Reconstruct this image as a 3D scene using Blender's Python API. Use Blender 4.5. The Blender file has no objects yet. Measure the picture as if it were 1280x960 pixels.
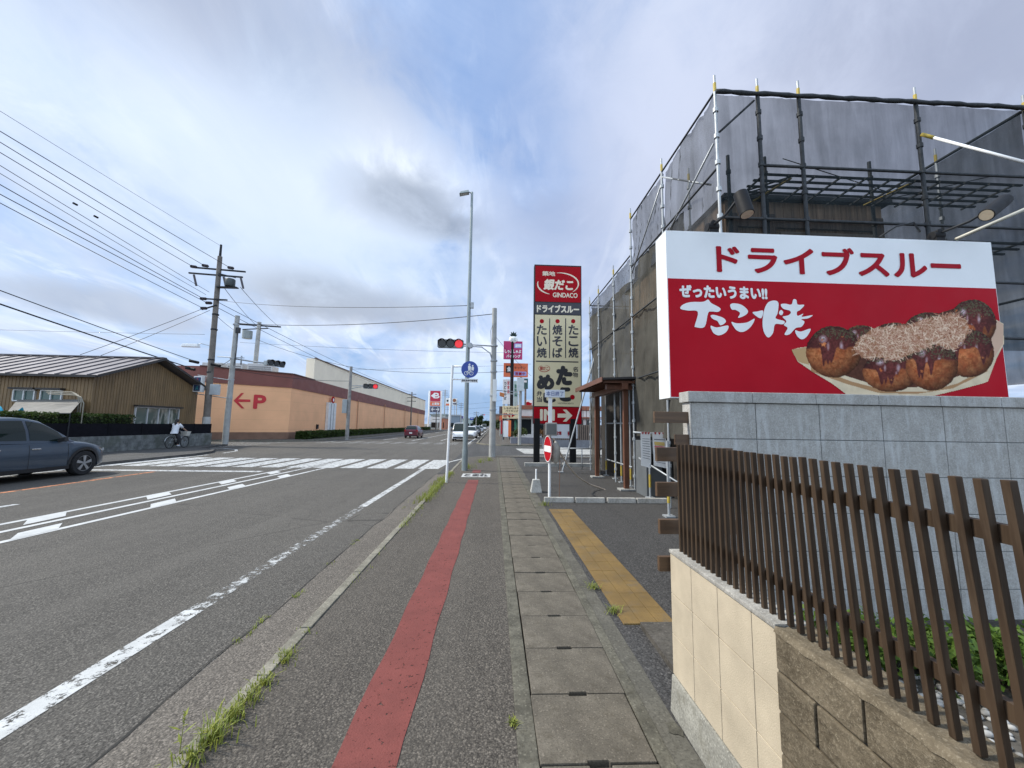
import bpy, bmesh, math, random
import numpy as np
from mathutils import Vector, Matrix
SC = bpy.context.scene; COL = SC.collection
rad = math.radians
random.seed(7); RNG = np.random.default_rng(7)

# ------------------------------------------------------------------ camera
F_PX, EYE = 490.0, 1.65
YAW, PITCH, ROLL = 0.04307, 0.10436, 0.015
_F = Vector((math.sin(YAW)*math.cos(PITCH), math.cos(YAW)*math.cos(PITCH), math.sin(PITCH)))
_R0 = Vector((math.cos(YAW), -math.sin(YAW), 0)); _U0 = _R0.cross(_F)
_R = math.cos(ROLL)*_R0 + math.sin(ROLL)*_U0; _U = _R.cross(_F)
camd = bpy.data.cameras.new('camera'); cam = bpy.data.objects.new('camera', camd); COL.objects.link(cam)
camd.sensor_width = 36.0; camd.lens = F_PX/1280*36; camd.clip_start = 0.05; camd.clip_end = 8000
cam.matrix_world = Matrix(((_R.x, _U.x, -_F.x, 0), (_R.y, _U.y, -_F.y, 0), (_R.z, _U.z, -_F.z, EYE), (0, 0, 0, 1)))
SC.camera = cam

# ------------------------------------------------------------------ exposure, sun, sky
SC.view_settings.view_transform = 'Standard'; SC.view_settings.look = 'None'
SC.view_settings.gamma = 1.0; SC.view_settings.exposure = 0.66; SC.view_settings.use_curve_mapping = False
SC.cycles.max_bounces = 8; SC.cycles.transparent_max_bounces = 24
SUN_EL, SUN_AZ = rad(48), math.atan2(-1.0, 0.12)     # azimuth measured from +Y towards +X
_s = Vector((math.sin(SUN_AZ)*math.cos(SUN_EL), math.cos(SUN_AZ)*math.cos(SUN_EL), math.sin(SUN_EL)))
sl = bpy.data.lights.new('sun', 'SUN'); sl.energy = 3.2; sl.angle = rad(5); sl.color = (1.0, 0.95, 0.86)
so = bpy.data.objects.new('sun', sl); COL.objects.link(so); so.rotation_euler = _s.to_track_quat('Z', 'Y').to_euler()

W = bpy.data.worlds.new('World'); SC.world = W; W.use_nodes = True
def build_sky():
    nt = W.node_tree; nt.nodes.clear(); N = nt.nodes.new; L = nt.links.new
    out = N('ShaderNodeOutputWorld'); bg = N('ShaderNodeBackground'); bg.inputs[1].default_value = 0.1
    L(bg.outputs[0], out.inputs[0])
    sky = N('ShaderNodeTexSky'); sky.sky_type = 'NISHITA'; sky.sun_disc = False
    sky.sun_elevation = SUN_EL; sky.sun_rotation = SUN_AZ; sky.air_density = 1.2; sky.dust_density = 1.0
    tc = N('ShaderNodeTexCoord'); sep = N('ShaderNodeSeparateXYZ'); L(tc.outputs['Generated'], sep.inputs[0])
    def math_(op, a, b=None, c=None, clamp=False):
        m = N('ShaderNodeMath'); m.operation = op; m.use_clamp = clamp
        for i, v in enumerate((a, b, c)):
            if v is None: continue
            if isinstance(v, (int, float)): m.inputs[i].default_value = v
            else: L(v, m.inputs[i])
        return m.outputs[0]
    def sstep(v, a, b):
        m = N('ShaderNodeMapRange'); m.interpolation_type = 'SMOOTHSTEP'; m.clamp = True
        L(v, m.inputs[0]); m.inputs[1].default_value = a; m.inputs[2].default_value = b
        return m.outputs[0]
    zz = math_('ADD', math_('MAXIMUM', sep.outputs[2], 0.0), 0.17)
    cx = math_('DIVIDE', sep.outputs[0], zz); cy = math_('DIVIDE', sep.outputs[1], zz)
    comb = N('ShaderNodeCombineXYZ'); L(cx, comb.inputs[0]); L(cy, comb.inputs[1])
    def noise(vec, scale, detail=6, rough=.55, dist=.0, mp=None):
        n = N('ShaderNodeTexNoise'); n.inputs['Scale'].default_value = scale; n.inputs['Detail'].default_value = detail
        n.inputs['Roughness'].default_value = rough; n.inputs['Distortion'].default_value = dist
        if mp:
            m = N('ShaderNodeMapping'); L(vec, m.inputs[0]); m.inputs['Location'].default_value = mp[0]
            m.inputs['Rotation'].default_value = mp[1]; m.inputs['Scale'].default_value = mp[2]; vec = m.outputs[0]
        L(vec, n.inputs['Vector']); return n.outputs['Fac']
    def mix(f, a, b):
        m = N('ShaderNodeMix'); m.data_type = 'RGBA'
        if isinstance(f, (int, float)): m.inputs[0].default_value = f
        else: L(f, m.inputs[0])
        for i, v in ((6, a), (7, b)):
            if isinstance(v, tuple): m.inputs[i].default_value = (*v, 1)
            else: L(v, m.inputs[i])
        return m.outputs[2]
    n_big = noise(comb.outputs[0], 0.85, 7, .58, .6, ((3.1, 1.7, 0), (0, 0, .5), (1, .75, 1)))
    n_str = noise(comb.outputs[0], 1.6, 8, .6, .9, ((0.3, 5.2, 0), (0, 0, -.6), (1, .45, 1)))
    n_fine = noise(tc.outputs['Generated'], 6.0, 8, .62, .5)
    # layers: clear blue, thin white veil, grey heavier bands
    veil = sstep(math_('ADD', math_('MULTIPLY', n_big, .6), math_('MULTIPLY', n_str, .4)), .39, .60)
    base = mix(.72, sky.outputs[0], (1.5, 2.75, 5.6))
    col = mix(math_('MULTIPLY', veil, .95), base, (5.3, 6.1, 7.8))
    grey = sstep(n_str, .46, .62)
    col = mix(math_('MULTIPLY', grey, .55), col, (3.1, 3.75, 5.3))
    brt = sstep(noise(comb.outputs[0], 1.15, 6, .55, .5, ((8.3, 2.2, 0), (0, 0, .3), (1, .6, 1))), .52, .72)
    col = mix(math_('MULTIPLY', brt, .6), col, (6.9, 7.5, 8.7))
    n_wisp = noise(comb.outputs[0], 3.2, 8, .62, 1.2, ((1.3, 7.7, 0), (0, 0, -.75), (1, .32, 1)))
    col = mix(math_('MULTIPLY', sstep(n_wisp, .50, .68), .5), col, (3.1, 4.2, 6.4))
    col = mix(math_('MULTIPLY', sstep(n_wisp, .48, .33), .35), col, (7.6, 8.1, 9.0))
    # heavier grey clouds standing in given directions
    def blob(px, py, rx, ry, colr, amt, soft=.55):
        d = (_R*((px-640)/F_PX) + _U*((480-py)/F_PX) + _F).normalized()
        right = d.cross(Vector((0, 0, 1))).normalized(); up = right.cross(d)
        def dot(v):
            n = N('ShaderNodeVectorMath'); n.operation = 'DOT_PRODUCT'; L(tc.outputs['Generated'], n.inputs[0]); n.inputs[1].default_value = v
            return n.outputs['Value']
        a = math_('DIVIDE', dot(right), rx); b = math_('DIVIDE', dot(up), ry)
        r2 = math_('ADD', math_('MULTIPLY', a, a), math_('MULTIPLY', b, b))
        r = math_('SQRT', r2)
        r = math_('ADD', r, math_('MULTIPLY', math_('SUBTRACT', n_fine, .5), 2.0))
        m = math_('SUBTRACT', 1.0, sstep(r, 1-soft, 1+soft))
        m = math_('MULTIPLY', m, math_('GREATER_THAN', dot(d), 0))
        nonlocal col
        col = mix(math_('MULTIPLY', m, amt), col, colr)
    DARK = (1.6, 2.0, 2.8)
    blob(480, 215, .20, .13, (7.0, 7.6, 8.6), .75, .7)
    blob(500, 250, .13, .06, DARK, .92, .5)
    blob(555, 282, .10, .035, DARK, .8, .5)
    blob(395, 365, .13, .055, (2.0, 2.3, 3.0), .9)
    blob(480, 385, .15, .05, (2.4, 2.8, 3.7), .8)
    blob(700, 270, .11, .06, (2.9, 3.3, 4.4), .6)
    blob(270, 10, .30, .13, (2.7, 3.1, 4.2), .75, .8)
    blob(120, 380, .11, .028, (2.6, 3.1, 4.2), .85)
    blob(210, 400, .06, .02, (2.8, 3.3, 4.5), .7)
    blob(1090, 60, .5, .22, (2.3, 2.6, 3.7), .88, .9)
    blob(1000, 170, .4, .22, (2.9, 3.3, 4.5), .7, .9)
    blob(760, 60, .3, .14, (3.3, 3.9, 5.4), .6, .9)
    blob(150, 130, .4, .12, (4.2, 5.2, 7.0), .5, .9)
    blob(330, 270, .3, .08, (4.0, 4.8, 6.6), .5, .9)
    blob(610, 110, .13, .18, (1.9, 3.0, 5.5), .5, .9)
    blob(690, 240, .14, .22, (2.2, 3.2, 5.6), .45, .9)
    blob(360, 150, .10, .12, (3.0, 4.0, 5.8), .5, .9)
    blob(470, 330, .3, .07, (3.4, 4.6, 6.4), .5, .9)
    blob(330, 200, .45, .16, (6.6, 7.2, 8.4), .2, .9)
    blob(120, 250, .5, .25, (6.8, 7.5, 8.6), .25, .9)
    blob(860, 150, .2, .3, (5.6, 6.1, 7.6), .55, .9)
    blob(620, 505, .30, .05, (2.1, 3.3, 5.3), .85, .6)
    blob(660, 470, .5, .03, (4.2, 5.6, 7.6), .5, .8)
    # sky high up and behind brightened out of view: added fill for shaded fronts
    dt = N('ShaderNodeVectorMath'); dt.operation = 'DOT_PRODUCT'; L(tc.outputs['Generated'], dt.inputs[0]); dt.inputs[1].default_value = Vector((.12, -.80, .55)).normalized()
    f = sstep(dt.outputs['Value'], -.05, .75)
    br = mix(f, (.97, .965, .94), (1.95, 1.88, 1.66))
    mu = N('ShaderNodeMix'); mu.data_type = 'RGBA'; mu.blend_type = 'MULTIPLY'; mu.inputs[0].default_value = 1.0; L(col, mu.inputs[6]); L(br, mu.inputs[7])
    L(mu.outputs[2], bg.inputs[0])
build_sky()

# ------------------------------------------------------------------ geometry helpers
_C = Vector((0, 0, EYE))
def ray(px, py): return _R*((px-640)/F_PX) + _U*((480-py)/F_PX) + _F
def at(px, py, Y):
    d = ray(px, py); return _C + d*(Y/d.y)
def atX(px, py, X):
    d = ray(px, py); return _C + d*(X/d.x)
def gnd(px, py, z=0.0):
    d = ray(px, py); return _C + d*((z-EYE)/d.z)

def setp(o, label=None, cat=None, group=None, kind=None):
    if label: o['label'] = label
    if cat: o['category'] = cat
    if group: o['group'] = group
    if kind: o['kind'] = kind
    return o
def thing(name, label, cat, loc=(0, 0, 0), group=None, rotz=0.0):
    o = bpy.data.objects.new(name, None); COL.objects.link(o); o.location = loc; o.rotation_euler = (0, 0, rotz)
    o.empty_display_size = .2
    return setp(o, label, cat, group)
def origin_of(p):
    v = Vector((0, 0, 0))
    while p is not None: v = v + p.location; p = p.parent
    return v

class MB:
    """collects faces, then links them as one mesh object"""
    def __init__(s): s.v = []; s.f = []; s.c = []
    def quad(s, a, b, c, d):
        n = len(s.v); s.v += [tuple(a), tuple(b), tuple(c), tuple(d)]; s.f.append((n, n+1, n+2, n+3)); return s
    def poly(s, pts):
        n = len(s.v); s.v += [tuple(p) for p in pts]; s.f.append(tuple(range(n, n+len(pts)))); return s
    def box(s, x0, x1, y0, y1, z0, z1):
        return s.hexa([(x0, y0, z0), (x1, y0, z0), (x1, y1, z0), (x0, y1, z0), (x0, y0, z1), (x1, y0, z1), (x1, y1, z1), (x0, y1, z1)])
    def hexa(s, p):
        n = len(s.v); s.v += [tuple(q) for q in p]
        s.f += [tuple(n+i for i in t) for t in ((3, 2, 1, 0), (4, 5, 6, 7), (0, 1, 5, 4), (1, 2, 6, 5), (2, 3, 7, 6), (3, 0, 4, 7))]; return s
    def bar(s, a, b, w, h, up=(0, 0, 1)):
        a = Vector(a); b = Vector(b); d = (b-a).normalized(); up = Vector(up)
        if abs(d.dot(up)) > .98: up = Vector((0, 1, 0))
        r = d.cross(up).normalized(); u = r.cross(d)
        o = [-r*w/2-u*h/2, r*w/2-u*h/2, r*w/2+u*h/2, -r*w/2+u*h/2]
        n = len(s.v); s.v += [tuple(a+q) for q in o]+[tuple(b+q) for q in o]
        s.f += [tuple(n+i for i in t) for t in ((0, 1, 2, 3), (7, 6, 5, 4), (0, 4, 5, 1), (1, 5, 6, 2), (2, 6, 7, 3), (3, 7, 4, 0))]; return s
    def cyl(s, a, b, r0, r1=None, n=14, caps=True):
        if r1 is None: r1 = r0
        a = Vector(a); b = Vector(b); d = (b-a).normalized()
        u = d.orthogonal().normalized(); w = d.cross(u); k = len(s.v)
        for p, r in ((a, r0), (b, r1)):
            for i in range(n):
                t = 2*math.pi*i/n; s.v.append(tuple(p+u*(r*math.cos(t))+w*(r*math.sin(t))))
        for i in range(n):
            j = (i+1) % n; s.f.append((k+i, k+j, k+n+j, k+n+i))
        if caps: s.f.append(tuple(k+n-1-i for i in range(n))); s.f.append(tuple(k+n+i for i in range(n)))
        return s
    def tube(s, pts, r, n=8):
        pts = [Vector(p) for p in pts]; k = len(s.v); m = len(pts)
        u = None
        for i, p in enumerate(pts):
            d = (pts[min(i+1, m-1)]-pts[max(i-1, 0)]).normalized()
            u = (u - d*u.dot(d)).normalized() if u is not None and (u-d*u.dot(d)).length > 1e-4 else d.orthogonal().normalized()
            w = d.cross(u); rr = r[i] if isinstance(r, (list, tuple)) else r
            for q in range(n):
                t = 2*math.pi*q/n; s.v.append(tuple(p+u*(rr*math.cos(t))+w*(rr*math.sin(t))))
        for i in range(m-1):
            for q in range(n):
                j = (q+1) % n; s.f.append((k+i*n+q, k+i*n+j, k+(i+1)*n+j, k+(i+1)*n+q))
        s.f.append(tuple(k+n-1-i for i in range(n))); s.f.append(tuple(k+(m-1)*n+i for i in range(n))); return s
    def prism(s, pts, off):
        """closed outline pts (3D) pushed by off"""
        off = Vector(off); n = len(pts); k = len(s.v)
        s.v += [tuple(p) for p in pts]+[tuple(Vector(p)+off) for p in pts]
        s.f.append(tuple(range(k, k+n))); s.f.append(tuple(k+n+n-1-i for i in range(n)))
        for i in range(n):
            j = (i+1) % n; s.f.append((k+j, k+i, k+n+i, k+n+j))
        return s
    def sphere(s, c, rx, ry=None, rz=None, nu=14, nv=9):
        ry = ry or rx; rz = rz or rx; k = len(s.v); c = Vector(c)
        for j in range(nv+1):
            ph = math.pi*j/nv
            for i in range(nu):
                t = 2*math.pi*i/nu; s.v.append((c.x+rx*math.sin(ph)*math.cos(t), c.y+ry*math.sin(ph)*math.sin(t), c.z+rz*math.cos(ph)))
        for j in range(nv):
            for i in range(nu):
                a = k+j*nu+i; b = k+j*nu+(i+1) % nu; s.f.append((a, a+nu, b+nu, b))
        return s
    def lathe(s, prof, c, axis='z', n=20):
        """prof: (radius, along)"""
        k = len(s.v); c = Vector(c)
        for r, h in prof:
            for i in range(n):
                t = 2*math.pi*i/n; a, b = r*math.cos(t), r*math.sin(t)
                s.v.append(tuple(c+Vector((a, b, h) if axis == 'z' else ((h, a, b) if axis == 'x' else (a, h, b)))))
        for j in range(len(prof)-1):
            for i in range(n):
                q = (i+1) % n; s.f.append((k+j*n+i, k+j*n+q, k+(j+1)*n+q, k+(j+1)*n+i))
        return s
    def grid(s, fn, us, vs):
        k = len(s.v); nu, nv = len(us), len(vs)
        for u in us:
            for v in vs: s.v.append(tuple(fn(u, v)))
        for i in range(nu-1):
            for j in range(nv-1): a = k+i*nv+j; s.f.append((a, a+nv, a+nv+1, a+1))
        return s
    def disc(s, c, r, nrm, n=24, ry=None):
        nrm = Vector(nrm).normalized(); u = Vector((0, 0, 1)).cross(nrm)
        if u.length < .01: u = Vector((1, 0, 0))
        u.normalize(); w = nrm.cross(u); c = Vector(c); ry = ry or r
        return s.poly([c+u*(r*math.cos(2*math.pi*i/n))+w*(ry*math.sin(2*math.pi*i/n)) for i in range(n)])
    def build(s, name, mat, parent=None, smooth=False, bevel=0.0, loc=None, segs=2, weld=False, autosmooth=None):
        base = origin_of(parent) if parent else Vector(loc or (0, 0, 0))
        me = bpy.data.meshes.new(name)
        me.from_pydata([(x-base.x, y-base.y, z-base.z) for x, y, z in s.v], [], s.f)
        bm = bmesh.new(); bm.from_mesh(me)
        if weld or bevel: bmesh.ops.remove_doubles(bm, verts=bm.verts, dist=1e-5)
        bmesh.ops.recalc_face_normals(bm, faces=bm.faces) if not getattr(s, 'keep', False) else None
        if bevel:
            ed = [e for e in bm.edges if e.is_manifold and e.calc_face_angle(0) > .5]
            bmesh.ops.bevel(bm, geom=ed, offset=bevel, segments=segs, affect='EDGES', profile=.7, clamp_overlap=True)
        bm.to_mesh(me); bm.free()
        if smooth:
            for p in me.polygons: p.use_smooth = True
            if autosmooth:
                try: me.set_sharp_from_angle(angle=autosmooth)
                except Exception: pass
        o = bpy.data.objects.new(name, me); COL.objects.link(o)
        if mat: me.materials.append(mat)
        if parent: o.parent = parent
        elif loc: o.location = loc
        return o
def dup(o, parent=None):
    c = o.copy(); COL.objects.link(c)
    if parent is not None: c.parent = parent
    for ch in list(o.children): dup(ch, c)
    return c
def solo(mb, name, mat, label, cat, loc, group=None, **kw):
    o = mb.build(name, mat, loc=loc, **kw); return setp(o, label, cat, group)
def struct(mb, name, mat, **kw):
    o = mb.build(name, mat, **kw); o['kind'] = 'structure'; return o
def smooth_loop(pts, k=4):
    out = []; n = len(pts)
    for i in range(n):
        p0, p1, p2, p3 = (np.array(pts[(i+j-1) % n], float) for j in range(4))
        for q in range(k):
            t = q/k; out.append(.5*((2*p1)+(-p0+p2)*t+(2*p0-5*p1+4*p2-p3)*t*t+(-p0+3*p1-3*p2+p3)*t**3))
    return out

_TXT = {}
def text_geo(s, bold=0.0):
    key = (s, bold)
    if key not in _TXT:
        c = bpy.data.curves.new('txt', 'FONT'); c.body = s; c.offset = bold; c.resolution_u = 4
        o = bpy.data.objects.new('txt', c); COL.objects.link(o)
        dg = bpy.context.evaluated_depsgraph_get(); dg.update()
        me = bpy.data.meshes.new_from_object(o.evaluated_get(dg))
        v = np.array([tuple(q.co)[:2] for q in me.vertices]) if len(me.vertices) else np.zeros((0, 2)); f = [tuple(p.vertices) for p in me.polygons]
        bpy.data.objects.remove(o); bpy.data.curves.remove(c); bpy.data.meshes.remove(me)
        if len(v):
            lo, hi = v.min(0), v.max(0); v = (v-lo)/np.maximum(hi-lo, 1e-6)
        _TXT[key] = (v, f)
    return _TXT[key]
def put_text(mb, s, o, u, w, bold=0.0, shear=0.0):
    """lettering filling the parallelogram at o spanned by u (along) and w (up)"""
    v, f = text_geo(s, 0.0); o, u, w = Vector(o), Vector(u), Vector(w); nrm = u.cross(w).normalized()
    ch = max(1e-6, w.length); r = bold*ch; un, wn = u.normalized(), w.normalized()
    ks = max(.5, 1-2*r/u.length); kh = max(.5, 1-2*r/w.length); o = o+un*r+wn*r
    steps = [(0, 0)]+([(math.cos(q*math.pi/4), math.sin(q*math.pi/4)) for q in range(8)]+([(.5*math.cos(q*math.pi/2+.4), .5*math.sin(q*math.pi/2+.4)) for q in range(4)] if bold > .045 else []) if bold else [])
    for n_, (dx, dy) in enumerate(steps):
        k = len(mb.v); sh = un*(dx*r)+wn*(dy*r)+nrm*(.00025*n_)
        for a, b in v: mb.v.append(tuple(o+sh+u*float((a+shear*b)*ks)+w*float(b*kh)))
        mb.f += [tuple(k+i for i in t) for t in f]
def px_rect(x0, y0, x1, y1, Y):
    xm, ym = (x0+x1)/2, (y0+y1)/2
    a, b, c, d = at(x0, ym, Y), at(x1, ym, Y), at(xm, y1, Y), at(xm, y0, Y)
    return a.x, b.x, c.z, d.z
def text_px(mb, s, x0, y0, x1, y1, Y, bold=0.0, shear=0.0):
    X0, X1, Z0, Z1 = px_rect(x0, y0, x1, y1, Y)
    put_text(mb, s, (X0, Y, Z0), (X1-X0, 0, 0), (0, 0, Z1-Z0), bold, shear)
def column_px(mb, s, x0, y0, x1, y1, Y, bold=0.0, gap=.12):
    n = len(s); h = (y1-y0)/n
    for i, ch in enumerate(s): text_px(mb, ch, x0, y0+i*h+h*gap/2, x1, y0+(i+1)*h-h*gap/2, Y, bold)
def rect_px(mb, x0, y0, x1, y1, Y):
    X0, X1, Z0, Z1 = px_rect(x0, y0, x1, y1, Y); mb.quad((X0, Y, Z0), (X1, Y, Z0), (X1, Y, Z1), (X0, Y, Z1))

# ------------------------------------------------------------------ materials
def s2l(*c): return tuple((x/255/12.92 if x/255 <= .04045 else ((x/255+.055)/1.055)**2.4) for x in c)
class NT:
    def __init__(s, name):
        s.m = bpy.data.materials.new(name); s.m.use_nodes = True; s.t = s.m.node_tree; s.b = s.t.nodes['Principled BSDF']
        s.out = s.t.nodes['Material Output']; s._co = None
    def n(s, kind, **kw):
        o = s.t.nodes.new('ShaderNode'+kind)
        for k, v in kw.items(): setattr(o, k, v)
        return o
    def l(s, a, b): s.t.links.new(a, b)
    def co(s, which='Object'):
        if s._co is None: s._co = s.n('TexCoord')
        return s._co.outputs[which]
    def map(s, vec=None, scale=(1, 1, 1), rot=(0, 0, 0), loc=(0, 0, 0)):
        m = s.n('Mapping'); s.l(vec or s.co(), m.inputs[0]); m.inputs['Scale'].default_value = scale; m.inputs['Rotation'].default_value = rot; m.inputs['Location'].default_value = loc
        return m.outputs[0]
    def noise(s, scale, detail=5, rough=.55, vec=None, dist=0):
        n = s.n('TexNoise'); n.inputs['Scale'].default_value = scale; n.inputs['Detail'].default_value = detail; n.inputs['Roughness'].default_value = rough; n.inputs['Distortion'].default_value = dist
        s.l(vec or s.co(), n.inputs['Vector']); return n.outputs['Fac']
    def vor(s, scale, feature='F1', out='Distance', vec=None, rnd=1):
        n = s.n('TexVoronoi', feature=feature); n.inputs['Scale'].default_value = scale; n.inputs['Randomness'].default_value = rnd
        s.l(vec or s.co(), n.inputs['Vector']); return n.outputs[out]
    def math(s, op, a, b=None, clamp=False):
        m = s.n('Math', operation=op); m.use_clamp = clamp
        for i, v in enumerate((a, b)):
            if v is None: continue
            if isinstance(v, (int, float)): m.inputs[i].default_value = v
            else: s.l(v, m.inputs[i])
        return m.outputs[0]
    def rng(s, v, a, b, c=0, d=1, smooth=False):
        m = s.n('MapRange'); m.clamp = True
        if smooth: m.interpolation_type = 'SMOOTHSTEP'
        s.l(v, m.inputs[0])
        for i, q in enumerate((a, b, c, d)): m.inputs[i+1].default_value = q
        return m.outputs[0]
    def mix(s, f, a, b, blend='MIX'):
        m = s.n('Mix', data_type='RGBA', blend_type=blend)
        if isinstance(f, (int, float)): m.inputs[0].default_value = f
        else: s.l(f, m.inputs[0])
        for i, v in ((6, a), (7, b)):
            if isinstance(v, tuple): m.inputs[i].default_value = (*v[:3], 1)
            else: s.l(v, m.inputs[i])
        return m.outputs[2]
    def bump(s, h, strength=.3, dist=.01):
        b = s.n('Bump'); b.inputs['Strength'].default_value = strength; b.inputs['Distance'].default_value = dist
        s.l(h, b.inputs['Height']); s.l(b.outputs[0], s.b.inputs['Normal'])
    def col(s, c):
        if isinstance(c, tuple): s.b.inputs['Base Color'].default_value = (*c[:3], 1)
        else: s.l(c, s.b.inputs['Base Color'])
    def rough(s, r):
        if isinstance(r, (int, float)): s.b.inputs['Roughness'].default_value = r
        else: s.l(r, s.b.inputs['Roughness'])
_MATS = {}
def M(name, col, rough=.55, metal=0.0, var=.12, scale=3.0, bump=0.0, bscale=80, speck=0.0, sscale=300, spec=.5, emit=0):
    """general surface: mottled base colour, fine specks, small bumps"""
    if name in _MATS: return _MATS[name]
    t = NT(name); c = t.col
    lo = tuple(x*(1-var) for x in col); hi = tuple(min(1, x*(1+var)) for x in col)
    v = t.mix(t.rng(t.noise(scale, 7, .6), .3, .7), lo, hi)
    if speck: v = t.mix(t.rng(t.noise(sscale, 2, .7), .35, .65, 0, speck), v, tuple(x*.35 for x in col))
    c(v); t.rough(t.rng(t.noise(scale*2.3, 4), .3, .7, max(.03, rough-.08), min(1, rough+.08)))
    t.b.inputs['Metallic'].default_value = metal; t.b.inputs['Specular IOR Level'].default_value = spec
    if bump: t.bump(t.noise(bscale, 4), bump, .004)
    if emit: t.b.inputs['Emission Color'].default_value = (*col, 1); t.b.inputs['Emission Strength'].default_value = emit
    _MATS[name] = t.m; return t.m

def m_asphalt(name, c, tint=(1, 1, 1), grain=170, crack=True, patch=.22, light=.28):
    t = NT(name); base = tuple(a*b for a, b in zip((c, c, c), tint))
    p = t.rng(t.noise(.35, 6, .6), .3, .7)
    v = t.mix(p, tuple(x*(1-patch) for x in base), tuple(x*(1+patch) for x in base))
    g = t.noise(grain, 3, .85); g2 = t.vor(grain*.8)
    st = t.rng(t.noise(grain*1.7, 2, .9), .5, .62)
    vn = t.n('TexVoronoi'); vn.inputs['Scale'].default_value = grain*1.5; t.l(t.co(), vn.inputs['Vector'])
    sp = t.n('SeparateXYZ'); t.l(vn.outputs['Color'], sp.inputs[0])
    v = t.mix(t.math('MULTIPLY', t.rng(sp.outputs[0], .45, 1.0, 0, 1), light), v, tuple(min(1, x*3.0) for x in base))
    v = t.mix(t.math('MULTIPLY', t.rng(sp.outputs[1], .55, .9, 0, .75), .9), v, tuple(x*.3 for x in base))
    v = t.mix(t.rng(vn.outputs['Distance'], .45, .75, 0, .7), v, tuple(x*.22 for x in base))
    v = t.mix(t.rng(g, .36, .47, .4, 0), v, tuple(x*.35 for x in base))
    v = t.mix(t.math('MULTIPLY', st, light*.5), v, tuple(min(1, x*2.6) for x in base))
    v = t.mix(t.rng(t.noise(5.5, 5, .7), .48, .75, 0, .35), v, tuple(x*.5 for x in base))
    v = t.mix(t.rng(t.noise(1, 5, .6, vec=t.map(scale=(1.6, .09, 1))), .45, .7, 0, .35), v, tuple(x*1.5 for x in base))
    v = t.mix(t.rng(t.vor(.9), .05, .12, .5, 0), v, tuple(x*.4 for x in base))
    if crack:
        w = t.mix(.12, t.co(), t.n('TexNoise').outputs['Color'])
        d = t.vor(.23, 'DISTANCE_TO_EDGE', vec=w)
        v = t.mix(t.math('MULTIPLY', t.rng(d, .0, .004, 1, 0), t.rng(t.noise(.5, 3), .47, .55, 0, .8)), v, tuple(x*.25 for x in base))
    t.col(v); t.rough(.88); t.b.inputs['Specular IOR Level'].default_value = .3
    t.bump(t.math('ADD', g, g2), .8, .008); return t.m
def m_concrete(name, c, tint=(1, .97, .9), dark=.35, grain=120, stain=2.2):
    t = NT(name); base = tuple(c*x for x in tint)
    v = t.mix(t.rng(t.noise(stain, 8, .7), .32, .66), tuple(x*dark*1.35 for x in base), tuple(x*1.22 for x in base))
    v = t.mix(t.rng(t.noise(grain, 3, .8), .48, .66, 0, .6), v, tuple(x*.3 for x in base))
    v = t.mix(t.rng(t.vor(grain*.6), .05, .3, .55, 0), v, tuple(min(1, x*1.9) for x in base))
    v = t.mix(t.rng(t.noise(stain*3.1, 6, .75), .52, .66, 0, .5), v, tuple(x*y for x, y in zip(base, (.45, .43, .37))))
    t.col(v); t.rough(.9); t.b.inputs['Specular IOR Level'].default_value = .25
    t.bump(t.noise(grain, 4, .7), .4, .004); return t.m
def m_paint(name, c, wear=.5, under=.10, scale=9):
    """road paint, worn through to the asphalt in flakes"""
    t = NT(name)
    n = t.math('ADD', t.math('MULTIPLY', t.noise(scale, 8, .7), .7), t.math('MULTIPLY', t.noise(60, 3, .7), .3))
    w = t.rng(n, wear-.03, wear+.03, 1, 0)
    v = t.mix(t.rng(t.noise(4, 6, .65), .3, .7), tuple(x*.72 for x in c), c)
    v = t.mix(t.rng(t.noise(140, 2, .7), .52, .7, 0, .4), v, tuple(x*.45 for x in c))
    t.col(v); t.rough(.75); t.b.inputs['Specular IOR Level'].default_value = .3; t.bump(t.noise(110, 3), .5, .006)
    tr = t.n('BsdfTransparent'); mx = t.n('MixShader'); t.l(w, mx.inputs[0]); t.l(t.b.outputs[0], mx.inputs[1]); t.l(tr.outputs[0], mx.inputs[2]); t.l(mx.outputs[0], t.out.inputs[0]); return t.m
def m_wood(name, c, axis=0, plank=0.0, rough=.6, var=.4):
    """grain stretched along axis 0=x 1=y 2=z"""
    t = NT(name); sc = [22, 22, 22]; sc[axis] = 1.2
    g = t.noise(1.0, 8, .65, vec=t.map(scale=tuple(sc)), dist=.4)
    v = t.mix(t.rng(g, .3, .7), tuple(x*(1-var) for x in c), tuple(x*(1+var) for x in c))
    v = t.mix(t.rng(t.noise(2.4, 5), .45, .7, 0, .35), v, tuple(x*.55 for x in c))
    t.col(v); t.rough(rough); t.bump(g, .25, .003); return t.m
def m_leaf(name, c, var=.5):
    t = NT(name)
    v = t.mix(t.rng(t.noise(1.7, 3), .3, .7), tuple(x*(1-var) for x in c), tuple(x*(1+var*.7) for x in c))
    v = t.mix(t.rng(t.noise(23, 2), .35, .65, 0, .6), v, (c[0]*1.7, c[1]*1.35, c[2]*.8))
    t.col(v); t.rough(.6); t.b.inputs['Specular IOR Level'].default_value = .25
    tr = t.n('BsdfTranslucent'); t.l(v, tr.inputs[0]); mx = t.n('MixShader'); mx.inputs[0].default_value = .3
    t.l(t.b.outputs[0], mx.inputs[1]); t.l(tr.outputs[0], mx.inputs[2]); t.l(mx.outputs[0], t.out.inputs[0]); return t.m
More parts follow.
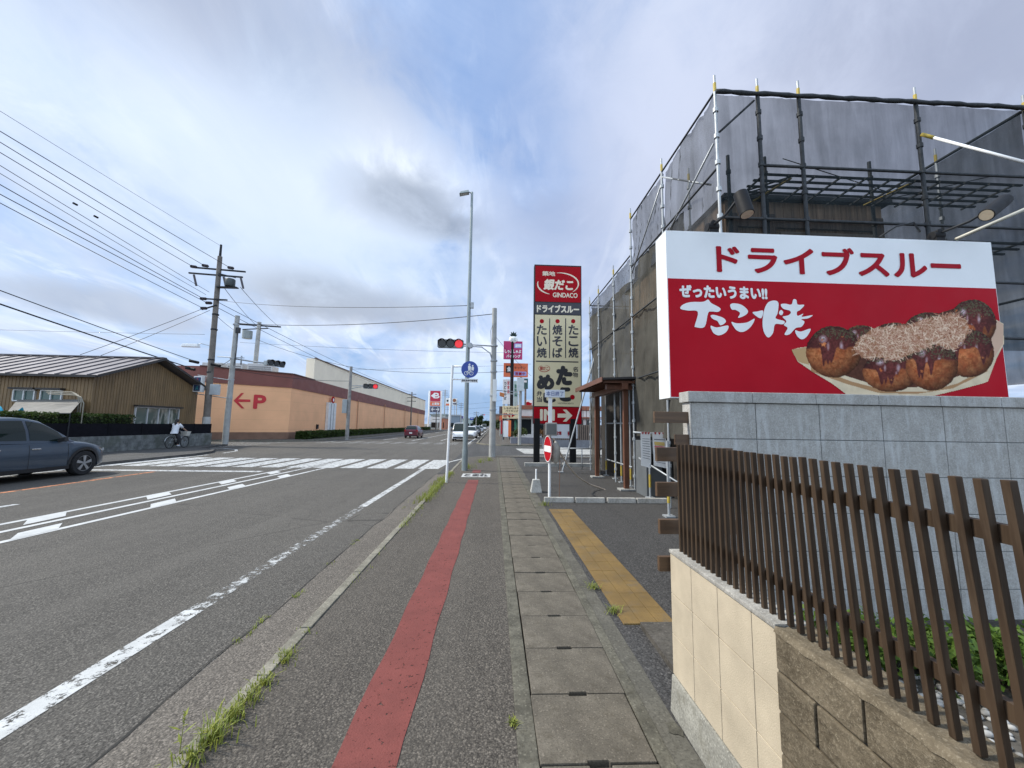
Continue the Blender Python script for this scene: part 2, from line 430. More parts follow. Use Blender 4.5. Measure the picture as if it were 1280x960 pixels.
def m_net(name, c, cover=.5, scale=3.0):
    """scaffold mesh sheet: fine woven net one can partly see through"""
    t = NT(name)
    v = t.mix(t.rng(t.noise(scale, 7, .6), .3, .7), tuple(x*.7 for x in c), tuple(x*1.25 for x in c)); t.col(v); t.rough(.85)
    t.b.inputs['Specular IOR Level'].default_value = .15
    wv = t.math('ADD', t.math('MULTIPLY', t.noise(.9, 5, .6), .5), t.math('MULTIPLY', t.noise(1, 5, .65, vec=t.map(scale=(4.5, 4.5, .5), rot=(.25, .2, 0)), dist=.6), .5)); f = t.rng(wv, .35, .65, cover-.13, min(1, cover+.13))
    tr = t.n('BsdfTransparent'); mx = t.n('MixShader'); t.l(f, mx.inputs[0]); t.l(tr.outputs[0], mx.inputs[1]); t.l(t.b.outputs[0], mx.inputs[2])
    t.l(mx.outputs[0], t.out.inputs[0]); t.bump(t.noise(5, 5), .5, .03); return t.m
def m_glass(name, c=(.015, .02, .022), rough=.04):
    t = NT(name); t.col(c); t.rough(rough); t.b.inputs["Specular IOR Level"].default_value = .35; return t.m
def m_carpaint(name, c, metal=.3):
    t = NT(name); v = t.mix(t.rng(t.noise(2.2, 4), .3, .7), tuple(x*.9 for x in c), tuple(x*1.08 for x in c)); t.col(v)
    t.rough(.32); t.b.inputs['Metallic'].default_value = metal; t.b.inputs['Coat Weight'].default_value = .5; t.b.inputs['Coat Roughness'].default_value = .05; return t.m
def leaves(mb, n, sampler, size, flat=0.0):
    for _ in range(n):
        p = Vector(sampler()); s = size*random.uniform(.6, 1.4)
        a = Vector((random.gauss(0, 1), random.gauss(0, 1), random.gauss(0, 1)*(1-flat))).normalized(); b = a.orthogonal().normalized()
        q = random.uniform(0, 6.28); c = a.cross(b); b, c = b*math.cos(q)+c*math.sin(q), c*math.cos(q)-b*math.sin(q)
        mb.quad(p-b*s*.5, p+c*s*.28, p+b*s*.5, p-c*s*.28)
def leaf_build(mb, name, mat, **kw):
    mb.keep = True; return mb.build(name, mat, **kw)

STEEL = M('galvanised_steel', (.36, .38, .39), .5, .35, .15, 6, .1)
CONC_POLE = M('pole_concrete', (.34, .34, .32), .8, 0, .2, 2.5, .25, 90)
OLD_POLE = M('weathered_pole', (.16, .14, .12), .85, 0, .3, 2.5, .3, 60)
WHITE = M('white_enamel', (.78, .79, .78), .4, 0, .06, 2)
BLACK = M('black_enamel', (.010, .010, .011), .6, 0, .3, 3, spec=.2)
DARKMETAL = M('dark_metal', (.022, .024, .027), .6, .1, .3, 4, spec=.25)
RED = M('sign_red', s2l(164, 10, 26), .6, 0, .05, 1.5, spec=.12)
RUBBER = M('rubber', (.014, .014, .015), .8, 0, .3, 8, .2)
CABLE = M('cable_black', (.02, .021, .024), .6, 0, .2, 4)
GLASS = m_glass('dark_glass')
# ================================================================== ground, road, pavements
RZ = -0.10
A_ROAD = m_asphalt('road_asphalt', .070, (1.08, 1.0, .87), 62, light=.62)
A_WALK = m_asphalt('pavement_asphalt', .066, (1.13, 1, .83), 68, crack=False, patch=.3, light=.6)
A_LOT = m_asphalt('lot_asphalt', .044, (1.04, 1, .95), 50, crack=True, patch=.25, light=.6)
A_SIDE = m_asphalt('side_asphalt', .058, (1.02, 1, .96), 60)
C_APRON = m_asphalt('apron_concrete', .098, (1.13, 1.0, .84), 62, crack=False, patch=.35, light=.5)
C_KERB = m_concrete('kerb_concrete', .20, (1.07, 1.0, .80), .42, 70, 3)
C_LID = m_concrete('lid_concrete', .108, (1.13, 1.0, .79), .38, 90, 3.2)
C_RIM = m_concrete('rim_concrete', .11, (1.06, 1.0, .78), .30, 60, 5)
C_STRIP = m_concrete('strip_concrete', .095, (1.06, 1.0, .82), .4, 55, 2.2)
C_PALE = m_concrete('pale_concrete', .36, (1.0, 1.0, .95), .42, 90, 2)
P_WHITE = m_paint('paint_white', (.50, .51, .50), .45)
P_WORN = m_paint('paint_white_worn', (.46, .47, .46), .535, .085)
P_ORANGE = m_paint('paint_orange', (.55, .22, .10), .47)
P_RED = m_paint('paint_red_strip', s2l(117, 62, 56), .40, .05, 26)
EARTH = m_concrete('far_earth', .16, (1, .98, .88), .5, 6, .05)

mb = MB(); mb.quad((-4000, -400, -.3), (4000, -400, -.3), (4000, 5000, -.3), (-4000, 5000, -.3)); struct(mb, 'ground', EARTH)
mb = MB(); mb.quad((-60, -14, RZ), (-1.98, -14, RZ), (-1.98, 900, RZ), (-60, 900, RZ)); struct(mb, 'road', A_ROAD)
mb = MB(); mb.quad((-1.98, 14.2, RZ), (60, 14.2, RZ), (60, 900, RZ), (-1.98, 900, RZ)); struct(mb, 'side_road', A_SIDE)
# concrete gutter apron along the kerb, its road edge uneven
mb = MB()
ys = [-14+.35*i for i in range(int(28.6/.35))]
mb.grid(lambda i, s: ((-1.60 if s else -2.0-.01*math.sin(i*1.7)-.02*random.random()), ys[int(i)], RZ+.004+(.022 if s else 0)), range(len(ys)), (0, 1))
struct(mb, 'gutter_apron', C_APRON)
# dark open joint between asphalt and apron
mb = MB(); random.seed(11)
mb.grid(lambda i, s: (-2.01-.01*math.sin(i*1.7)+(s-.5)*(.012+.008*math.sin(i*2.3))+.014*math.sin(i*5.1)+.015*math.sin(i*.63), ys[int(i)], RZ+.008), range(len(ys)), (0, 1))
struct(mb, 'road_joint', M('joint_dirt', (.02, .019, .016), .95))

# pavement with rounded corner
KX = -1.44
arc = [(KX, 16.5)]+[(KX+2.6-2.6*math.cos(a), 18.7+2.6*math.sin(a)) for a in [rad(q) for q in range(8, 91, 8)]]+[(30, 21.3)]
def edge_strip(path, w, z0, z1, name, mat):
    """strip to the left of path (towards the road)"""
    mb = MB(); out = []
    for i, p in enumerate(path):
        a = Vector(path[max(0, i-1)]); b = Vector(path[min(len(path)-1, i+1)]); d = (b-a).normalized(); nrm = Vector((-d.y, d.x)); out.append(Vector(p)+nrm*w)
    for i in range(len(path)-1):
        a, b, c, d = path[i], path[i+1], out[i+1], out[i]
        mb.hexa([(a[0], a[1], z0), (b[0], b[1], z0), (c.x, c.y, z0), (d.x, d.y, z0), (a[0], a[1], z1), (b[0], b[1], z1), (c.x, c.y, z1), (d.x, d.y, z1)])
    return struct(mb, name, mat)
kpath = []
y = -14.0
while y < 16.4: kpath.append((KX, y)); y += .6
kpath += arc
# separate kerb stones, joints between them, as one kerb line
mb = MB()
for i in range(len(kpath)-1):
    a, b = Vector(kpath[i]), Vector(kpath[i+1]); d = (b-a).normalized(); nrm = Vector((-d.y, d.x)); g = .005
    a2, b2 = a+d*g, b-d*g
    if (b-a).length > 2:
        n = int((b-a).length/.6)
        segs_ = [(a+(b-a)*k/n+d*g, a+(b-a)*(k+1)/n-d*g) for k in range(n)]
    else: segs_ = [(a2, b2)]
    for p, q in segs_:
        j = random.uniform(-.004, .004); w0, w1 = .12, .085; z1 = .012+j
        pp = [(p.x, p.y, -.2), (q.x, q.y, -.2), (q.x+nrm.x*w0, q.y+nrm.y*w0, -.2), (p.x+nrm.x*w0, p.y+nrm.y*w0, -.2),
              (p.x, p.y, z1), (q.x, q.y, z1), (q.x+nrm.x*w1, q.y+nrm.y*w1, z1), (p.x+nrm.x*w1, p.y+nrm.y*w1, z1)]
        mb.hexa(pp)
struct(mb, 'kerb', C_KERB, bevel=.012)
mb = MB(); pts = [(p[0]+.001, p[1]-.001, 0) for p in kpath]+[(30, 20.6, 0), (1.1, 20.6, 0), (.15, 20.3, 0), (.15, -14, 0)]
mb.prism(pts, (0, 0, -.18)); struct(mb, 'pavement', A_WALK)
# red strip painted on the pavement
mb = MB(); random.seed(3)
sy = [-14+.25*i for i in range(int(26.4/.25))]
mb.grid(lambda i, s: ((-.755 if s == 0 else -.435)+.008*math.sin(i*1.3+s*2), sy[int(i)], .004), range(len(sy)), (0, 1))
mb.quad((-.74, 13.75, .004), (-.45, 13.75, .004), (-.45, 14.6, .004), (-.74, 14.6, .004))
struct(mb, 'red_strip', P_RED)
# white box with lettering at its end
mb = MB(); X0, X1, Y0, Y1 = -1.02, -.10, 12.62, 13.5
mb.quad((X0, Y0, .004), (X1, Y0, .004), (X1, Y1, .004), (X0, Y1, .004)); struct(mb, 'pavement_marking', P_WHITE)
mb = MB(); put_text(mb, 'とまれ', (X0+.07, Y0+.14, .008), (X1-X0-.14, 0, 0), (0, Y1-Y0-.28, 0), .04); struct(mb, 'pavement_lettering', M('paint_dark', (.035, .035, .038), .8))

# drain: rims, bed and covers
mb = MB(); mb.box(.15, .252, -14, 20.3, -.2, .006); struct(mb, 'drain_rim', C_RIM, bevel=.008)
mb = MB(); mb.box(.845, .925, -14, 20.3, -.2, .004); struct(mb, 'drain_rim', C_RIM, bevel=.008)
mb = MB(); mb.box(.252, .845, -14, 20.3, -.2, -.09); struct(mb, 'drain_bed', M('drain_dirt', (.02, .019, .016), .95))
def cover(first):
    mb = MB(); L = .492; w = .29; n = .055
    o = [(-w, 0), (-n, 0), (-n, .014), (n, .014), (n, 0), (w, 0), (w, L), (n, L), (n, L-.014), (-n, L-.014), (-n, L), (-w, L)]
    mb.prism([(x, y_, 0) for x, y_ in o], (0, 0, -.09)); return mb
lidm = cover(0)
for k in range(-6, 36):
    if k == -6: lid0 = lidm.build('drain_cover', C_LID, bevel=.007); o = lid0
    else: o = lid0.copy(); COL.objects.link(o)
    o.location = (.549+random.uniform(-.004, .004), 2.583+.5*k, .008+random.uniform(-.004, .004)); o.rotation_euler = (random.uniform(-.004, .004), random.uniform(-.006, .006), random.uniform(-.004, .004))
    setp(o, 'concrete drain cover with a grip notch, one of the row set into the pavement', 'drain cover', 'concrete covers along the drain')
# concrete strip by the drain, lot asphalt
mb = MB(); ys2 = [-14+.4*i for i in range(87)]; random.seed(5)
xr = [1.055+random.uniform(-.015, .015) for _ in ys2]
k = len(ys2)
pts = [(.925, ys2[0], 0)]+[(xr[i], ys2[i], 0) for i in range(k)]+[(.925, ys2[-1], 0)]
mb.prism(pts, (0, 0, -.18)); struct(mb, 'drain_edging', C_STRIP)
mb = MB(); pts = [(xr[i]+.0005, ys2[i], -.003) for i in range(k)]+[(30, 20.4, -.003), (30, -14, -.003)]
mb.prism(pts, (0, 0, -.18)); struct(mb, 'parking_lot', A_LOT)
# small concrete splash near the wall
mb = MB(); random.seed(9)
for cx, cy, r in ((1.02, 2.30, .05),):
    mb.poly([(cx+r*random.uniform(.5, 1.1)*math.cos(a), cy+1.5*r*random.uniform(.5, 1.1)*math.sin(a), .004) for a in np.linspace(0, 6.0, 11)])
struct(mb, 'mortar_stain', C_RIM)
# yellow tactile strip: paving slabs with fine raised bars
t = NT('tactile_yellow'); yb = s2l(140, 112, 60)
v = t.mix(t.rng(t.noise(2.2, 7, .6), .35, .68), tuple(x*.5 for x in yb), yb)
v = t.mix(t.rng(t.noise(45, 3, .7), .45, .7, 0, .6), v, tuple(x*.45 for x in yb)); dots = t.vor(42, vec=t.co(), rnd=0.0); v = t.mix(t.rng(dots, .28, .5, 0, .45), v, tuple(x*.35 for x in yb)); v = t.mix(t.rng(t.noise(5, 6, .7), .52, .68, 0, .55), v, (.10, .085, .06))
t.col(v); t.rough(.8); t.bump(t.math('MULTIPLY', dots, -1), .6, .006)
mb = MB()
x = 1.115
while x < 1.56:
    y = 3.43
    while y < 7.9: mb.box(x+.002, x+.146, y+.002, min(y+.3, 7.93)-.002, -.02, .010+random.uniform(-.001, .002)); y += .3
    x += .15
struct(mb, 'tactile_paving', t.m, bevel=.004)

# ------------------------------------------------------------------ road markings
mb = MB()
ey = [-14+.6*i for i in range(1, 56)]
def line(mb, x, w, y0, y1, z=RZ+.004, dx=0.0): mb.quad((x-w/2, y0, z), (x+w/2, y0, z), (x+w/2+dx, y1, z), (x-w/2+dx, y1, z))
line(mb, -2.74, .17, -14, 3.95); line(mb, -2.73, .16, 8.6, 15.7); struct(mb, 'edge_line', P_WHITE)
mb = MB(); line(mb, -2.735, .16, 3.95, 8.6); struct(mb, 'edge_line', P_WORN)
P_CENTRE = m_paint('paint_centre', (.52, .53, .52), .36)
def cl(x0, Y): return x0+.045*(Y-7)
mb = MB()
for x in (-8.06, -7.5, -6.86):
    mb.quad((cl(x, -14)-.06, -14, RZ+.004), (cl(x, -14)+.06, -14, RZ+.004), (cl(x, 14.4)+.06, 14.4, RZ+.004), (cl(x, 14.4)-.06, 14.4, RZ+.004))
for k in range(-8, 4):
    for xa, xb, y0 in ((-8.04, -7.68, 7.35), (-7.18, -6.86, 6.49)):
        y1 = y0+2.2*k
        mb.poly([(cl(xa, y1), y1, RZ+.0065), (cl(xb, y1), y1-.39, RZ+.0065), (cl(xb, y1), y1+.25, RZ+.0065), (cl(xa, y1), y1+.62, RZ+.0065)])
struct(mb, 'centre_line', P_CENTRE)
# painted lines carrying on over the crossing area, narrower
mb = MB(); line(mb, -7.73, .12, 14.4, 19.2, dx=.2); line(mb, -7.17, .12, 14.4, 19.2, dx=.2); line(mb, -6.53, .12, 14.4, 19.0, dx=.2)
struct(mb, 'centre_line', P_WHITE)
mb = MB(); line(mb, -11.45, .15, -14, 14.0); struct(mb, 'orange_line', P_ORANGE)
mb = MB(); mb.quad((-15.2, 14.15, RZ+.004), (-8.1, 14.15, RZ+.004), (-8.1, 14.5, RZ+.004), (-15.2, 14.5, RZ+.004)); struct(mb, 'stop_line', P_WHITE)
mb = MB()
for y in (-10, 3.6,): line(mb, -9.65, .15, y, y+5)
struct(mb, 'lane_line', P_WHITE)
mb = MB(); line(mb, -14.6, .15, -14, 21.0); struct(mb, 'edge_line', P_WHITE)
# zebra crossings
mb = MB()
xs = [-2.53, -3.49, -4.53, -5.55]+[-6.56-1.02*i for i in range(9)]
for i, x in enumerate(xs):
    mb.quad((x-.4 if i == 0 else x-.38, 15.65, RZ+.006), (x+.38, 15.65, RZ+.006), (x+.38, 19.5, RZ+.006), (x-.38, 19.5, RZ+.006))
struct(mb, 'crossing_stripes', P_WHITE)
mb = MB()
x = -2.4
while x > -15.5: mb.quad((x-.35, 34.3, RZ+.005), (x+.35, 34.3, RZ+.005), (x+.35, 38.0, RZ+.005), (x-.35, 38.0, RZ+.005)); x -= 1.25
for yy in (27.6, 28.9, 30.2, 31.5, 32.8, 34.1): mb.quad((-21.5, yy, RZ+.005), (-17.6, yy, RZ+.005), (-17.6, yy+.6, RZ+.005), (-21.5, yy+.6, RZ+.005))
struct(mb, 'crossing_stripes', P_WORN)
mb = MB(); line(mb, -2.35, .16, 33.5, 300); line(mb, -14.9, .15, 41, 300)
for y in range(42, 300, 12): line(mb, -5.6, .15, y, y+6)
for y in range(42, 300, 12): line(mb, -11.6, .15, y, y+6)
line(mb, -8.4, .15, 41, 300); struct(mb, 'lane_line', P_WHITE)
mb = MB(); pa = [(-2.15, 15.9), (-2.0, 18.5), (-1.5, 20.4), (-.3, 22.0), (1.5, 22.7), (8, 22.8)]
for i in range(len(pa)-1):
    a, b = Vector(pa[i]), Vector(pa[i+1]); d = (b-a).normalized(); n = Vector((-d.y, d.x))*.14
    mb.quad((a.x, a.y, RZ+.004), (b.x, b.y, RZ+.004), (b.x+n.x, b.y+n.y, RZ+.004), (a.x+n.x, a.y+n.y, RZ+.004))
struct(mb, 'edge_line', P_WHITE)
mb = MB(); pa = [(-14.6, 21), (-14.9, 22.6), (-15.8, 24.0), (-17.2, 24.9), (-19.5, 25.2)]
for i in range(len(pa)-1):
    a, b = Vector(pa[i]), Vector(pa[i+1]); d = (b-a).normalized(); n = Vector((-d.y, d.x))*.14
    mb.quad((a.x, a.y+1.2, RZ+.004), (b.x, b.y+1.2, RZ+.004), (b.x+n.x, b.y+n.y+1.2, RZ+.004), (a.x+n.x, a.y+n.y+1.2, RZ+.004))
struct(mb, 'edge_line', P_WHITE)

# pavement across the side road, and pavements on the far side
mb = MB(); mb.prism([(-1.35, 36.5, 0), (-.6, 34.4, 0), (.6, 33.4, 0), (60, 33.2, 0), (60, 300, 0), (-1.35, 300, 0)], (0, 0, -.2)); struct(mb, 'pavement', A_WALK)
edge_strip([(60, 33.05), (.6, 33.25), (-.7, 34.3), (-1.48, 36.4), (-1.48, 300)][::-1], -.14, -.2, .01, 'kerb', C_KERB)
mb = MB(); mb.quad((1.9, 24.4, -.094), (14, 24.2, -.094), (14, 29.6, -.094), (1.6, 29.6, -.094)); struct(mb, 'pale_concrete_apron', C_PALE)
lk = [(-15.0, -14), (-15.0, 20.5), (-15.4, 22.2), (-16.3, 23.7), (-17.8, 24.6), (-19.2, 29.3), (-60, 30.0)]
mb = MB(); mb.prism([(x, y, 0) for x, y in lk]+[(-60, -14, 0)], (0, 0, -.2)); struct(mb, 'pavement', m_asphalt('far_pavement', .075, (1, .98, .93), 40, crack=False))
edge_strip(lk, -.16, -.2, .015, 'kerb', m_concrete('dark_kerb', .10, (1, .96, .9), .4, 60, 2))
mb = MB(); mb.prism([(-60, 34.6, 0), (-26.5, 34.4, 0), (-19, 35.6, 0), (-17.2, 37.5, 0), (-16.4, 41, 0), (-16.4, 300, 0), (-60, 300, 0)], (0, 0, -.2)); struct(mb, 'pavement', A_WALK)
edge_strip([(-60, 34.5), (-26.5, 34.3), (-19, 35.5), (-17.1, 37.45), (-16.3, 41), (-16.3, 300)], -.16, -.2, .015, 'kerb', C_KERB)
# ================================================================== near right: low wall, slat fence, grey block wall
BX = 1.09
TAN = m_concrete('tan_tile', .46, (1.05, .93, .72), .62, 160, 3)
_b = M('tan_tile_face', (.47, .40, .29), .8, 0, .16, 4, .5, 160, .25, 240)
lw = thing('low_wall', 'low roadside wall, tan tiled at its far end and rough brown block nearer, carrying the brown slats', 'wall', (BX, 1.95, 0))
mb = MB(); mb.prism([(BX-.03, 2.45, -.1), (BX-.03, 1.36, -.1), (BX+.13, 1.36, -.1), (BX+.13, 2.45, -.1)], (0, 0, .295)); mb.v = [(x+(.022 if z > .1 else 0)*(x < BX), y, z) for x, y, z in mb.v]
mb.build('base', m_concrete('wall_footing', .27, (1.03, 1, .86), .42, 90, 3), lw, bevel=.008)
mb = MB(); ht = .19; z = .243
rows = [(.20, .428), (.428, .656), (.656, .886)]
for a, b in rows:
    y = 2.45
    while y > 1.56:
        y2 = max(y-.254, 1.536); mb.box(BX, BX+.02, y2+.002, y-.002, a+.002, b-.0015); y -= .254
mb.build('tile_face', _b, lw, bevel=.003)
mb = MB(); mb.box(BX+.012, BX+.13, 1.54, 2.447, .197, .884); mb.build('core', m_concrete('tile_grout', .30, (1, .95, .85), .6, 90, 3), lw)
mb = MB(); mb.box(BX-.005, BX+.135, 1.538, 2.456, .888, .909); mb.build('coping', m_concrete('coping_mortar', .33, (1.02, .98, .88), .42, 120, 7), lw, bevel=.006)
t = NT('rough_brown_block')
n1 = t.noise(9, 8, .7); n2 = t.vor(38); n3 = t.noise(120, 3, .8)
v = t.mix(t.rng(n1, .3, .7), (.075, .06, .04), (.185, .152, .105)); v = t.mix(t.rng(n3, .52, .7, 0, .6), v, (.32, .275, .20)); v = t.mix(t.rng(t.noise(3, 6), .52, .7, 0, .6), v, (.042, .034, .024))
t.col(v); t.rough(.95); t.b.inputs['Specular IOR Level'].default_value = .1; t.bump(t.math('ADD', t.math('MULTIPLY', n1, 2), t.math('ADD', n2, n3)), 0.7, .007)
mb = MB(); z0 = -.1; rr = 0; random.seed(4)
while z0 < .88:
    z1 = min(z0+.142, .902); y = 1.533
    off = .18 if rr % 2 else .36
    first = True
    while y > -.6:
        y2 = y-(off if first else .35); first = False
        mb.box(BX-.014+random.uniform(-.002, .002), BX+.14, y2+.005, y-.005, z0+.005, z1-.005); y = y2
    z0 = z1; rr += 1
mb.build('block_face', t.m, lw, bevel=.006)
mb = MB(); mb.box(BX+.0, BX+.13, -.6, 1.53, -.1, .89); mb.build('block_core', M('mortar_dark', (.05, .042, .034), .95, 0, .3, 9, .4), lw)
mb = MB(); random.seed(6)
gy = [1.53-.03*i for i in range(71)]; gx = [BX-.018]+[BX-.010+.0125*i for i in range(13)]
mb.grid(lambda y, x: (x, y, .9035+.002*math.sin(y*31+x*40)+random.uniform(-.003, .003)-(.02 if x < BX-.011 else 0)), gy, gx)
mb.build('mortar_top', t.m, lw, smooth=True)

# brown slat fence standing on that wall
t = NT('slat_brown'); v = t.mix(t.rng(t.noise(3, 5), .3, .7), (.024, .015, .009), (.058, .037, .022)); v = t.mix(t.rng(t.noise(1, 6, .7, vec=t.map(scale=(60, 60, 2))), .45, .7, 0, .5), v, (.10, .07, .045))
t.col(v); t.rough(.6); t.b.inputs['Specular IOR Level'].default_value = .2; SLAT = t.m
fx = BX+.04
def lean(y): return .085*max(0, min(1, (2.01-y)/1.05))
sf = thing('slat_fence', 'brown slat fence on top of the low tan and brown wall', 'fence', (fx, 1.95, .9))
y = 2.398; i = 0
while y > .48:
    l = lean(y); zt = 1.549-.02*(random.random()-.5)*.3
    o = MB().hexa([(fx-.002, y-.0082, .908), (fx+.017, y-.0082, .908), (fx+.017, y+.0082, .908), (fx-.002, y+.0082, .908),
                   (fx-.002-l*.64, y-.0082, zt), (fx+.017-l*.64, y-.0082, zt), (fx+.017-l*.64, y+.0082, zt), (fx-.002-l*.64, y+.0082, zt)])
    o.build('slat', SLAT, sf, bevel=.0025); y -= .0486; i += 1
for zr in (1.042, 1.431):
    mb = MB(); p = []
    for k in range(23):
        yy = 2.44-k*.0875; xx = fx+.0192-lean(yy)*(zr-.9); p.append((xx, yy))
    for (xa, ya), (xb, yb) in zip(p, p[1:]):
        mb.hexa([(xa, ya, zr-.02), (xa+.02, ya, zr-.02), (xb+.02, yb, zr-.02), (xb, yb, zr-.02), (xa, ya, zr+.02), (xa+.02, ya, zr+.02), (xb+.02, yb, zr+.02), (xb, yb, zr+.02)])
    mb.build('rail', SLAT, sf)

# timber rails at the end of the slat fence, and at the end of the grey wall
BEAM = m_wood('brown_beam', (.085, .048, .024), 0, rough=.55)
rf = thing('rail_fence', 'four brown timber rails sticking out past the end of the slat fence', 'fence', (1.27, 2.5, 0))
for zc, dx in ((1.479, 0), (1.261, -.004), (1.033, .009), (.81, .0)):
    MB().box(1.033+dx, 1.53, 2.476, 2.507, zc-.044, zc+.044).build('rail', BEAM, rf, bevel=.004)
MB().box(1.40, 1.47, 2.51, 2.575, -.05, 1.52).build('post', BEAM, rf, bevel=.004)
rf2 = thing('rail_fence', 'two brown timber rails butting against the pale end of the grey block wall', 'fence', (1.6, 3.42, 0))
MB().box(1.415, 1.7215, 3.42, 3.455, 1.69, 1.79).build('rail', BEAM, rf2, bevel=.004)
MB().box(1.60, 1.7215, 3.42, 3.455, 1.50, 1.59).build('rail', BEAM, rf2, bevel=.004)


# grey block wall
t = NT('grey_split_block')
n1 = t.noise(7, 7, .65); n3 = t.noise(95, 4, .8)
st = t.noise(1, 5, .6, vec=t.map(scale=(16, 16, 2.4)))
v = t.mix(t.rng(n1, .3, .7), (.285, .278, .255), (.385, .377, .35)); v = t.mix(t.rng(n3, .5, .7, 0, .5), v, (.12, .13, .135)); v = t.mix(t.rng(n3, .35, .45, .6, 0), v, (.52, .545, .545)); v = t.mix(t.rng(st, .5, .72, 0, .5), v, (.54, .56, .56))
t.col(v); t.rough(.9); t.b.inputs['Specular IOR Level'].default_value = .2; t.bump(n3, .5, .006); GREY = t.m
GJOINT = M('grey_joint', (.12, .135, .14), .95, 0, .2, 6)
gw = thing('block_wall', 'grey split-face block wall with a capping course standing below the red board', 'wall', (3.2, 3.4, 0))
mb = MB(); x0 = 1.735; z1 = 1.875; row = 0
while z1 > -.1:
    z0 = z1-.318; x = x0
    while x < 6.6:
        w = .585; mb.box(x+.003, min(x+w, 6.6)-.003, 3.395, 3.50, max(z0, -.1)+.003, z1-.003); x += w
    z1 = z0; row += 1
mb.build('blocks', GREY, gw, bevel=.006)
mb = MB(); mb.box(1.738, 6.59, 3.402, 3.53, -.1, 1.873); mb.build('mortar', GJOINT, gw)
mb = MB(); x = 1.70
while x < 6.6: mb.box(x+.002, min(x+.585, 6.62)-.002, 3.375, 3.55, 1.877, 1.972); x += .585
mb.build('cap', GREY, gw, bevel=.008)
mb = MB()
z1 = 1.875
while z1 > -.1: mb.box(1.722, 1.7345, 3.393, 3.53, max(z1-.318, -.1)+.003, z1-.003); z1 -= .318
mb.build('end_face', m_concrete('pale_end', .42, (1, .97, .9), .55, 110, 4), gw)

# planting bed behind the fence
mb = MB(); mb.box(1.24, 6.6, -.5, 3.39, -.15, .04); struct(mb, 'planting_bed', m_concrete('bed_soil', .08, (1, .9, .75), .4, 40, 2))
mb = MB(); random.seed(21)
for _ in range(1500):
    x, y = random.uniform(1.25, 3.3), random.uniform(.6, 2.9); r = random.uniform(.010, .026)
    mb.sphere((x, y, .045+r*.3), r*random.uniform(.9, 1.5), r, r*.7, 7, 4)
t = NT('pebbles'); v = t.mix(t.rng(t.noise(14, 2), .3, .7), (.15, .145, .135), (.45, .44, .41)); t.col(v); t.rough(.7)
o = mb.build('gravel', t.m, smooth=True); setp(o, kind='stuff')
LEAF_BRIGHT = m_leaf('shrub_leaf', (.062, .12, .022))
WOODY = M('stem_bark', (.07, .05, .03), .9, 0, .3, 10)
def shrub(name, label, cx, cy, rx, ry, h, n, size, mat, group=None, z0=.03):
    r = thing(name, label, 'shrub', (cx, cy, z0), group)
    cl = [(random.uniform(-.7, .7)*rx, random.uniform(-.7, .7)*ry, random.uniform(.35, .85)*h) for _ in range(max(5, int(14*rx)))]
    mb = MB()
    def samp():
        c = random.choice(cl); q = min(rx, ry, h)*.42
        return (cx+c[0]+random.gauss(0, q*.6), cy+c[1]+random.gauss(0, q*.6), z0+max(.01, c[2]+random.gauss(0, q*.55)))
    leaves(mb, n, samp, size); leaf_build(mb, 'foliage', mat, parent=r)
    mb = MB()
    for c in cl: mb.tube([(cx+c[0]*.1, cy+c[1]*.1, z0-.02), (cx+c[0]*.6, cy+c[1]*.6, z0+c[2]*.5), (cx+c[0], cy+c[1], z0+c[2])], [.008, .005, .002], 5)
    mb.build('stem', WOODY, r); return r
random.seed(31)
shrub('shrub', 'leafy green shrub behind the brown slats at the right edge, biggest of the three', 3.2, 2.6, .5, .28, .40, 3600, .05, LEAF_BRIGHT, 'shrubs behind the slat fence')
shrub('shrub', 'leafy green shrub behind the slats, middle one of the three before the block wall', 2.68, 2.62, .42, .25, .34, 2800, .05, LEAF_BRIGHT, 'shrubs behind the slat fence')
shrub('shrub', 'low green shrub behind the slats, smallest and leftmost of the three before the block wall', 2.25, 2.7, .3, .22, .32, 1900, .045, LEAF_BRIGHT, 'shrubs behind the slat fence')

# ================================================================== red and white board
BY = 4.5
def bp(px, py, d=.0): 
    p = at(px, py, BY); return (p.x, BY-d, p.z)
bd = thing('billboard', 'big white and red board picturing a boat of octopus dumplings, behind the grey block wall', 'billboard', (4.1, 4.65, 0))
X0, X1, Z0, Z1 = 2.05, 6.27, 1.995, 4.055
MB().box(X0, X1, BY, BY+.30, Z0, Z1).build('panel', M('board_white', (.76, .78, .78), .42, 0, .06, 1.2), bd, bevel=.006)
zs = 3.445
MB().box(X0+.012, X1-.012, BY-.004, BY-.0005, Z0+.012, zs).build('red_field', M('board_red', s2l(170, 13, 32), .6, 0, .08, 1.2, spec=.12), bd)
mb = MB()
for x in (2.6, 5.6): mb.box(x-.06, x+.06, BY+.302, BY+.42, -.1, 3.6)
mb.build('support_post', DARKMETAL, bd)
mb = MB(); text_px(mb, 'ドライブスルー', 897, 304, 1200, 346, BY, .035)
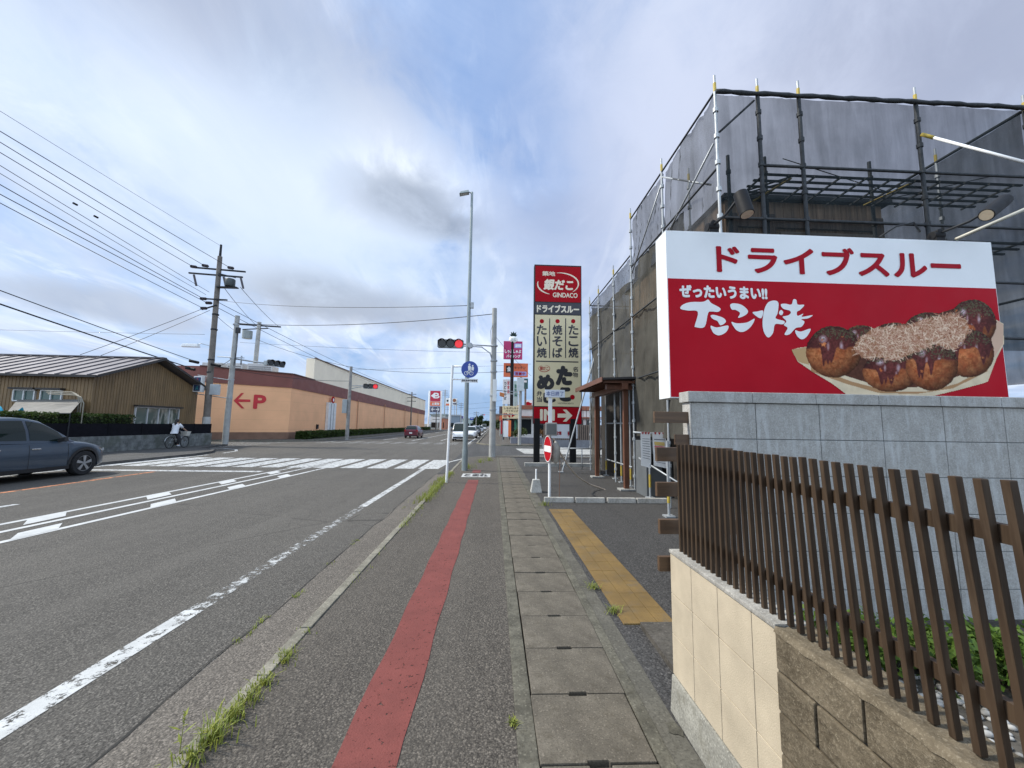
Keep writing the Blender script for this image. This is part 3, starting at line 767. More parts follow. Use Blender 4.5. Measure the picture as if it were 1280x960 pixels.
# board lettering sits level on the board, not on the picture
X_a, X_b = at(895, 325, BY).x, at(1200, 325, BY).x
mb = MB(); put_text(mb, 'ドライブスルー', (X_a, BY-.004, 3.545), (X_b-X_a, 0, 0), (0, 0, .365), .035)
mb.build('lettering', M('letter_red', s2l(160, 12, 32), .6, 0, .05, spec=.12), bd)
LW = M('letter_white', (.74, .75, .74), .4, 0, .05)
mb = MB(); a, b = at(849, 372, BY), at(958, 356, BY)
put_text(mb, 'ぜったいうまい!!', (a.x, BY-.008, a.z), (b.x-a.x, 0, 0), (0, 0, .16), .055); mb.build('lettering', LW, bd)
def strokes(mb, polys, ox, oy, sc, fn, k=4):
    for pl in polys:
        mb.poly([fn(ox+q[0]/sc, oy+q[1]/sc) for q in smooth_loop(pl, k)])
brush = [
 [(128, 295), (150, 262), (215, 242), (310, 240), (350, 222), (375, 250), (448, 292), (430, 320), (380, 318), (350, 330), (322, 440), (250, 442), (245, 425), (268, 320), (190, 310)],
 [(370, 350), (400, 345), (470, 368), (492, 400), (450, 428), (425, 395), (385, 375)],
 [(370, 432), (420, 445), (510, 430), (495, 480), (440, 508), (392, 488)],
 [(527, 262), (560, 252), (620, 266), (668, 310), (650, 345), (590, 368), (605, 330), (570, 305), (538, 300)],
 [(536, 402), (580, 412), (660, 405), (722, 375), (690, 440), (630, 480), (575, 465)],
 [(705, 325), (740, 318), (790, 312), (775, 370), (735, 355)],
 [(800, 300), (830, 245), (880, 230), (912, 250), (905, 330), (890, 372), (960, 395), (945, 420), (885, 420), (868, 490), (830, 525), (795, 480), (785, 400)],
 [(930, 262), (965, 255), (1015, 262), (1030, 222), (1055, 225), (1065, 262), (1118, 265), (1085, 305), (1060, 320), (1065, 352), (1110, 335), (1100, 360), (1185, 346), (1150, 372), (1095, 380), (1120, 400), (1095, 440), (1050, 450), (1000, 500), (960, 500), (985, 450), (955, 425), (975, 395), (945, 360), (985, 350), (1010, 330), (1000, 310), (950, 295)],
 [(1045, 468), (1090, 478), (1168, 455), (1140, 515), (1100, 540), (1062, 515)],
 [(916, 325), (932, 305), (950, 322), (940, 345), (922, 342)]]
mb = MB(); strokes(mb, brush, 830, 340, 6.4, lambda x, y: bp(x, y, .008)); mb.build('lettering', LW, bd)

# the printed food picture: flat print, its dots carried as a colour layer
def food_picture():
    x0, x1, y0, y1 = 986, 1254, 374, 496
    nx, ny = 402, 183
    gx, gy = np.meshgrid(np.linspace(x0, x1, nx), np.linspace(y0, y1, ny))
    U = (gx-980)*4.267; V = (gy-360)*4.267
    rng = np.random.default_rng(5)
    def nz(sc, seed, oct=4):
        out = np.zeros_like(U); r = np.random.default_rng(seed); amp = 1.0; tot = 0
        for o in range(oct):
            g = r.random((int(V.max()/sc)+4, int(U.max()/sc)+4)); a, b = V/sc, U/sc; i, j = a.astype(int), b.astype(int); fa, fb = a-i, b-j
            fa = fa*fa*(3-2*fa); fb = fb*fb*(3-2*fb)
            out += amp*((g[i, j]*(1-fb)+g[i, j+1]*fb)*(1-fa)+(g[i+1, j]*(1-fb)+g[i+1, j+1]*fb)*fa); tot += amp; amp *= .55; sc /= 2
        return out/tot
    img = np.zeros(U.shape+(3,)); A = np.zeros(U.shape, bool)
    def inside(poly):
        p = np.array(poly, float); r = np.zeros(U.shape, bool); n = len(p)
        for i in range(n):
            a, b = p[i], p[(i+1) % n]
            c = ((a[1] > V) != (b[1] > V)) & (U < (b[0]-a[0])*(V-a[1])/(b[1]-a[1]+1e-9)+a[0]); r ^= c
        return r
    def put(mask, c, al=1.0):
        al = np.broadcast_to(al, U.shape)*mask; img[:] = img*(1-al[..., None])+np.asarray(c)*al[..., None]; A[:] |= mask
    boat = [(35, 330), (75, 318), (120, 312), (500, 330), (1000, 190), (1095, 150), (1168, 190), (1170, 300), (1130, 380), (1085, 500), (1060, 510), (930, 545), (790, 578), (330, 570), (250, 510), (150, 450), (70, 395)]
    n1 = nz(60, 1); n2 = nz(14, 2); n3 = nz(6, 3)
    put(inside(boat), (233, 214, 180)); img[A] *= (.86+.25*n1[A])[..., None]
    put(inside([(900, 330), (1095, 155), (1165, 195), (1165, 300), (1080, 420)]), (214, 176, 152), .8)
    put(inside([(35, 330), (120, 315), (130, 410), (75, 395)]), (196, 160, 112), .9)
    put(inside([(140, 420), (360, 500), (560, 552), (760, 552), (920, 510), (1090, 420), (1080, 445), (900, 535), (700, 566), (500, 560), (330, 512), (140, 445)]), (168, 120, 76), .75)
    put(inside([(130, 330), (250, 240), (420, 240), (640, 190), (900, 110), (1090, 190), (1110, 330), (1060, 420), (900, 480), (700, 530), (520, 530), (330, 470), (160, 410)]), np.stack([70+40*n2, 40+26*n2, 30+18*n2], -1))
    def ball(cx, cy, rx, ry, sauce, green, seed):
        dx, dy = (U-cx)/rx, (V-cy)/ry; r2 = dx*dx+dy*dy+.10*(n2-.5)+.08*(nz(50, seed+9)-.5); m = r2 < 1
        z = np.sqrt(np.clip(1-r2, 0, 1)); sh = np.clip(.50+.52*z-.18*dy-.16*dx, .3, 1.2)
        tx = nz(26, seed); fine = nz(9, seed+50)
        c = np.stack([192+60*(tx-.5), 112+80*(tx-.5), 66+60*(tx-.5)], -1)*(sh*(.80+.40*fine))[..., None]
        crust = m & (nz(13, seed+60) > .60); put(m, c); put(crust, np.stack([150*sh, 78*sh, 36*sh], -1), .55)
        dr = np.zeros_like(U); q = random.Random(seed)
        for _ in range(4):
            px = q.uniform(-.75, .75); dr = np.maximum(dr, q.uniform(.25, .95)*np.exp(-((dx-px)/q.uniform(.07, .15))**2))
        edge = sauce-.25+dr+.22*(nz(40, seed+1)-.5); sm = m & (dy < edge) & (nz(34, seed+4) > .22)
        sc = np.stack([84+60*(fine-.5), 38+34*(fine-.5), 36+34*(fine-.5)], -1)*(.55+.65*z)[..., None]; put(sm, sc, .95)
        rimm = m & (np.abs(dy-edge) < .035); put(rimm, (120, 66, 48), .5)
        for (hx, hy, hw, hh, ha) in ((-.38, -.48, .13, .15, .95), (-.2, -.2, .05, .18, .6), (.28, -.2, .07, .2, .7), (q.uniform(-.1, .5), .1, .045, .14, .55)):
            hl = ha*np.exp(-(((dx-hx)/hw)**2+((dy-hy)/hh)**2))*(.5+n2); put(sm & (hl > .2), (226, 208, 214), np.clip(hl, 0, .92))
        gm = m & (dy < green+.7*(nz(16, seed+2)-.5)) & (nz(6, seed+3) > .52); put(gm, np.stack([84+90*(n3-.4), 84+90*(n3-.4), 60+60*(n3-.4)], -1), .8)
    ball(770, 205, 125, 76, .9, -.1, 11); ball(580, 250, 105, 66, .9, -.1, 12); ball(410, 272, 100, 74, .8, .1, 13)
    ball(1000, 190, 128, 128, .30, -.30, 14); ball(985, 350, 132, 128, .0, -.42, 15)
    ball(262, 340, 148, 138, .12, -.50, 16); ball(565, 448, 148, 106, .1, -.5, 17); ball(785, 412, 140, 136, .05, -.30, 18)
    # shaved fish flakes: many short pale curls
    band = [(380, 290), (470, 215), (650, 200), (760, 165), (900, 140), (970, 170), (985, 235), (905, 330), (800, 300), (690, 345), (600, 385), (500, 370), (420, 372), (370, 330)]
    bm_ = inside(band); put(bm_ & (n2 > .25), np.stack([176+50*(n3-.5), 128+50*(n3-.5), 92+50*(n3-.5)], -1), .9)
    ys_, xs_ = np.nonzero(bm_); r = random.Random(3)
    du, dv = U[0, 1]-U[0, 0], V[1, 0]-V[0, 0]
    for _ in range(1500):
        k = r.randrange(len(ys_)); cu, cv = U[ys_[k], xs_[k]]+r.gauss(0, 9), V[ys_[k], xs_[k]]+r.gauss(0, 9); th = r.uniform(0, 3.14); L = r.uniform(10, 52); w = r.uniform(1.0, 2.8); b = r.uniform(-.6, .6)
        i0, i1 = max(0, int((cv-L)/dv)), min(ny, int((cv+L)/dv)+2); j0, j1 = max(0, int((cu-L-(U[0, 0]))/du)), min(nx, int((cu+L-U[0, 0])/du)+2)
        i0 = max(0, int((cv-L-V[0, 0])/dv)); i1 = min(ny, int((cv+L-V[0, 0])/dv)+2)
        u, v = U[i0:i1, j0:j1]-cu, V[i0:i1, j0:j1]-cv; a = u*math.cos(th)+v*math.sin(th); q = -u*math.sin(th)+v*math.cos(th)+b*a*a/L
        mk = (np.abs(a) < L/2) & (np.abs(q) < w*(1-(2*a/L)**2*.6)); t_ = r.random()
        c = np.array((248, 222, 192))*t_+np.array((170, 112, 86))*(1-t_); img[i0:i1, j0:j1][mk] = c; A[i0:i1, j0:j1] |= mk
    img[:] = np.clip(img, 0, 255)*.93
    ids = -np.ones(U.shape, int); mb = MB(); vc = []
    lin = np.where(img/255 <= .04045, img/255/12.92, ((img/255+.055)/1.055)**2.4)
    use = A.copy(); use[:-1] |= A[1:]; use[:, :-1] |= A[:, 1:]
    for i in range(ny-1):
        for j in range(nx-1):
            if A[i, j] and A[i+1, j] and A[i, j+1] and A[i+1, j+1]:
                q = []
                for a, b in ((i, j), (i+1, j), (i+1, j+1), (i, j+1)):
                    if ids[a, b] < 0: ids[a, b] = len(mb.v); mb.v.append(bp(gx[a, b], gy[a, b], .008)); vc.append(lin[a, b])
                    q.append(int(ids[a, b]))
                mb.f.append(tuple(q))
    mb.keep = True
    t = NT('printed_food'); a = t.n('Attribute', attribute_name='print'); t.l(a.outputs['Color'], t.b.inputs['Base Color']); t.rough(.6); t.b.inputs['Specular IOR Level'].default_value = .12
    o = mb.build('food_picture', t.m, bd)
    at_ = o.data.color_attributes.new('print', 'FLOAT_COLOR', 'POINT')
    at_.data.foreach_set('color', np.concatenate([np.array(vc), np.ones((len(vc), 1))], 1).astype(np.float32).ravel())
food_picture()

# spotlights on arms over the board's top edge
LENS = M('lamp_lens', (.55, .47, .33), .25, 0, .1)
def spot(label, foot, head, tip, r):
    s = thing('spotlight', label, 'spotlight', foot, 'spotlights over the board')
    f, h, e = Vector(foot), Vector(head), Vector(tip)
    mb = MB(); mb.box(f.x-.06, f.x+.06, f.y-.05, f.y+.07, f.z-.02, f.z+.06); mb.cyl(f+Vector((-.07, 0, .1)), f+Vector((.07, 0, .1)), .055, n=12); mb.cyl(f+Vector((0, -.05, .14)), f+Vector((0, .05, .14)), .04, n=12); mb.build('clamp', BLACK, s, bevel=.006)
    MB().tube([f+Vector((0, 0, .12)), f+(h-f)*.5+Vector((0, 0, .02)), h], .016).build('arm', DARKMETAL, s, smooth=True)
    d = (e-h).normalized(); up = d
    k = MB().cyl(h-d*.02, e, r, r, 20).build('lamp_head', BLACK, s, smooth=True, autosmooth=.6)
    MB().cyl(e-d*.0, e+d*.004, r*.86, r*.86, 20).build('lens', LENS, k)
    MB().cyl(h-d*.045, h-d*.018, r*.55, r*.95, 16).build('back_cap', BLACK, k)
def P3(px, py, Y): return tuple(at(px, py, Y))
spot('left spotlight, a black can hanging from an arm clamped on the white board', (at(890, 285, 4.62).x, 4.62, 4.075), P3(926, 244, 4.15), P3(934, 268, 4.08), .075)
spot('right spotlight, a black can tilted down on a long arm over the white board', (at(1170, 290, 4.62).x, 4.62, 4.075), P3(1255, 251, 4.15), P3(1233, 269, 4.08), .07)
cb = MB().tube([P3(1100, 296, 4.64), P3(1120, 283, 4.66), P3(1142, 278, 4.66), P3(1150, 290, 4.64)], .012)
solo(cb, 'bracket_arm', DARKMETAL, 'bent black bracket arm rising from the top of the board between the spotlights', 'bracket', P3(1100, 296, 4.64), smooth=True)
# ================================================================== scaffolded shop building on the right
PLANK = m_wood('old_plank', (.42, .28, .175), 2, rough=.75, var=.55)
PLANK_D = m_wood('dark_plank', (.16, .11, .08), 2, rough=.75, var=.5)
ROOFT = M('dark_roof', (.045, .042, .042), .8, 0, .3, 4, .3, 30)
sb = thing('shop_building', 'timber-clad shop with a plank sign, hidden inside the netted scaffold', 'building', (6.5, 10, 0))
mb = MB()
x = 4.62
while x < 7.95: mb.box(x+.003, x+.172, 7.4, 7.45, 3.0, 6.3); x += .176
y = 7.45
while y < 13.0: mb.box(4.6, 4.645, y+.003, y+.172, 3.0, 6.3); y += .176
mb.build('plank_cladding', PLANK, sb, bevel=.004)
MB().box(4.66, 8.0, 7.46, 13.2, 0, 6.29).build('wall', PLANK_D, sb)
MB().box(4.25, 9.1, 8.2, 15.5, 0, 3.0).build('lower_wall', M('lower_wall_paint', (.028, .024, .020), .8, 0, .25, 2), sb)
mb = MB(); mb.prism([(4.55, 7.28, 6.31), (8.1, 7.28, 6.31), (8.1, 7.28, 6.39), (4.55, 7.28, 6.39)], (0, 6.1, 0)); mb.v = [(x, y, z+(.28 if 0 else 0)) for x, y, z in mb.v]; mb.build('roof', ROOFT, sb, bevel=.01)
mb = MB()
for x in (4.64, 5.42, 7.72): mb.box(x, x+.2, 7.33, 7.397, 3.0, 6.0)
mb.box(4.64, 7.92, 7.34, 7.396, 5.72, 5.92); mb.build('timber_frame', PLANK_D, sb, bevel=.006)
MB().box(5.7, 7.66, 7.30, 7.36, 4.2, 5.62).build('sign_plank', m_wood('sign_plank', (.34, .27, .21), 0, rough=.8, var=.4), sb, bevel=.008)
mb = MB()
put_text(mb, '築地銀だこ', (5.76, 7.296, 4.32), (1.84, 0, 0), (0, 0, .95), .05); mb.build('lettering', M('ink_black', (.012, .011, .010), .6), sb)

TUBE_D = M('netted_pole', (.028, .032, .036), .7, .2, .4, 12, .5, 40)
YEL = M('yellow_band', s2l(176, 154, 62), .6, 0, .15, 8)
sc = thing('scaffold', 'scaffold of steel poles and ledgers hung with dark grey mesh netting around the shop', 'scaffold', (6.4, 10, 0))
LX, FY, RX = 3.66, 6.0, 9.28
def pole(x, y, z1, z0=0.0, silver=False, top=True):
    mat = STEEL if silver else TUBE_D
    mb = MB(); mb.cyl((x, y, z0), (x, y, z1), .0243 if silver else .032, n=10)
    z = z0+.35
    while z < z1-.1:
        mb.cyl((x, y, z), (x, y, z+.07), .045, n=8); z += .475
    o = mb.build('pole', mat, sc, smooth=True, autosmooth=.6)
    if top:
        MB().cyl((x, y, z1+.002), (x, y, z1+.16), .026, n=10).build('yellow_band', YEL, o)
        MB().cyl((x, y, z1+.162), (x, y, z1+.30), .021, n=10).build('pole_tip', STEEL, o)
    return o
pole(LX, FY, 7.38, silver=True)
for x in (4.41, 5.14, 7.26): pole(x, FY, 7.36)
pole(RX, FY, 7.32)
for x in (4.41, 5.14, 7.26): pole(x, FY+.9, 6.9, top=False)
for y in (8.15, 10.2): pole(LX, y, 7.40, silver=True)
pole(LX+.62, 8.15, 7.2, silver=True)
for y in (11.8, 13.6, 14.9): pole(LX, y, 6.42, silver=True)
for y in (7.4, 9.2, 11.0, 12.8): pole(RX, y, 7.35, silver=True)
for x in (4.6, 7.6): pole(x, 14.9, 6.6, top=False)
def rod(a, b, r=.022, mat=None, name='ledger', n=8): return MB().tube([a, b], r, n).build(name, mat or TUBE_D, sc, smooth=True)
mb = MB(); pts = [(LX+(RX-LX)*i/40, FY-.03, 7.36+.006*math.sin(i*1.1)) for i in range(41)]
mb.tube(pts, [.036+.006*math.sin(i*2.3) for i in range(41)], 8); mb.build('ledger', TUBE_D, sc, smooth=True)
for z in (6.07, 5.12, 4.15, 3.2): rod((LX if z < 6 else 4.41, FY, z), (RX, FY, z), .024)
for z in (6.05, 5.1): rod((4.41, FY+.9, z), (RX, FY+.9, z), .022)
for z, y1, m in ((7.38, 10.2, None), (6.0, 10.2, None), (6.36, 14.9, None), (4.6, 14.9, None), (2.9, 10.2, None)):
    rod((LX, FY if z != 6.36 else 10.2, z), (LX, y1, z), .02)
rod((RX, FY, 7.34), (RX, 12.8, 7.36), .03); rod((RX, FY, 5.0), (RX, 12.8, 5.0)); rod((RX, FY, 4.0), (RX, 12.8, 4.0))
rod((LX, 14.9, 6.38), (7.6, 14.9, 6.38)); rod((4.6, 14.9, 4.5), (9.2, 14.9, 4.5))
# braces
rod((LX, 6.05, 6.6), (4.38, 6.05, 7.3), .018, name='brace'); rod((LX, 6.1, 6.5), (LX, 8.1, 5.75), .018, STEEL, 'brace'); rod((LX, 8.2, 7.3), (LX+.1, 6.4, 5.95), .018, STEEL, 'brace'); rod((LX, 8.2, 7.1), (LX, 10.15, 5.8), .018, STEEL, 'brace')
for k in range(4): rod((5.12-.06*k, 6.1+.22*k, 6.0), tuple(at(905+k*2, 247+k*1.5, 7.0+.1*k)), .016, name='brace')
for x0, x1 in ((5.15, 7.24), (7.28, 9.2)): rod((x0, 6.45, 6.55 if x0 < 6 else 5.9), (x1, 6.45, 5.95 if x0 < 6 else 6.4), .008, name='brace')
# walk decks of bars, seen from below
mb = MB()
for q in range(5): mb.bar((4.45, 6.1+.17*q, 5.98), (9.2, 6.1+.17*q, 5.98), .035, .03)
x = 4.5
while x < 9.2: mb.bar((x, 6.05, 5.955), (x, 6.85, 5.955), .03, .025); x += .45
mb.build('walk_deck', TUBE_D, sc)
mb = MB()
for q in range(4): mb.bar((7.3, 6.1+.2*q, 4.9), (RX, 6.1+.2*q, 4.9), .04, .03)
mb.build('walk_deck', TUBE_D, sc)
for x in (5.0, 7.15): MB().bar((x, 6.1, 5.93), (x-.22, 6.75, 5.9), .05, .012).build('yellow_band', YEL, sc)
# white and cream braces running out past the board
a = P3(1152, 168, 5.95); b = P3(1300, 208, 4.9)
rod(a, b, .022, WHITE, 'brace'); rod(a, tuple(Vector(a).lerp(Vector(b), .12)), .028, YEL, 'yellow_band')
rod(P3(1195, 299, 5.3), P3(1310, 249, 4.9), .024, M('cream_pipe', (.42, .40, .33), .5, .1, .1), 'brace')
# netting sheets with folds
def net(name, p00, p10, p01, p11, mat, sag=.03, nu=40, nv=24, seed=0):
    r = random.Random(seed); ph = [r.uniform(0, 6) for _ in range(6)]
    p00, p10, p01, p11 = map(Vector, (p00, p10, p01, p11)); nrm = (p10-p00).cross(p01-p00).normalized()
    def fn(u, v):
        p = p00.lerp(p10, u).lerp(p01.lerp(p11, u), v)
        f = math.sin(u*9+ph[0]+v*3)*.5+math.sin(u*23+ph[1]-v*5)*.25+math.sin(v*11+ph[2]+u*4)*.35+math.sin((u+v)*31+ph[3])*.12
        f += .8*max(0, 1-abs(((u*5+v*1.3+ph[4]) % 1)-.5)*9)
        return p+nrm*(sag*f)
    m = MB(); m.grid(fn, np.linspace(0, 1, nu), np.linspace(0, 1, nv)); m.keep = True; return m.build(name, mat, sc, smooth=True)
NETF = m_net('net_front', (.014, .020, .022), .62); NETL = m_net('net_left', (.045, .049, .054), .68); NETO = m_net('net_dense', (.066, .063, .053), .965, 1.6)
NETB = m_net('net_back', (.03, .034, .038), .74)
for i, (xa, xb) in enumerate(((LX, 4.41), (4.41, 5.14), (5.14, 7.26), (7.26, RX))): net('mesh_net', (xa, FY+.04, 3.0), (xb, FY+.04, 3.0), (xa, FY+.04, 7.36), (xb, FY+.04, 7.36), NETF, .012, seed=i)
net('mesh_net', (LX+.04, 6.0, 3.2), (LX+.04, 8.15, 3.2), (LX+.04, 6.0, 7.37), (LX+.04, 8.15, 7.38), NETL, .05, seed=11)
net('mesh_net', (LX+.04, 8.17, 5.5), (LX+.04, 10.17, 5.5), (LX+.04, 8.17, 7.38), (LX+.04, 10.17, 7.38), NETL, .05, seed=12)
net('mesh_net', (LX+.06, 7.3, 1.42), (LX+.06, 10.17, 1.42), (LX+.06, 7.3, 5.98), (LX+.06, 10.17, 5.98), NETO, .07, 60, 60, seed=13)
net('mesh_net', (LX+.05, 10.22, 5.5), (LX+.05, 11.8, 5.5), (LX+.05, 10.22, 6.34), (LX+.05, 11.8, 6.34), NETL, .03, seed=14)
net('mesh_net', (LX+.05, 10.22, 2.95), (LX+.05, 14.9, 2.95), (LX+.05, 10.22, 5.7), (LX+.05, 14.9, 5.9), NETO, .05, 60, 40, seed=15)
net('mesh_net', (LX+.05, 11.8, 5.6), (LX+.05, 14.9, 5.7), (LX+.05, 11.8, 6.34), (LX+.05, 14.9, 6.34), NETL, .03, seed=16)
net('mesh_net', (LX+.02, 14.85, .1), (LX-.1, 13.2, .1), (LX+.02, 14.85, 3.0), (LX-.1, 13.2, 2.7), NETO, .05, 30, 40, seed=17)
net('mesh_net', (RX, 6.05, 2.5), (RX, 14.8, 2.5), (RX, 6.05, 7.3), (RX, 14.8, 7.3), NETB, .03, 60, 30, seed=18)
net('mesh_net', (LX+.1, 14.95, 3.0), (RX, 14.95, 3.0), (LX+.1, 14.95, 6.3), (RX, 14.95, 6.3), NETB, .03, 60, 30, seed=19)
for (x, y, z1) in ((3.8, 10.9, 2.7), (3.8, 11.7, 2.7), (3.86, 12.5, 2.7), (3.8, 13.3, 2.7)):
    l = MB().cyl((x, y, .03), (x, y, z1), .024, n=10).build('pole', STEEL, sc, smooth=True, autosmooth=.6)
    MB().cyl((x, y, .2), (x, y, .5), .027, n=10).build('yellow_band', YEL, l); MB().box(x-.08, x+.08, y-.08, y+.08, 0, .028).build('base_plate', STEEL, l)
rod((3.8, 10.8, .55), (3.8, 13.4, .55), .02, STEEL); rod((3.8, 10.8, 1.75), (3.8, 13.4, 1.75), .02, STEEL)
# jack legs with base plates
for (x, y) in ((3.27, 7.35), (3.66, 9.2)):
    l = MB().cyl((x, y, .03), (x, y, 1.4), .024, n=10).build('jack_leg', STEEL, sc)
    MB().cyl((x, y, .25), (x, y, .55), .027, n=10).build('yellow_band', YEL, l)
    MB().box(x-.09, x+.09, y-.09, y+.09, .0, .028).build('base_plate', STEEL, l)
rod((3.05, 8.55, 1.53), (3.85, 8.55, 1.50), .02, STEEL, 'ledger'); rod((3.3, 8.9, .95), (3.7, 7.5, .5), .018, STEEL, 'brace'); 
# grey service cabinet low behind the scaffold
cb_ = thing('service_cabinet', 'grey service cabinet with dark vents under the edge of the netting', 'cabinet', (3.95, 9.4, 0))
MB().box(3.62, 4.24, 9.3, 10.0, 0, 1.32).build('body', M('cabinet_grey', (.11, .12, .125), .6, 0, .15, 2), cb_, bevel=.01)
mb = MB(); mb.box(3.72, 3.90, 9.285, 9.298, .75, 1.02); mb.box(4.0, 4.16, 9.285, 9.298, .55, .75); mb.build('vent', BLACK, cb_)
# two notices hung over the pipe
def notice(label, x0, x1, tilt, seed, lines):
    n = thing('notice_sheet', label, 'notice', (x0, 8.5, 1.1), 'notices on the pipe')
    r = random.Random(seed); m = MB()
    def fn(u, v): return (x0+(x1-x0)*u+tilt*(1-v), 8.515+.008*math.sin(v*9+seed)-.0*v, .82+.72*v-.02*u*(1-v)*3)
    m.grid(fn, np.linspace(0, 1, 6), np.linspace(0, 1, 14)); m.keep = True; m.build('sheet', M('sheet_white', (.84, .83, .80), .6, 0, .05), n, smooth=True)
    for (v0, v1, u0, u1, c) in lines:
        q = MB(); p = [Vector(fn(u, v))+Vector((0, -.012, 0)) for u, v in ((u0, v0), (u1, v0), (u1, v1), (u0, v1))]; q.quad(*p); q.build('printed_band', c, n)
    for k in range(3):
        q = MB(); p = Vector(fn(.2+.3*k, .93))+Vector((-.03, -.014, 0)); put_text(q, '▼', p, (.06, 0, 0), (0, 0, .05)); q.build('mark', RED, n)
INK = M('notice_ink', (.09, .09, .11), .6); BLUEP = M('print_blue', s2l(52, 84, 160), .5); PINKP = M('print_pink', s2l(205, 92, 100), .5); YELP = M('print_yellow', s2l(216, 186, 110), .5)
notice('white notice of fine text hung on the pipe beside the netting, left of two', 3.20, 3.42, .0, 1, [(.80-.07*k, .812-.07*k, .15, .9, INK) for k in range(9)])
notice('white notice with pink and blue print hung on the pipe, right of two', 3.46, 3.76, .02, 2, [(.78, .80, .1, .9, INK), (.62, .72, .12, .88, YELP), (.50, .60, .12, .88, PINKP), (.20, .34, .2, .8, BLUEP), (.40, .41, .15, .85, INK), (.44, .45, .15, .85, INK), (.12, .13, .15, .85, INK)])

# ------------------------------------------------------------------ timber canopy
CBR = m_wood('canopy_brown', (.13, .052, .028), 2, rough=.45, var=.25)
cn = thing('canopy', 'reddish brown porch canopy on square posts in front of the scaffold', 'canopy', (3.4, 11.5, 0))
for (x, y) in ((3.47, 10.3), (3.36, 12.8)):
    p = MB().box(x-.06, x+.06, y-.06, y+.06, .05, 2.62).build('post', CBR, cn, bevel=.006)
    MB().prism([(x-.2, y-.15, .001), (x+.2, y-.15, .001), (x+.2, y+.15, .001), (x-.2, y+.15, .001)], (0, 0, .05)).build('footing', C_PALE, p, bevel=.01)
mb = MB(); mb.box(3.30, 3.46, 10.0, 13.2, 2.62, 2.78); mb.box(2.95, 3.7, 10.22, 10.36, 2.63, 2.77); mb.build('beam', CBR, cn, bevel=.006)
mb = MB()
y = 10.05
while y < 13.2: mb.box(2.82, 3.7, y, y+.06, 2.785, 2.85); y += .32
mb.build('rafters', CBR, cn)
mb = MB(); mb.prism([(2.78, 9.95, 2.852), (3.75, 9.95, 2.90), (3.75, 9.95, 2.96), (2.78, 9.95, 2.91)], (0, 3.35, 0)); mb.build('roof', ROOFT, cn, bevel=.008)
mb = MB(); mb.box(2.75, 2.775, 9.95, 13.3, 2.80, 2.93); mb.build('fascia', CBR, cn)

# ================================================================== things on the lot
STOPC = m_concrete('stop_concrete', .36, (1, .98, .9), .5, 80, 3)
for i, (x0, x1, lab) in enumerate(((1.11, 1.75, 'concrete wheel stop at the foot of the white no entry pole, by the yellow paving'), (1.79, 2.43, 'second concrete wheel stop from the no entry pole'), (2.49, 3.11, 'third concrete wheel stop from the no entry pole, before the canopy post'), (3.14, 3.82, 'concrete wheel stop nearest the scaffold, last in the row of four'))):
    m = MB(); y0 = 8.62-.01*i; m.prism([(x0, y0, 0), (x0, y0+.13, 0), (x0, y0+.11, .105), (x0, y0+.02, .105)], (x1-x0, 0, 0)); solo(m, 'wheel_stop', STOPC, lab, 'wheel stop', (x0, y0, 0), 'wheel stops on the lot', bevel=.012)
for (x0, x1, lab) in ((1.25, 2.75, 'long pale concrete kerb block under the left post of the pylon sign'), (2.80, 4.1, 'long pale concrete kerb block under the right post of the pylon sign')):
    m = MB(); m.box(x0, x1, 16.05, 16.25, -.02, .14); solo(m, 'kerb_block', STOPC, lab, 'kerb block', (x0, 16.1, 0), 'kerb blocks under the pylon', bevel=.02)
# white pole with side-on no entry disc
wp = thing('no_entry_sign', 'white pole with a red no entry disc turned almost edge-on beside the yellow paving', 'road sign', (1.30, 9.2, 0))
MB().cyl((1.30, 9.2, 0), (1.30, 9.2, 2.45), .035, n=14).build('pole', WHITE, wp, smooth=True, autosmooth=.6)
MB().box(1.255, 1.345, 9.145, 9.163, 1.72, 2.48).build('back_plank', WHITE, wp, bevel=.003)
nrm = Vector((-.985, -.17, 0)); c = Vector((1.245, 9.16, 1.115)); sd = Vector((-nrm.y, nrm.x, 0))
d = MB().cyl(c+nrm*-.008, c+nrm*.0, .30, n=36).build('disc', RED, wp)
q = MB(); o = c+nrm*.005
q.quad(o-sd*.25-Vector((0, 0, .07)), o+sd*.25-Vector((0, 0, .07)), o+sd*.25+Vector((0, 0, .07)), o-sd*.25+Vector((0, 0, .07))); q.build('bar', WHITE, d)
q = MB(); N_ = 36
for i in range(N_):
    a0, a1 = 2*math.pi*i/N_, 2*math.pi*(i+1)/N_
    f = lambda a, r: o+sd*(r*math.cos(a))+Vector((0, 0, r*math.sin(a)))
    q.quad(f(a0, .285), f(a1, .285), f(a1, .3), f(a0, .3))
q.build('rim', WHITE, d)
mb = MB(); mb.box(1.18, 1.45, 9.05, 9.10, 1.42, 1.72); m_ = mb.build('mirror_housing', M('housing_grey', (.30, .29, .27), .6), wp, bevel=.02)
MB().box(1.205, 1.425, 9.042, 9.049, 1.45, 1.69).build('panel', M('panel_dark', (.13, .135, .13), .35, .2), m_)
pl = MB().box(1.17, 1.64, 9.12, 9.142, 2.31, 2.49).build('notice_plate', M('plate_pale', (.62, .66, .72), .4, 0, .05), wp, bevel=.003)
q = MB(); put_text(q, '本日終了', (1.20, 9.116, 2.345), (.41, 0, 0), (0, 0, .11), .01); q.build('lettering', M('plate_blue', s2l(95, 110, 160), .5), pl)
bag = MB(); bag.lathe([(.02, .0), (.09, .05), (.11, .2), (.10, .36), (.07, .46), (.03, .5)], (1.43, 9.13, .78), 'z', 12); bag.v = [(x+.012*math.sin(z*30), y, z+.01*math.sin(x*50)) for x, y, z in bag.v]
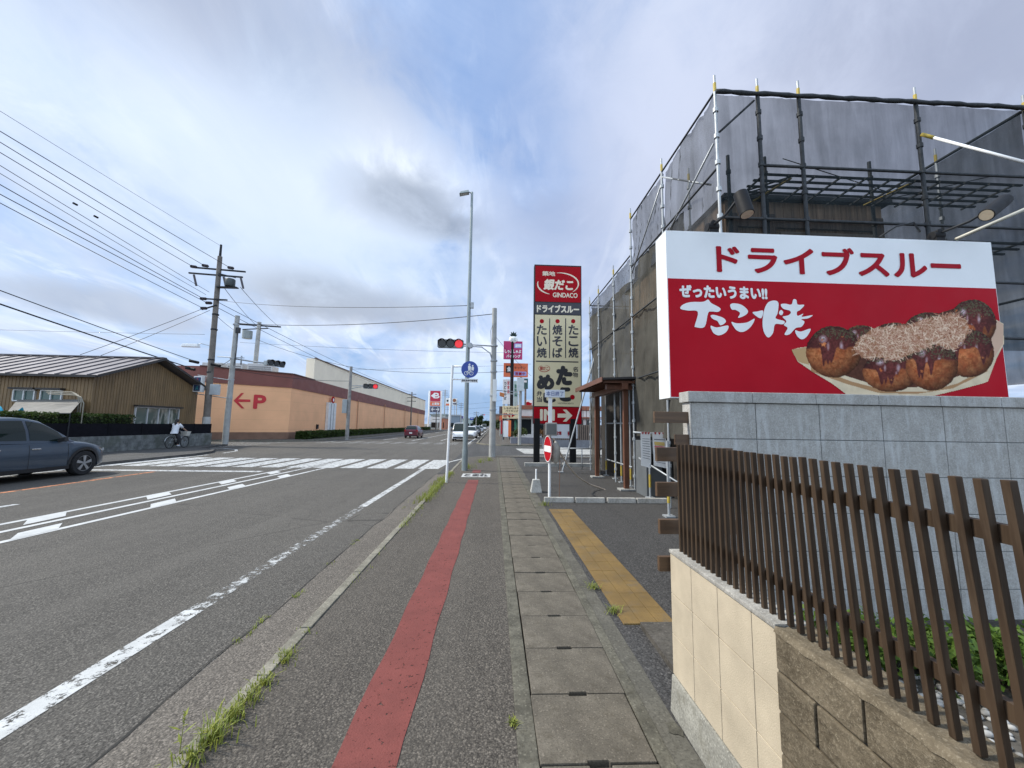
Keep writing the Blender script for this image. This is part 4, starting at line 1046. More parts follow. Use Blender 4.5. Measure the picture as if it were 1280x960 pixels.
solo(bag, 'bag', M('bag_grey', (.36, .34, .30), .8, 0, .3, 9, .4), 'grey cloth bag tied to the white no entry pole below the panel', 'bag', (1.43, 9.13, .78), smooth=True)
# concrete foot with stub
cf = thing('pole_base', 'tapered concrete foot with a short white stub, standing on the drain edge', 'pole base', (1.07, 9.97, 0))
MB().hexa([(.93, 9.83, .0), (1.21, 9.83, .0), (1.21, 10.11, .0), (.93, 10.11, .0), (.985, 9.885, .31), (1.155, 9.885, .31), (1.155, 10.055, .31), (.985, 10.055, .31)]).build('foot', m_concrete('foot_concrete', .40, (1, 1, .94), .6, 90, 4), cf, bevel=.015)
MB().cyl((1.07, 9.97, .30), (1.07, 9.97, .56), .022, n=12).build('stub', WHITE, cf, smooth=True, autosmooth=.6)
# rope, thin stake, slanted brace pole
pts = [P3(692, 548, 9.2), P3(700, 566, 9.3), P3(711, 583, 9.5), P3(722, 596, 9.8), P3(738, 606, 10.2), P3(758, 613, 10.5), P3(772, 616, 10.4)]
pp = [Vector(p) for p in pts]; mb = MB(); fine = []
for i in range(len(pp)-1):
    for k in range(4): fine.append(pp[i].lerp(pp[i+1], k/4))
fine.append(pp[-1]); mb.tube(fine, .022, 8)
solo(mb, 'rope', M('rope_beige', (.52, .44, .36), .9, 0, .25, 30, .5, 90), 'thick beige rope sagging from the no entry pole to the lot by the canopy post', 'rope', (1.5, 9.3, .6), smooth=True)
mb = MB(); mb.tube([P3(699, 625, 8.75), P3(700, 575, 8.75)], .008, 6); solo(mb, 'stake', M('rust', (.16, .09, .06), .8, 0, .3), 'thin rusty stake standing behind the first wheel stop', 'stake', P3(699, 625, 8.75))
mb = MB(); mb.tube([tuple(gnd(703, 589)), P3(745, 440, 14.6)], .03, 8); mb.box(2.33, 2.5, 14.1, 14.3, 0, .02); solo(mb, 'brace_pole', STEEL, 'long slanted steel brace pole leaning from the lot up to the netted scaffold', 'brace', tuple(gnd(703, 589)), smooth=True, autosmooth=.5)
mb = MB(); mb.tube([(2.45, 15.2, .78), (4.2, 15.2, .80)], .025, 8); mb.tube([(2.5, 15.2, 0), (2.5, 15.2, .78)], .02, 8); mb.tube([(3.4, 15.2, 0), (3.4, 15.2, .79)], .02, 8); solo(mb, 'pipe_barrier', STEEL, 'low grey pipe barrier behind the canopy, between the pylon post and the netting', 'barrier', (3.3, 15.2, 0), smooth=True)

# ------------------------------------------------------------------ pylon sign
PY = 16.6
CREAM = M('sign_cream', s2l(214, 200, 160), .4, 0, .05, 1); NAVY = M('sign_navy', (.018, .02, .032), .4)
py_ = thing('pylon_sign', 'tall pylon sign, red logo over cream menu panels, on two black posts', 'sign', (2.7, 16.75, 0))
for px in (671, 716.5):
    x = at(px, 560, PY).x; MB().box(x-.125, x+.125, 16.58, 16.82, -.05, 1.95).build('post', BLACK, py_, bevel=.01)
X0, X1 = 1.63, 3.72; Z0, Z1 = 1.715, 8.72
MB().box(X0, X1, PY, PY+.32, Z0, Z1).build('cabinet', DARKMETAL, py_, bevel=.015)
def panel(name, mat, y0, y1, ins=.045):
    z1, z0 = at(697, y0, PY).z, at(697, y1, PY).z
    return MB().box(X0+ins, X1-ins, PY-.006, PY-.001, z0, z1).build(name, mat, py_)
def ptxt(parent, mat, items, name='lettering'):
    m = MB()
    for it in items: it(m)
    return m.build(name, mat, parent)
YF = PY-.011
p1 = panel('logo_panel', RED, 333, 377.5)
CRT = M('letter_cream', s2l(228, 216, 190), .4, 0, .04)
def brush_arc(m, pts, w):
    pts = [np.array(p, float) for p in pts]; n = len(pts); L, R_ = [], []
    for i in range(n):
        d = pts[min(i+1, n-1)]-pts[max(i-1, 0)]; d /= np.linalg.norm(d)+1e-9; nn = np.array((-d[1], d[0])); ww = w*math.sin(math.pi*(i+.6)/(n+.2))**.6
        L.append(pts[i]+nn*ww); R_.append(pts[i]-nn*ww)
    for i in range(n-1): m.quad(*[tuple(at(*q, YF)) for q in (L[i], L[i+1], R_[i+1], R_[i])])
def ell(cx, cy, rx, ry, a0, a1, n=24): return [(cx+rx*math.cos(rad(a0+(a1-a0)*i/n)), cy+ry*math.sin(rad(a0+(a1-a0)*i/n))) for i in range(n+1)]
ptxt(p1, CRT, [lambda m: text_px(m, '銀だこ', 679, 349, 716, 363, YF, .045, .05), lambda m: text_px(m, '築地', 678, 339, 694, 345, YF, .03), lambda m: text_px(m, 'GINDACO', 691, 366, 722, 372, YF, .03),
    lambda m: brush_arc(m, ell(698, 355, 25, 14, -95, 45), .9), lambda m: brush_arc(m, ell(698, 355, 26, 14, 195, 115), .9)])
p2 = panel('drive_through_panel', NAVY, 378.5, 393)
ptxt(p2, CRT, [lambda m: text_px(m, 'ドライブスルー', 671, 381, 724, 391, YF, .045)])
p3 = panel('menu_panel', CREAM, 394, 508)
def bars(m):
    for x in (687, 707): rect_px(m, x-.6, 398, x+.6, 447.5, YF)
    rect_px(m, 670, 451.3, 723, 452.7, YF)
ptxt(p3, NAVY, [bars, lambda m: column_px(m, 'たい焼', 671, 405, 683.5, 448, YF, .03), lambda m: column_px(m, '焼そば', 690.5, 405, 703, 448, YF, .03), lambda m: column_px(m, 'たこ焼', 710.5, 405, 723, 448, YF, .03)])
ptxt(p3, RED, [lambda m: [m.disc(at(x, 401.5, YF), .095, (0, -1, 0)) for x in (677.3, 697, 716.5)], lambda m: m.disc(at(715.5, 496.5, YF), .105, (0, -1, 0)),
    lambda m: text_px(m, '銀だこ', 675, 458, 685.5, 463, YF, .02), lambda m: brush_arc(m, ell(680.3, 460.5, 7, 4.2, -80, 250), .35)], 'mark')
ptxt(p3, M('brush_black', (.014, .013, .015), .5), [lambda m: text_px(m, 'た', 694, 457, 715, 482, YF, .075, .1), lambda m: text_px(m, 'こ', 699, 484, 714, 502, YF, .10), lambda m: text_px(m, 'め', 671, 468, 693, 488, YF, .085), lambda m: text_px(m, 'し', 679, 491, 695, 504, YF, .085)])
ptxt(p3, NAVY, [lambda m: column_px(m, '名物', 716, 458, 722.5, 472, YF, .02), lambda m: column_px(m, '弁当', 671, 488, 677.5, 503, YF, .02), lambda m: text_px(m, 'TAKOMESHI BENTO', 697, 503.3, 717, 505, YF)])
p4 = panel('entrance_panel', RED, 509, 529.5, .03)
def arrow(m):
    o = [(697, 517), (708, 517), (703.5, 512), (708, 512), (715.5, 519.5), (708, 527), (703.5, 527), (708, 522), (697, 522)]
    m.poly([tuple(at(x, y, YF)) for x, y in o])
ptxt(p4, CRT, [arrow, lambda m: text_px(m, 'IN', 675, 511.5, 693.5, 526, YF, .06)])
# white notice board behind it
nb = thing('notice_board', 'white notice board with red lettering seen between the black pylon posts', 'sign board', (4.2, 21.5, 0))
X0_, X1_, Z0_, Z1_ = px_rect(689, 531, 722, 548, 21.5)
MB().box(X0_, X1_, 21.5, 21.56, Z0_, 2.1).build('panel', M('board_plain', (.74, .74, .74), .5, 0, .05), nb, bevel=.01)
q = MB(); text_px(q, '空車', 695, 539, 702, 544, 21.49, .03); text_px(q, '有料', 709, 539, 719, 545, 21.49, .03); q.build('lettering', RED, nb)
for x in (X0_+.15, X1_-.15): MB().box(x-.04, x+.04, 21.57, 21.64, -.1, 2.0).build('post', BLACK, nb)
# brown slat fence on a low wall behind
bf = thing('lot_fence', 'brown vertical slat fence on a low grey wall behind the pylon sign', 'fence', (6, 31, 0))
mb = MB(); x = 3.9
while x < 13: mb.box(x, x+.09, 31, 31.06, .55, 1.75); x += .16
mb.build('slats', m_wood('fence_brown', (.15, .11, .085), 2), bf)
MB().box(3.9, 13, 31.065, 31.12, .55, 1.75).build('backing', M('fence_back', (.05, .04, .034), .8), bf)
MB().box(3.8, 13, 30.95, 31.2, -.2, .54).build('base_wall', M('grey_wall_paint', (.17, .175, .19), .8, 0, .2), bf)
mb = MB()
for z in (2.2, 2.9): mb.box(6.3, 13, 32.0, 32.05, z, z+.05)
x = 6.4
while x < 13: mb.box(x, x+.04, 32.0, 32.04, 0, 3.2); x += .28
solo(mb, 'railing', M('railing_red', (.10, .04, .038), .6), 'dark red open railing rising behind the brown fence, right of the pylon', 'railing', (8, 32, 0))
# ================================================================== poles and signals near the corner
GREEN_GREY = M('lamp_post_grey', (.25, .29, .29), .45, .3, .12, 3)
lp = thing('street_lamp', 'very tall slim grey street lamp post rising at the pavement corner', 'street lamp', (-1.04, 14.4, 0))
MB().cyl((-1.04, 14.4, 0), (-1.04, 14.4, 10.6), .095, .045, 16).build('post', GREEN_GREY, lp, smooth=True, autosmooth=.6)
MB().cyl((-1.04, 14.4, 0), (-1.04, 14.4, .75), .108, .104, 16).build('base_sleeve', GREEN_GREY, lp, smooth=True, autosmooth=.6)
mb = MB(); mb.tube([(-1.04, 14.4, 10.55), (-1.2, 14.4, 10.62)], .025, 8); mb.build('arm', GREEN_GREY, lp)
h = MB().hexa([(-1.52, 14.28, 10.47), (-1.15, 14.30, 10.55), (-1.15, 14.50, 10.55), (-1.52, 14.52, 10.47), (-1.48, 14.32, 10.58), (-1.17, 14.33, 10.66), (-1.17, 14.47, 10.66), (-1.48, 14.48, 10.58)]).build('lamp_head', GREEN_GREY, lp, bevel=.015)
MB().quad((-1.49, 14.31, 10.469), (-1.2, 14.32, 10.532), (-1.2, 14.48, 10.532), (-1.49, 14.49, 10.469)).build('lens', M('lamp_glass', (.5, .52, .5), .2), h)
MB().box(-.98, -.86, 14.32, 14.42, 5.98, 6.2).build('bracket', STEEL, lp, bevel=.01); MB().cyl((-.95, 14.26, 4.55), (-.95, 14.40, 4.55), .10, n=14).build('round_box', STEEL, lp)

bs = thing('cycle_path_sign', 'white pole with the round blue cyclist and pedestrian sign and a small plate below it', 'road sign', (-1.33, 11.45, 0))
mb = MB(); mb.tube([(-1.33, 11.45, 0), (-1.29, 11.42, 1.7), (-1.255, 11.4, 3.36)], .038, 14); mb.build('pole', WHITE, bs, smooth=True, autosmooth=.6)
mb = MB(); mb.tube([(-1.27, 11.4, 3.33), (-.72, 11.4, 3.33)], .022, 8); mb.tube([(-1.27, 11.4, 2.83+.12), (-.72, 11.4, 2.83+.12)], .022, 8); mb.build('arm', WHITE, bs, smooth=True)
SB = M('sign_blue', s2l(22, 62, 150), .35, 0, .04)
dsc = MB().cyl((-.75, 11.372, 3.245), (-.75, 11.360, 3.245), .245, n=40).build('disc', SB, bs)
def tf(x, z, y=11.354): return (-.75+x*.23, y, 3.245+z*.23)
m = MB()
def blobp(m, pts, k=3): m.poly([tf(*q) for q in smooth_loop(pts, k)])
m.disc(tf(-.05, .62), .028, (0, -1, 0), 14); m.disc(tf(.36, .47), .022, (0, -1, 0), 14)
blobp(m, [(-.2, .45), (.1, .45), (.14, .1), (.06, -.25), (-.02, -.05), (-.12, -.28), (-.2, .1)]); blobp(m, [(.24, .32), (.5, .32), (.52, .02), (.45, -.22), (.36, -.04), (.28, -.22), (.22, .02)])
for cx in (-.42, .22):
    for i in range(20):
        a0, a1 = 2*math.pi*i/20, 2*math.pi*(i+1)/20; f = lambda a, r: tf(cx+r*math.cos(a), -.5+r*math.sin(a)); m.quad(f(a0, .2), f(a1, .2), f(a1, .26), f(a0, .26))
for a, b in (((-.42, -.5), (-.25, -.2)), ((-.25, -.2), (.1, -.22)), ((.1, -.22), (-.1, -.5)), ((-.1, -.5), (-.25, -.2)), ((.22, -.5), (.08, -.08)), ((-.42, -.5), (-.1, -.5)), ((.08, -.08), (.18, -.06))):
    pa, pb = Vector(a), Vector(b); d = (pb-pa).normalized(); n = Vector((-d.y, d.x))*.025; m.quad(tf(*(pa+n)), tf(*(pb+n)), tf(*(pb-n)), tf(*(pa-n)))
m.build('pictogram', WHITE, dsc)
plt = MB().box(-1.0, -.50, 11.362, 11.374, 2.86, 3.0-.025).build('plate', WHITE, bs, bevel=.003)
m = MB(); put_text(m, '自転車歩行者専用', (-.97, 11.358, 2.885), (.44, 0, 0), (0, 0, .065), .03); m.build('lettering', NAVY, plt)

# signal pole with its three-lens head over the road
LAMP_OFF = M('lens_off', (.012, .014, .016), .25, 0, .2); 
def lamp_red():
    t = NT('lens_red_lit'); t.col((.5, .01, .02)); t.rough(.3); t.b.inputs['Emission Color'].default_value = (1, .03, .04, 1); t.b.inputs['Emission Strength'].default_value = .4; return t.m
LAMP_RED = lamp_red()
HOUSING = M('signal_housing', (.15, .16, .16), .5, .2, .12)
def signal(parent, c, w, rz, name='signal_head', lit=2, tilt=.0, back=False):
    """three lenses in a row, facing -Y turned by rz"""
    c = Vector(c); rm = Matrix.Rotation(rz, 3, 'Z'); r = w*.155
    def T(x, y, z): return tuple(c+rm @ Vector((x, y, z)))
    mb = MB(); k = w/2; hh = w*.17
    o = [(-k+.06, -hh), (k-.06, -hh), (k, -hh+.06), (k, hh-.06), (k-.06, hh), (-k+.06, hh), (-k, hh-.06), (-k, -hh+.06)]
    mb.prism([T(x, 0, z) for x, z in o], rm @ Vector((0, .12, 0))); hd = mb.build(name, HOUSING, parent, bevel=.01)
    for i in range(3):
        x = (i-1)*w*.32; ll = MB(); ll.cyl(T(x, -.004, 0), T(x, -.03, 0), r, r*.9, 20); ll.build('lens', LAMP_RED if i == lit else LAMP_OFF, hd)
        vz = MB()
        for q in range(13):
            a0, a1 = rad(-15+q*210/13), rad(-15+(q+1)*210/13); R1 = r*1.12
            l0, l1 = .05+.17*max(0, math.sin(a0)), .05+.17*max(0, math.sin(a1))
            vz.quad(T(x+R1*math.cos(a0), 0, R1*math.sin(a0)), T(x+R1*math.cos(a1), 0, R1*math.sin(a1)), T(x+R1*math.cos(a1), -l1, R1*math.sin(a1)), T(x+R1*math.cos(a0), -l0, R1*math.sin(a0)))
        vz.keep = True; vz.build('visor', BLACK, hd)
    return hd
sp = thing('signal_pole', 'grey signal pole at the pavement corner holding a red traffic light out to the left', 'signal pole', (-.09, 20.5, 0))
MB().cyl((-.09, 20.5, 0), (-.11, 20.5, 7.85), .17, .125, 18).build('pole', CONC_POLE, sp, smooth=True, autosmooth=.6)
mb = MB(); mb.tube([(-.1, 20.42, 5.78), (-1.9, 20.42, 5.86)], .035, 8); mb.tube([(-.15, 20.42, 4.95), (-.3, 20.42, 5.4), (-.75, 20.42, 5.72), (-1.9, 20.42, 5.76)], .03, 8); mb.build('arm', STEEL, sp, smooth=True)
signal(sp, (-2.38, 20.32, 5.84), 1.36, 0.0)
mb = MB()
for z in (5.78, 4.98, 4.4, 3.15, 2.4): mb.cyl((-.095, 20.5, z), (-.095, 20.5, z+.07), .19, n=14)
mb.build('band', STEEL, sp)
mb = MB(); mb.box(-.12, .08, 20.28, 20.33, 2.85, 4.0); mb.build('cable_cover', WHITE, sp, bevel=.02)
mb = MB(); mb.tube([(-.1, 20.4, 3.45), (1.2, 20.6, 3.4)], .02, 6); mb.tube([(-.1, 20.4, 2.2), (1.2, 20.6, 2.2)], .02, 6); mb.tube([(-.1, 20.4, 7.2), (-.3, 20.4, 6.6), (-.25, 20.4, 5.9)], .015, 6); mb.build('side_bracket', STEEL, sp)

bx = thing('control_pole', 'grey concrete pole with a pale control box near its top, across the side road', 'utility pole', (2.16, 33.6, 0))
MB().cyl((2.16, 33.6, 0), (2.16, 33.6, 5.2), .14, .12, 14).build('pole', CONC_POLE, bx, smooth=True, autosmooth=.6)
MB().box(1.85, 2.47, 33.25, 33.48, 4.55, 5.7).build('control_box', M('box_pale', (.50, .54, .54), .5), bx, bevel=.03)
MB().cyl((.8, 33.5, 4.3), (2.16, 33.5, 4.3), .025, n=8).build('arm', STEEL, bx)
mb = MB(); mb.hexa([(.4, 33.4, 4.1), (.8, 33.4, 4.0), (.8, 33.6, 4.0), (.4, 33.6, 4.1), (.4, 33.4, 4.45), (.8, 33.4, 4.35), (.8, 33.6, 4.35), (.4, 33.6, 4.45)]); mb.build('lamp', M('lamp_orange', (.5, .17, .05), .5), bx, bevel=.05)

# ================================================================== left side poles
def band(mb, x, y, z, r): mb.cyl((x, y, z), (x, y, z+.09), r, n=12)
AX, AY = -20.25, 28.5
pa = thing('utility_pole', 'tall dark utility pole with crossarms and a transformer, left corner beside the brown house', 'utility pole', (AX, AY, -.1))
MB().cyl((AX+.12, AY, -.1), (AX-.05, AY, 13.6), .225, .15, 16).build('pole', OLD_POLE, pa, smooth=True, autosmooth=.6)
MB().cyl((AX+.12, AY, -.1), (AX+.095, AY, 1.9), .245, .243, 16).build('base_wrap', M('pole_wrap', (.42, .42, .40), .8), pa, smooth=True, autosmooth=.6)
MB().cyl((AX-.05, AY, 13.6), (AX-.05, AY, 14.5), .085, .07, 10).build('top_spike', DARKMETAL, pa)
mb = MB()
mb.bar((-22.2, AY, 12.72), (-18.4, AY, 12.5), .10, .10); mb.bar((-22.3, AY-.1, 12.25), (-18.5, AY-.1, 12.05), .10, .10); mb.bar((-20.9, AY-.15, 10.35), (-19.4, AY-.15, 10.3), .09, .09); mb.bar((-21.1, AY-.15, 9.55), (-20.1, AY-.15, 9.9), .08, .08)
mb.bar((-20.3, AY-.1, 12.3), (-19.0, AY-.1, 12.0), .06, .06); ca = mb.build('crossarm', DARKMETAL, pa)
INSUL = M('insulator', (.05, .04, .045), .35, 0, .2)
for (x, z) in ((-21.9, 12.75), (-21.1, 12.85), (-19.3, 12.75), (-21.0, 10.4), (-20.6, 10.1), (-20.9, 9.7)):
    m = MB(); m.bar((x, AY-.5, z-.15), (x, AY+.1, z+.02), .05, .05)
    for k in range(4): m.cyl((x, AY-.45+.12*k, z-.14+.035*k), (x, AY-.40+.12*k, z-.125+.035*k), .11, n=10)
    m.build('insulator', INSUL, pa)
for (x, z0, z1) in ((-21.9, 12.1, 11.3), (-19.8, 12.0, 11.2), (-18.6, 12.0, 11.2)):
    m = MB(); m.cyl((x, AY-.15, z0), (x+.25, AY-.15, z1), .07, n=10); m.build('fuse', INSUL, pa)
m = MB(); m.lathe([(.01, 0), (.30, .02), (.33, .08), (.33, .52), (.29, .58), (.01, .6)], (-19.35, AY-.1, 11.3), 'z', 16); m.build('transformer', M('transformer_dark', (.045, .055, .055), .5), pa, smooth=True, autosmooth=.6)
MB().bar((-20.2, AY-.1, 11.25), (-18.8, AY-.1, 11.25), .3, .08).build('platform', DARKMETAL, pa)
m = MB(); m.tube([(-20.2, AY-.1, 6.9), (-20.8, AY-.3, 7.05), (-21.0, AY-.3, 7.0)], .02, 6); a_ = m.build('lamp_arm', STEEL, pa)
MB().hexa([(-22.1, AY-.45, 6.78), (-20.9, AY-.45, 6.78), (-20.9, AY-.15, 6.78), (-22.1, AY-.15, 6.78), (-22.0, AY-.42, 7.0), (-21.0, AY-.42, 7.02), (-21.0, AY-.18, 7.02), (-22.0, AY-.18, 7.0)]).build('lamp_head', WHITE, a_, bevel=.04)
m = MB()
for z in (9.2, 8.1, 5.9, 5.0): band(m, AX+.03, AY, z, .215)
m.build('band', DARKMETAL, pa)
m = MB()
for (x, z) in ((-21.2, 5.75), (-21.4, 5.25), (-19.7, 5.55)): m.cyl((x-.3, AY-.25, z+.06), (x+.3, AY-.25, z-.06), .10, n=10)
m.build('cable_closure', BLACK, pa)

BX_, BY_ = -19.02, 28.9
pb = thing('signal_pole', 'shorter pale concrete pole at the left corner holding a traffic light arm', 'signal pole', (BX_, BY_, 0))
MB().cyl((BX_, BY_, 0), (BX_+.08, BY_, 9.3), .20, .155, 16).build('pole', CONC_POLE, pb, smooth=True, autosmooth=.6)
mb = MB(); mb.tube([(BX_, BY_, 6.15), (-17.4, BY_, 5.92), (-16.6, BY_, 5.85)], .055, 8); mb.tube([(-20.1, BY_, 6.25), (-18.2, BY_, 6.2)], .03, 6); mb.tube([(-18.4, BY_, 6.35), (-18.4, BY_, 5.7)], .05, 6); mb.build('arm', STEEL, pb, smooth=True)
signal(pb, (-15.95, 29.0, 5.85), 1.30, rad(62), lit=5)
mb = MB(); mb.box(-16.75, -16.3, BY_-.12, BY_+.12, 5.68, 6.02); mb.build('arm_box', M('arm_box_grey', (.45, .48, .47), .5), pb, bevel=.03)
ph = MB().box(-21.0, -20.45, 28.1, 28.45, 3.62, 4.72).build('pedestrian_signal', WHITE, pb, bevel=.03)
m = MB()
for z in (4.22, 3.68): m.box(-20.94, -20.51, 28.085, 28.097, z, z+.42)
m.build('lens', M('ped_lens', (.03, .05, .11), .3), ph)
m = MB(); m.disc((-20.72, 28.08, 4.52), .045, (0, -1, 0)); m.box(-20.77, -20.68, 28.075, 28.083, 4.28, 4.46); m.build('standing_figure', M('ped_red', (.35, .03, .05), .4), ph)
m = MB(); m.disc((-20.70, 28.08, 3.98), .045, (0, -1, 0)); m.poly([(-20.76, 28.078, 3.93), (-20.66, 28.078, 3.93), (-20.60, 28.078, 3.74), (-20.69, 28.078, 3.82), (-20.82, 28.078, 3.74)]); m.build('walking_figure', M('ped_green', (.04, .22, .24), .4), ph)
mb = MB(); mb.tube([(-20.9, 28.3, 4.82), (BX_, BY_, 4.55)], .03, 6); mb.tube([(-20.9, 28.3, 3.5), (BX_, BY_, 3.25)], .03, 6); mb.build('bracket', STEEL, pb)
MB().box(-20.05, -19.45, 28.35, 28.6, 3.45, 4.2).build('control_box', M('box_grey', (.46, .49, .50), .5), pb, bevel=.03)
m = MB()
for z in (8.6, 6.1, 4.55, 3.25): band(m, BX_+.03, BY_, z, .205)
m.build('band', STEEL, pb)
m = MB(); m.tube([(BX_+.22, BY_-.1, 8.4), (BX_+.3, BY_-.1, 7.0), (BX_+.2, BY_-.1, 5.6)], .025, 6); m.box(BX_+.15, BX_+.4, BY_-.2, BY_, 8.0, 8.4); m.build('cable', CABLE, pb)

pc = thing('utility_pole', 'utility pole with one crossarm and a grey transformer rising from the orange store roof', 'utility pole', (-27.1, 45, 5.6))
MB().cyl((-27.1, 45, 5.6), (-27.0, 45, 12.9), .26, .20, 14).build('pole', CONC_POLE, pc, smooth=True, autosmooth=.6)
mb = MB(); mb.bar((-29.6, 45, 12.6), (-24.6, 45, 12.4), .14, .14); mb.bar((-28.8, 45, 12.0), (-26, 45, 12.2), .1, .1); mb.build('crossarm', DARKMETAL, pc)
MB().lathe([(.01, 0), (.5, .02), (.5, .9), (.01, .95)], (-28.1, 44.8, 10.9), 'z', 14).build('transformer', M('transformer_grey', (.22, .25, .25), .5), pc, smooth=True, autosmooth=.6)
mb = MB(); mb.box(-28.2, -27.6, 44.7, 45.3, 5.6, 6.6); mb.box(-26.6, -26.0, 44.7, 45.3, 5.6, 6.2); mb.build('base_unit', WHITE, pc, bevel=.04)

PDX, PDY = -14.88, 40.7
pd = thing('signal_pole', 'slim grey pole in front of the orange store with a red traffic light facing us', 'signal pole', (PDX, PDY, -.1))
MB().cyl((PDX, PDY, -.1), (PDX+.02, PDY, 7.4), .19, .14, 14).build('pole', M('pole_speckled', (.25, .24, .225), .8, 0, .3, 3, .3, 30), pd, smooth=True, autosmooth=.6)
mb = MB(); mb.tube([(PDX, PDY, 5.4), (-13.4, PDY, 5.45)], .04, 6); mb.tube([(PDX, PDY, 5.05), (-14.2, PDY, 5.25), (-13.4, PDY, 5.35)], .03, 6); mb.build('arm', STEEL, pd)
signal(pd, (-12.75, 40.6, 5.38), 1.45, rad(8))
m = MB(); m.box(PDX-.55, PDX-.1, PDY-.3, PDY, 2.6, 4.0); m.build('control_box', M('box_grey2', (.33, .36, .36), .5), pd, bevel=.03)

# ================================================================== brown house with ribbed roof
HX, HY0, HY1, ER, RR = -21.0, 21.35, 28.6, 3.9, 5.3
HYM = (HY0+HY1)/2
t = NT('brown_siding'); wv = t.noise(1, 6, .6, vec=t.map(scale=(3, 3, .7))); bc = (.20, .128, .058)
v = t.mix(t.rng(wv, .3, .7), tuple(x*.72 for x in bc), tuple(x*1.2 for x in bc)); t.col(v); t.rough(.55); SIDING = t.m
hs = thing('house', 'brown ribbed-metal house with a pale ribbed gable roof at the left edge', 'house', (-30, HYM, 0))
mb = MB()
def ribs(a, b, z0, ztop, n, out):
    a, b, out = Vector(a), Vector(b), Vector(out)
    for i in range(n):
        p, q = a.lerp(b, i/n), a.lerp(b, (i+.62)/n); r = a.lerp(b, (i+1)/n); zt = [ztop(w) for w in (p, q, q, r)]
        for (w0, w1, za, zb, d) in ((p, q, ztop(p), ztop(q), out*.016), (q, r, ztop(q), ztop(r), out*0)):
            mb.quad((w0.x+d.x, w0.y+d.y, z0), (w1.x+d.x, w1.y+d.y, z0), (w1.x+d.x, w1.y+d.y, zb), (w0.x+d.x, w0.y+d.y, za))
        mb.quad((q.x+out.x*.016, q.y+out.y*.016, z0), (q.x, q.y, z0), (q.x, q.y, ztop(q)), (q.x+out.x*.016, q.y+out.y*.016, ztop(q)))
        mb.quad((p.x+out.x*.016, p.y+out.y*.016, z0), (p.x, p.y, z0), (p.x, p.y, ztop(p)), (p.x+out.x*.016, p.y+out.y*.016, ztop(p)))
def gable(w): return ER-.1+(RR-ER)*(1-abs(w.y-HYM)/(HYM-HY0))
ribs((HX, HY0, 0), (HX, HY1, 0), -.1, gable, 44, (1, 0, 0)); ribs((-48, HY0, 0), (HX, HY0, 0), -.1, lambda w: ER-.05, 150, (0, -1, 0))
mb.keep = True; mb.build('wall', SIDING, hs)
MB().box(-48, HX-.03, HY0+.03, HY1, -.1, ER-.12).build('wall_core', M('house_core', (.05, .035, .02), .8), hs)
t = NT('pale_roof'); v = t.mix(t.rng(t.noise(.8, 6), .3, .7), (.115, .106, .114), (.175, .164, .172)); t.col(v); t.rough(.45); t.b.inputs['Metallic'].default_value = .15
mb = MB(); ov = .35; e0 = HY0-ov; ez = ER-(RR-ER)/(HYM-HY0)*ov+.12
for s, ye in ((1, e0), (-1, 2*HYM-e0)):
    a, b, c_, d = Vector((-48.5, ye, ez)), Vector((HX+.5, ye, ez)), Vector((HX+.5, HYM, RR+.12)), Vector((-48.5, HYM, RR+.12))
    mb.prism([a, b, c_, d], (0, 0, -.1))
    x = -48.2
    while x < HX+.45: mb.bar((x, ye, ez+.03), (x, HYM, RR+.15), .06, .07); x += .8
rf_ = mb.build('roof', t.m, hs)
mb = MB()
for s, ye in ((1, e0), (-1, 2*HYM-e0)): mb.prism([(HX+.502, ye, ez-.10), (HX+.502, HYM, RR+.02), (HX+.502, HYM, RR+.17), (HX+.502, ye, ez+.05)], (.05, 0, 0))
mb.bar((-48.5, e0-.06, ez-.05), (HX+.5, e0-.06, ez-.05), .12, .12); mb.build('fascia', M('fascia_dark', (.028, .024, .022), .5), rf_)
mb = MB(); mb.bar((-48.3, HYM, RR+.17), (HX+.5, HYM, RR+.17), .3, .06); mb.build('ridge_cap', t.m, rf_)
ALU = M('alu_frame', (.55, .56, .56), .4, .3, .05); 
t = NT('curtained_glass'); n = t.noise(1, 3, vec=t.map(scale=(6, 6, 1.2))); v = t.mix(t.rng(n, .42, .6), (.05, .075, .06), (.36, .36, .31)); v = t.mix(t.rng(t.noise(.9, 3), .45, .6), v, (.10, .13, .11)); t.col(v); t.rough(.08); CURT = t.m
def house_window(c0, c1, axis, panes, name='window', shade=.28, mat=None):
    """axis 'x': on the gable (constant x); 'y': on the long wall"""
    (a0, z0), (a1, z1) = c0, c1
    def bxs(m, p0, p1, q0, q1, d0, d1):
        if axis == 'x': m.box(HX+d0, HX+d1, p0, p1, q0, q1)
        else: m.box(p0, p1, HY0-d1, HY0-d0, q0, q1)
    m = MB(); f = .06
    bxs(m, a0, a1, z0-f, z0, .0, .11); bxs(m, a0, a1, z1, z1+f, .0, .11)
    for i in range(panes+1): p = a0+(a1-a0)*i/panes; bxs(m, p-f/2, p+f/2, z0, z1, .0, .10+.01*(i % 2))
    w = m.build(name, ALU, hs); m = MB(); bxs(m, a0+.001, a1-.001, z0+.001, z1-.001, .033, .045); m.build('pane', mat or CURT, w)
    m = MB(); bxs(m, a0-.1, a1+.1, z1+f+.002, z1+f+.09, .0, shade); m.build('hood', M('hood_dark', (.03, .025, .022), .6), w)
zt = lambda px, py: atX(px, py, HX)
w0, w1 = zt(169, 503), zt(221, 527); house_window((w0.y, .95), (w1.y, 2.35), 'x', 4)
for x0, x1 in ((19, 44), (53, 78)):
    a, b = at(x0, 492, HY0), at(x1, 500, HY0); house_window((a.x, 2.55), (b.x, 3.05), 'y', 2, mat=M('window_green', (.05, .10, .09), .1))
house_window((-38.5, 1.6), (-35.5, 3.0), 'y', 3)
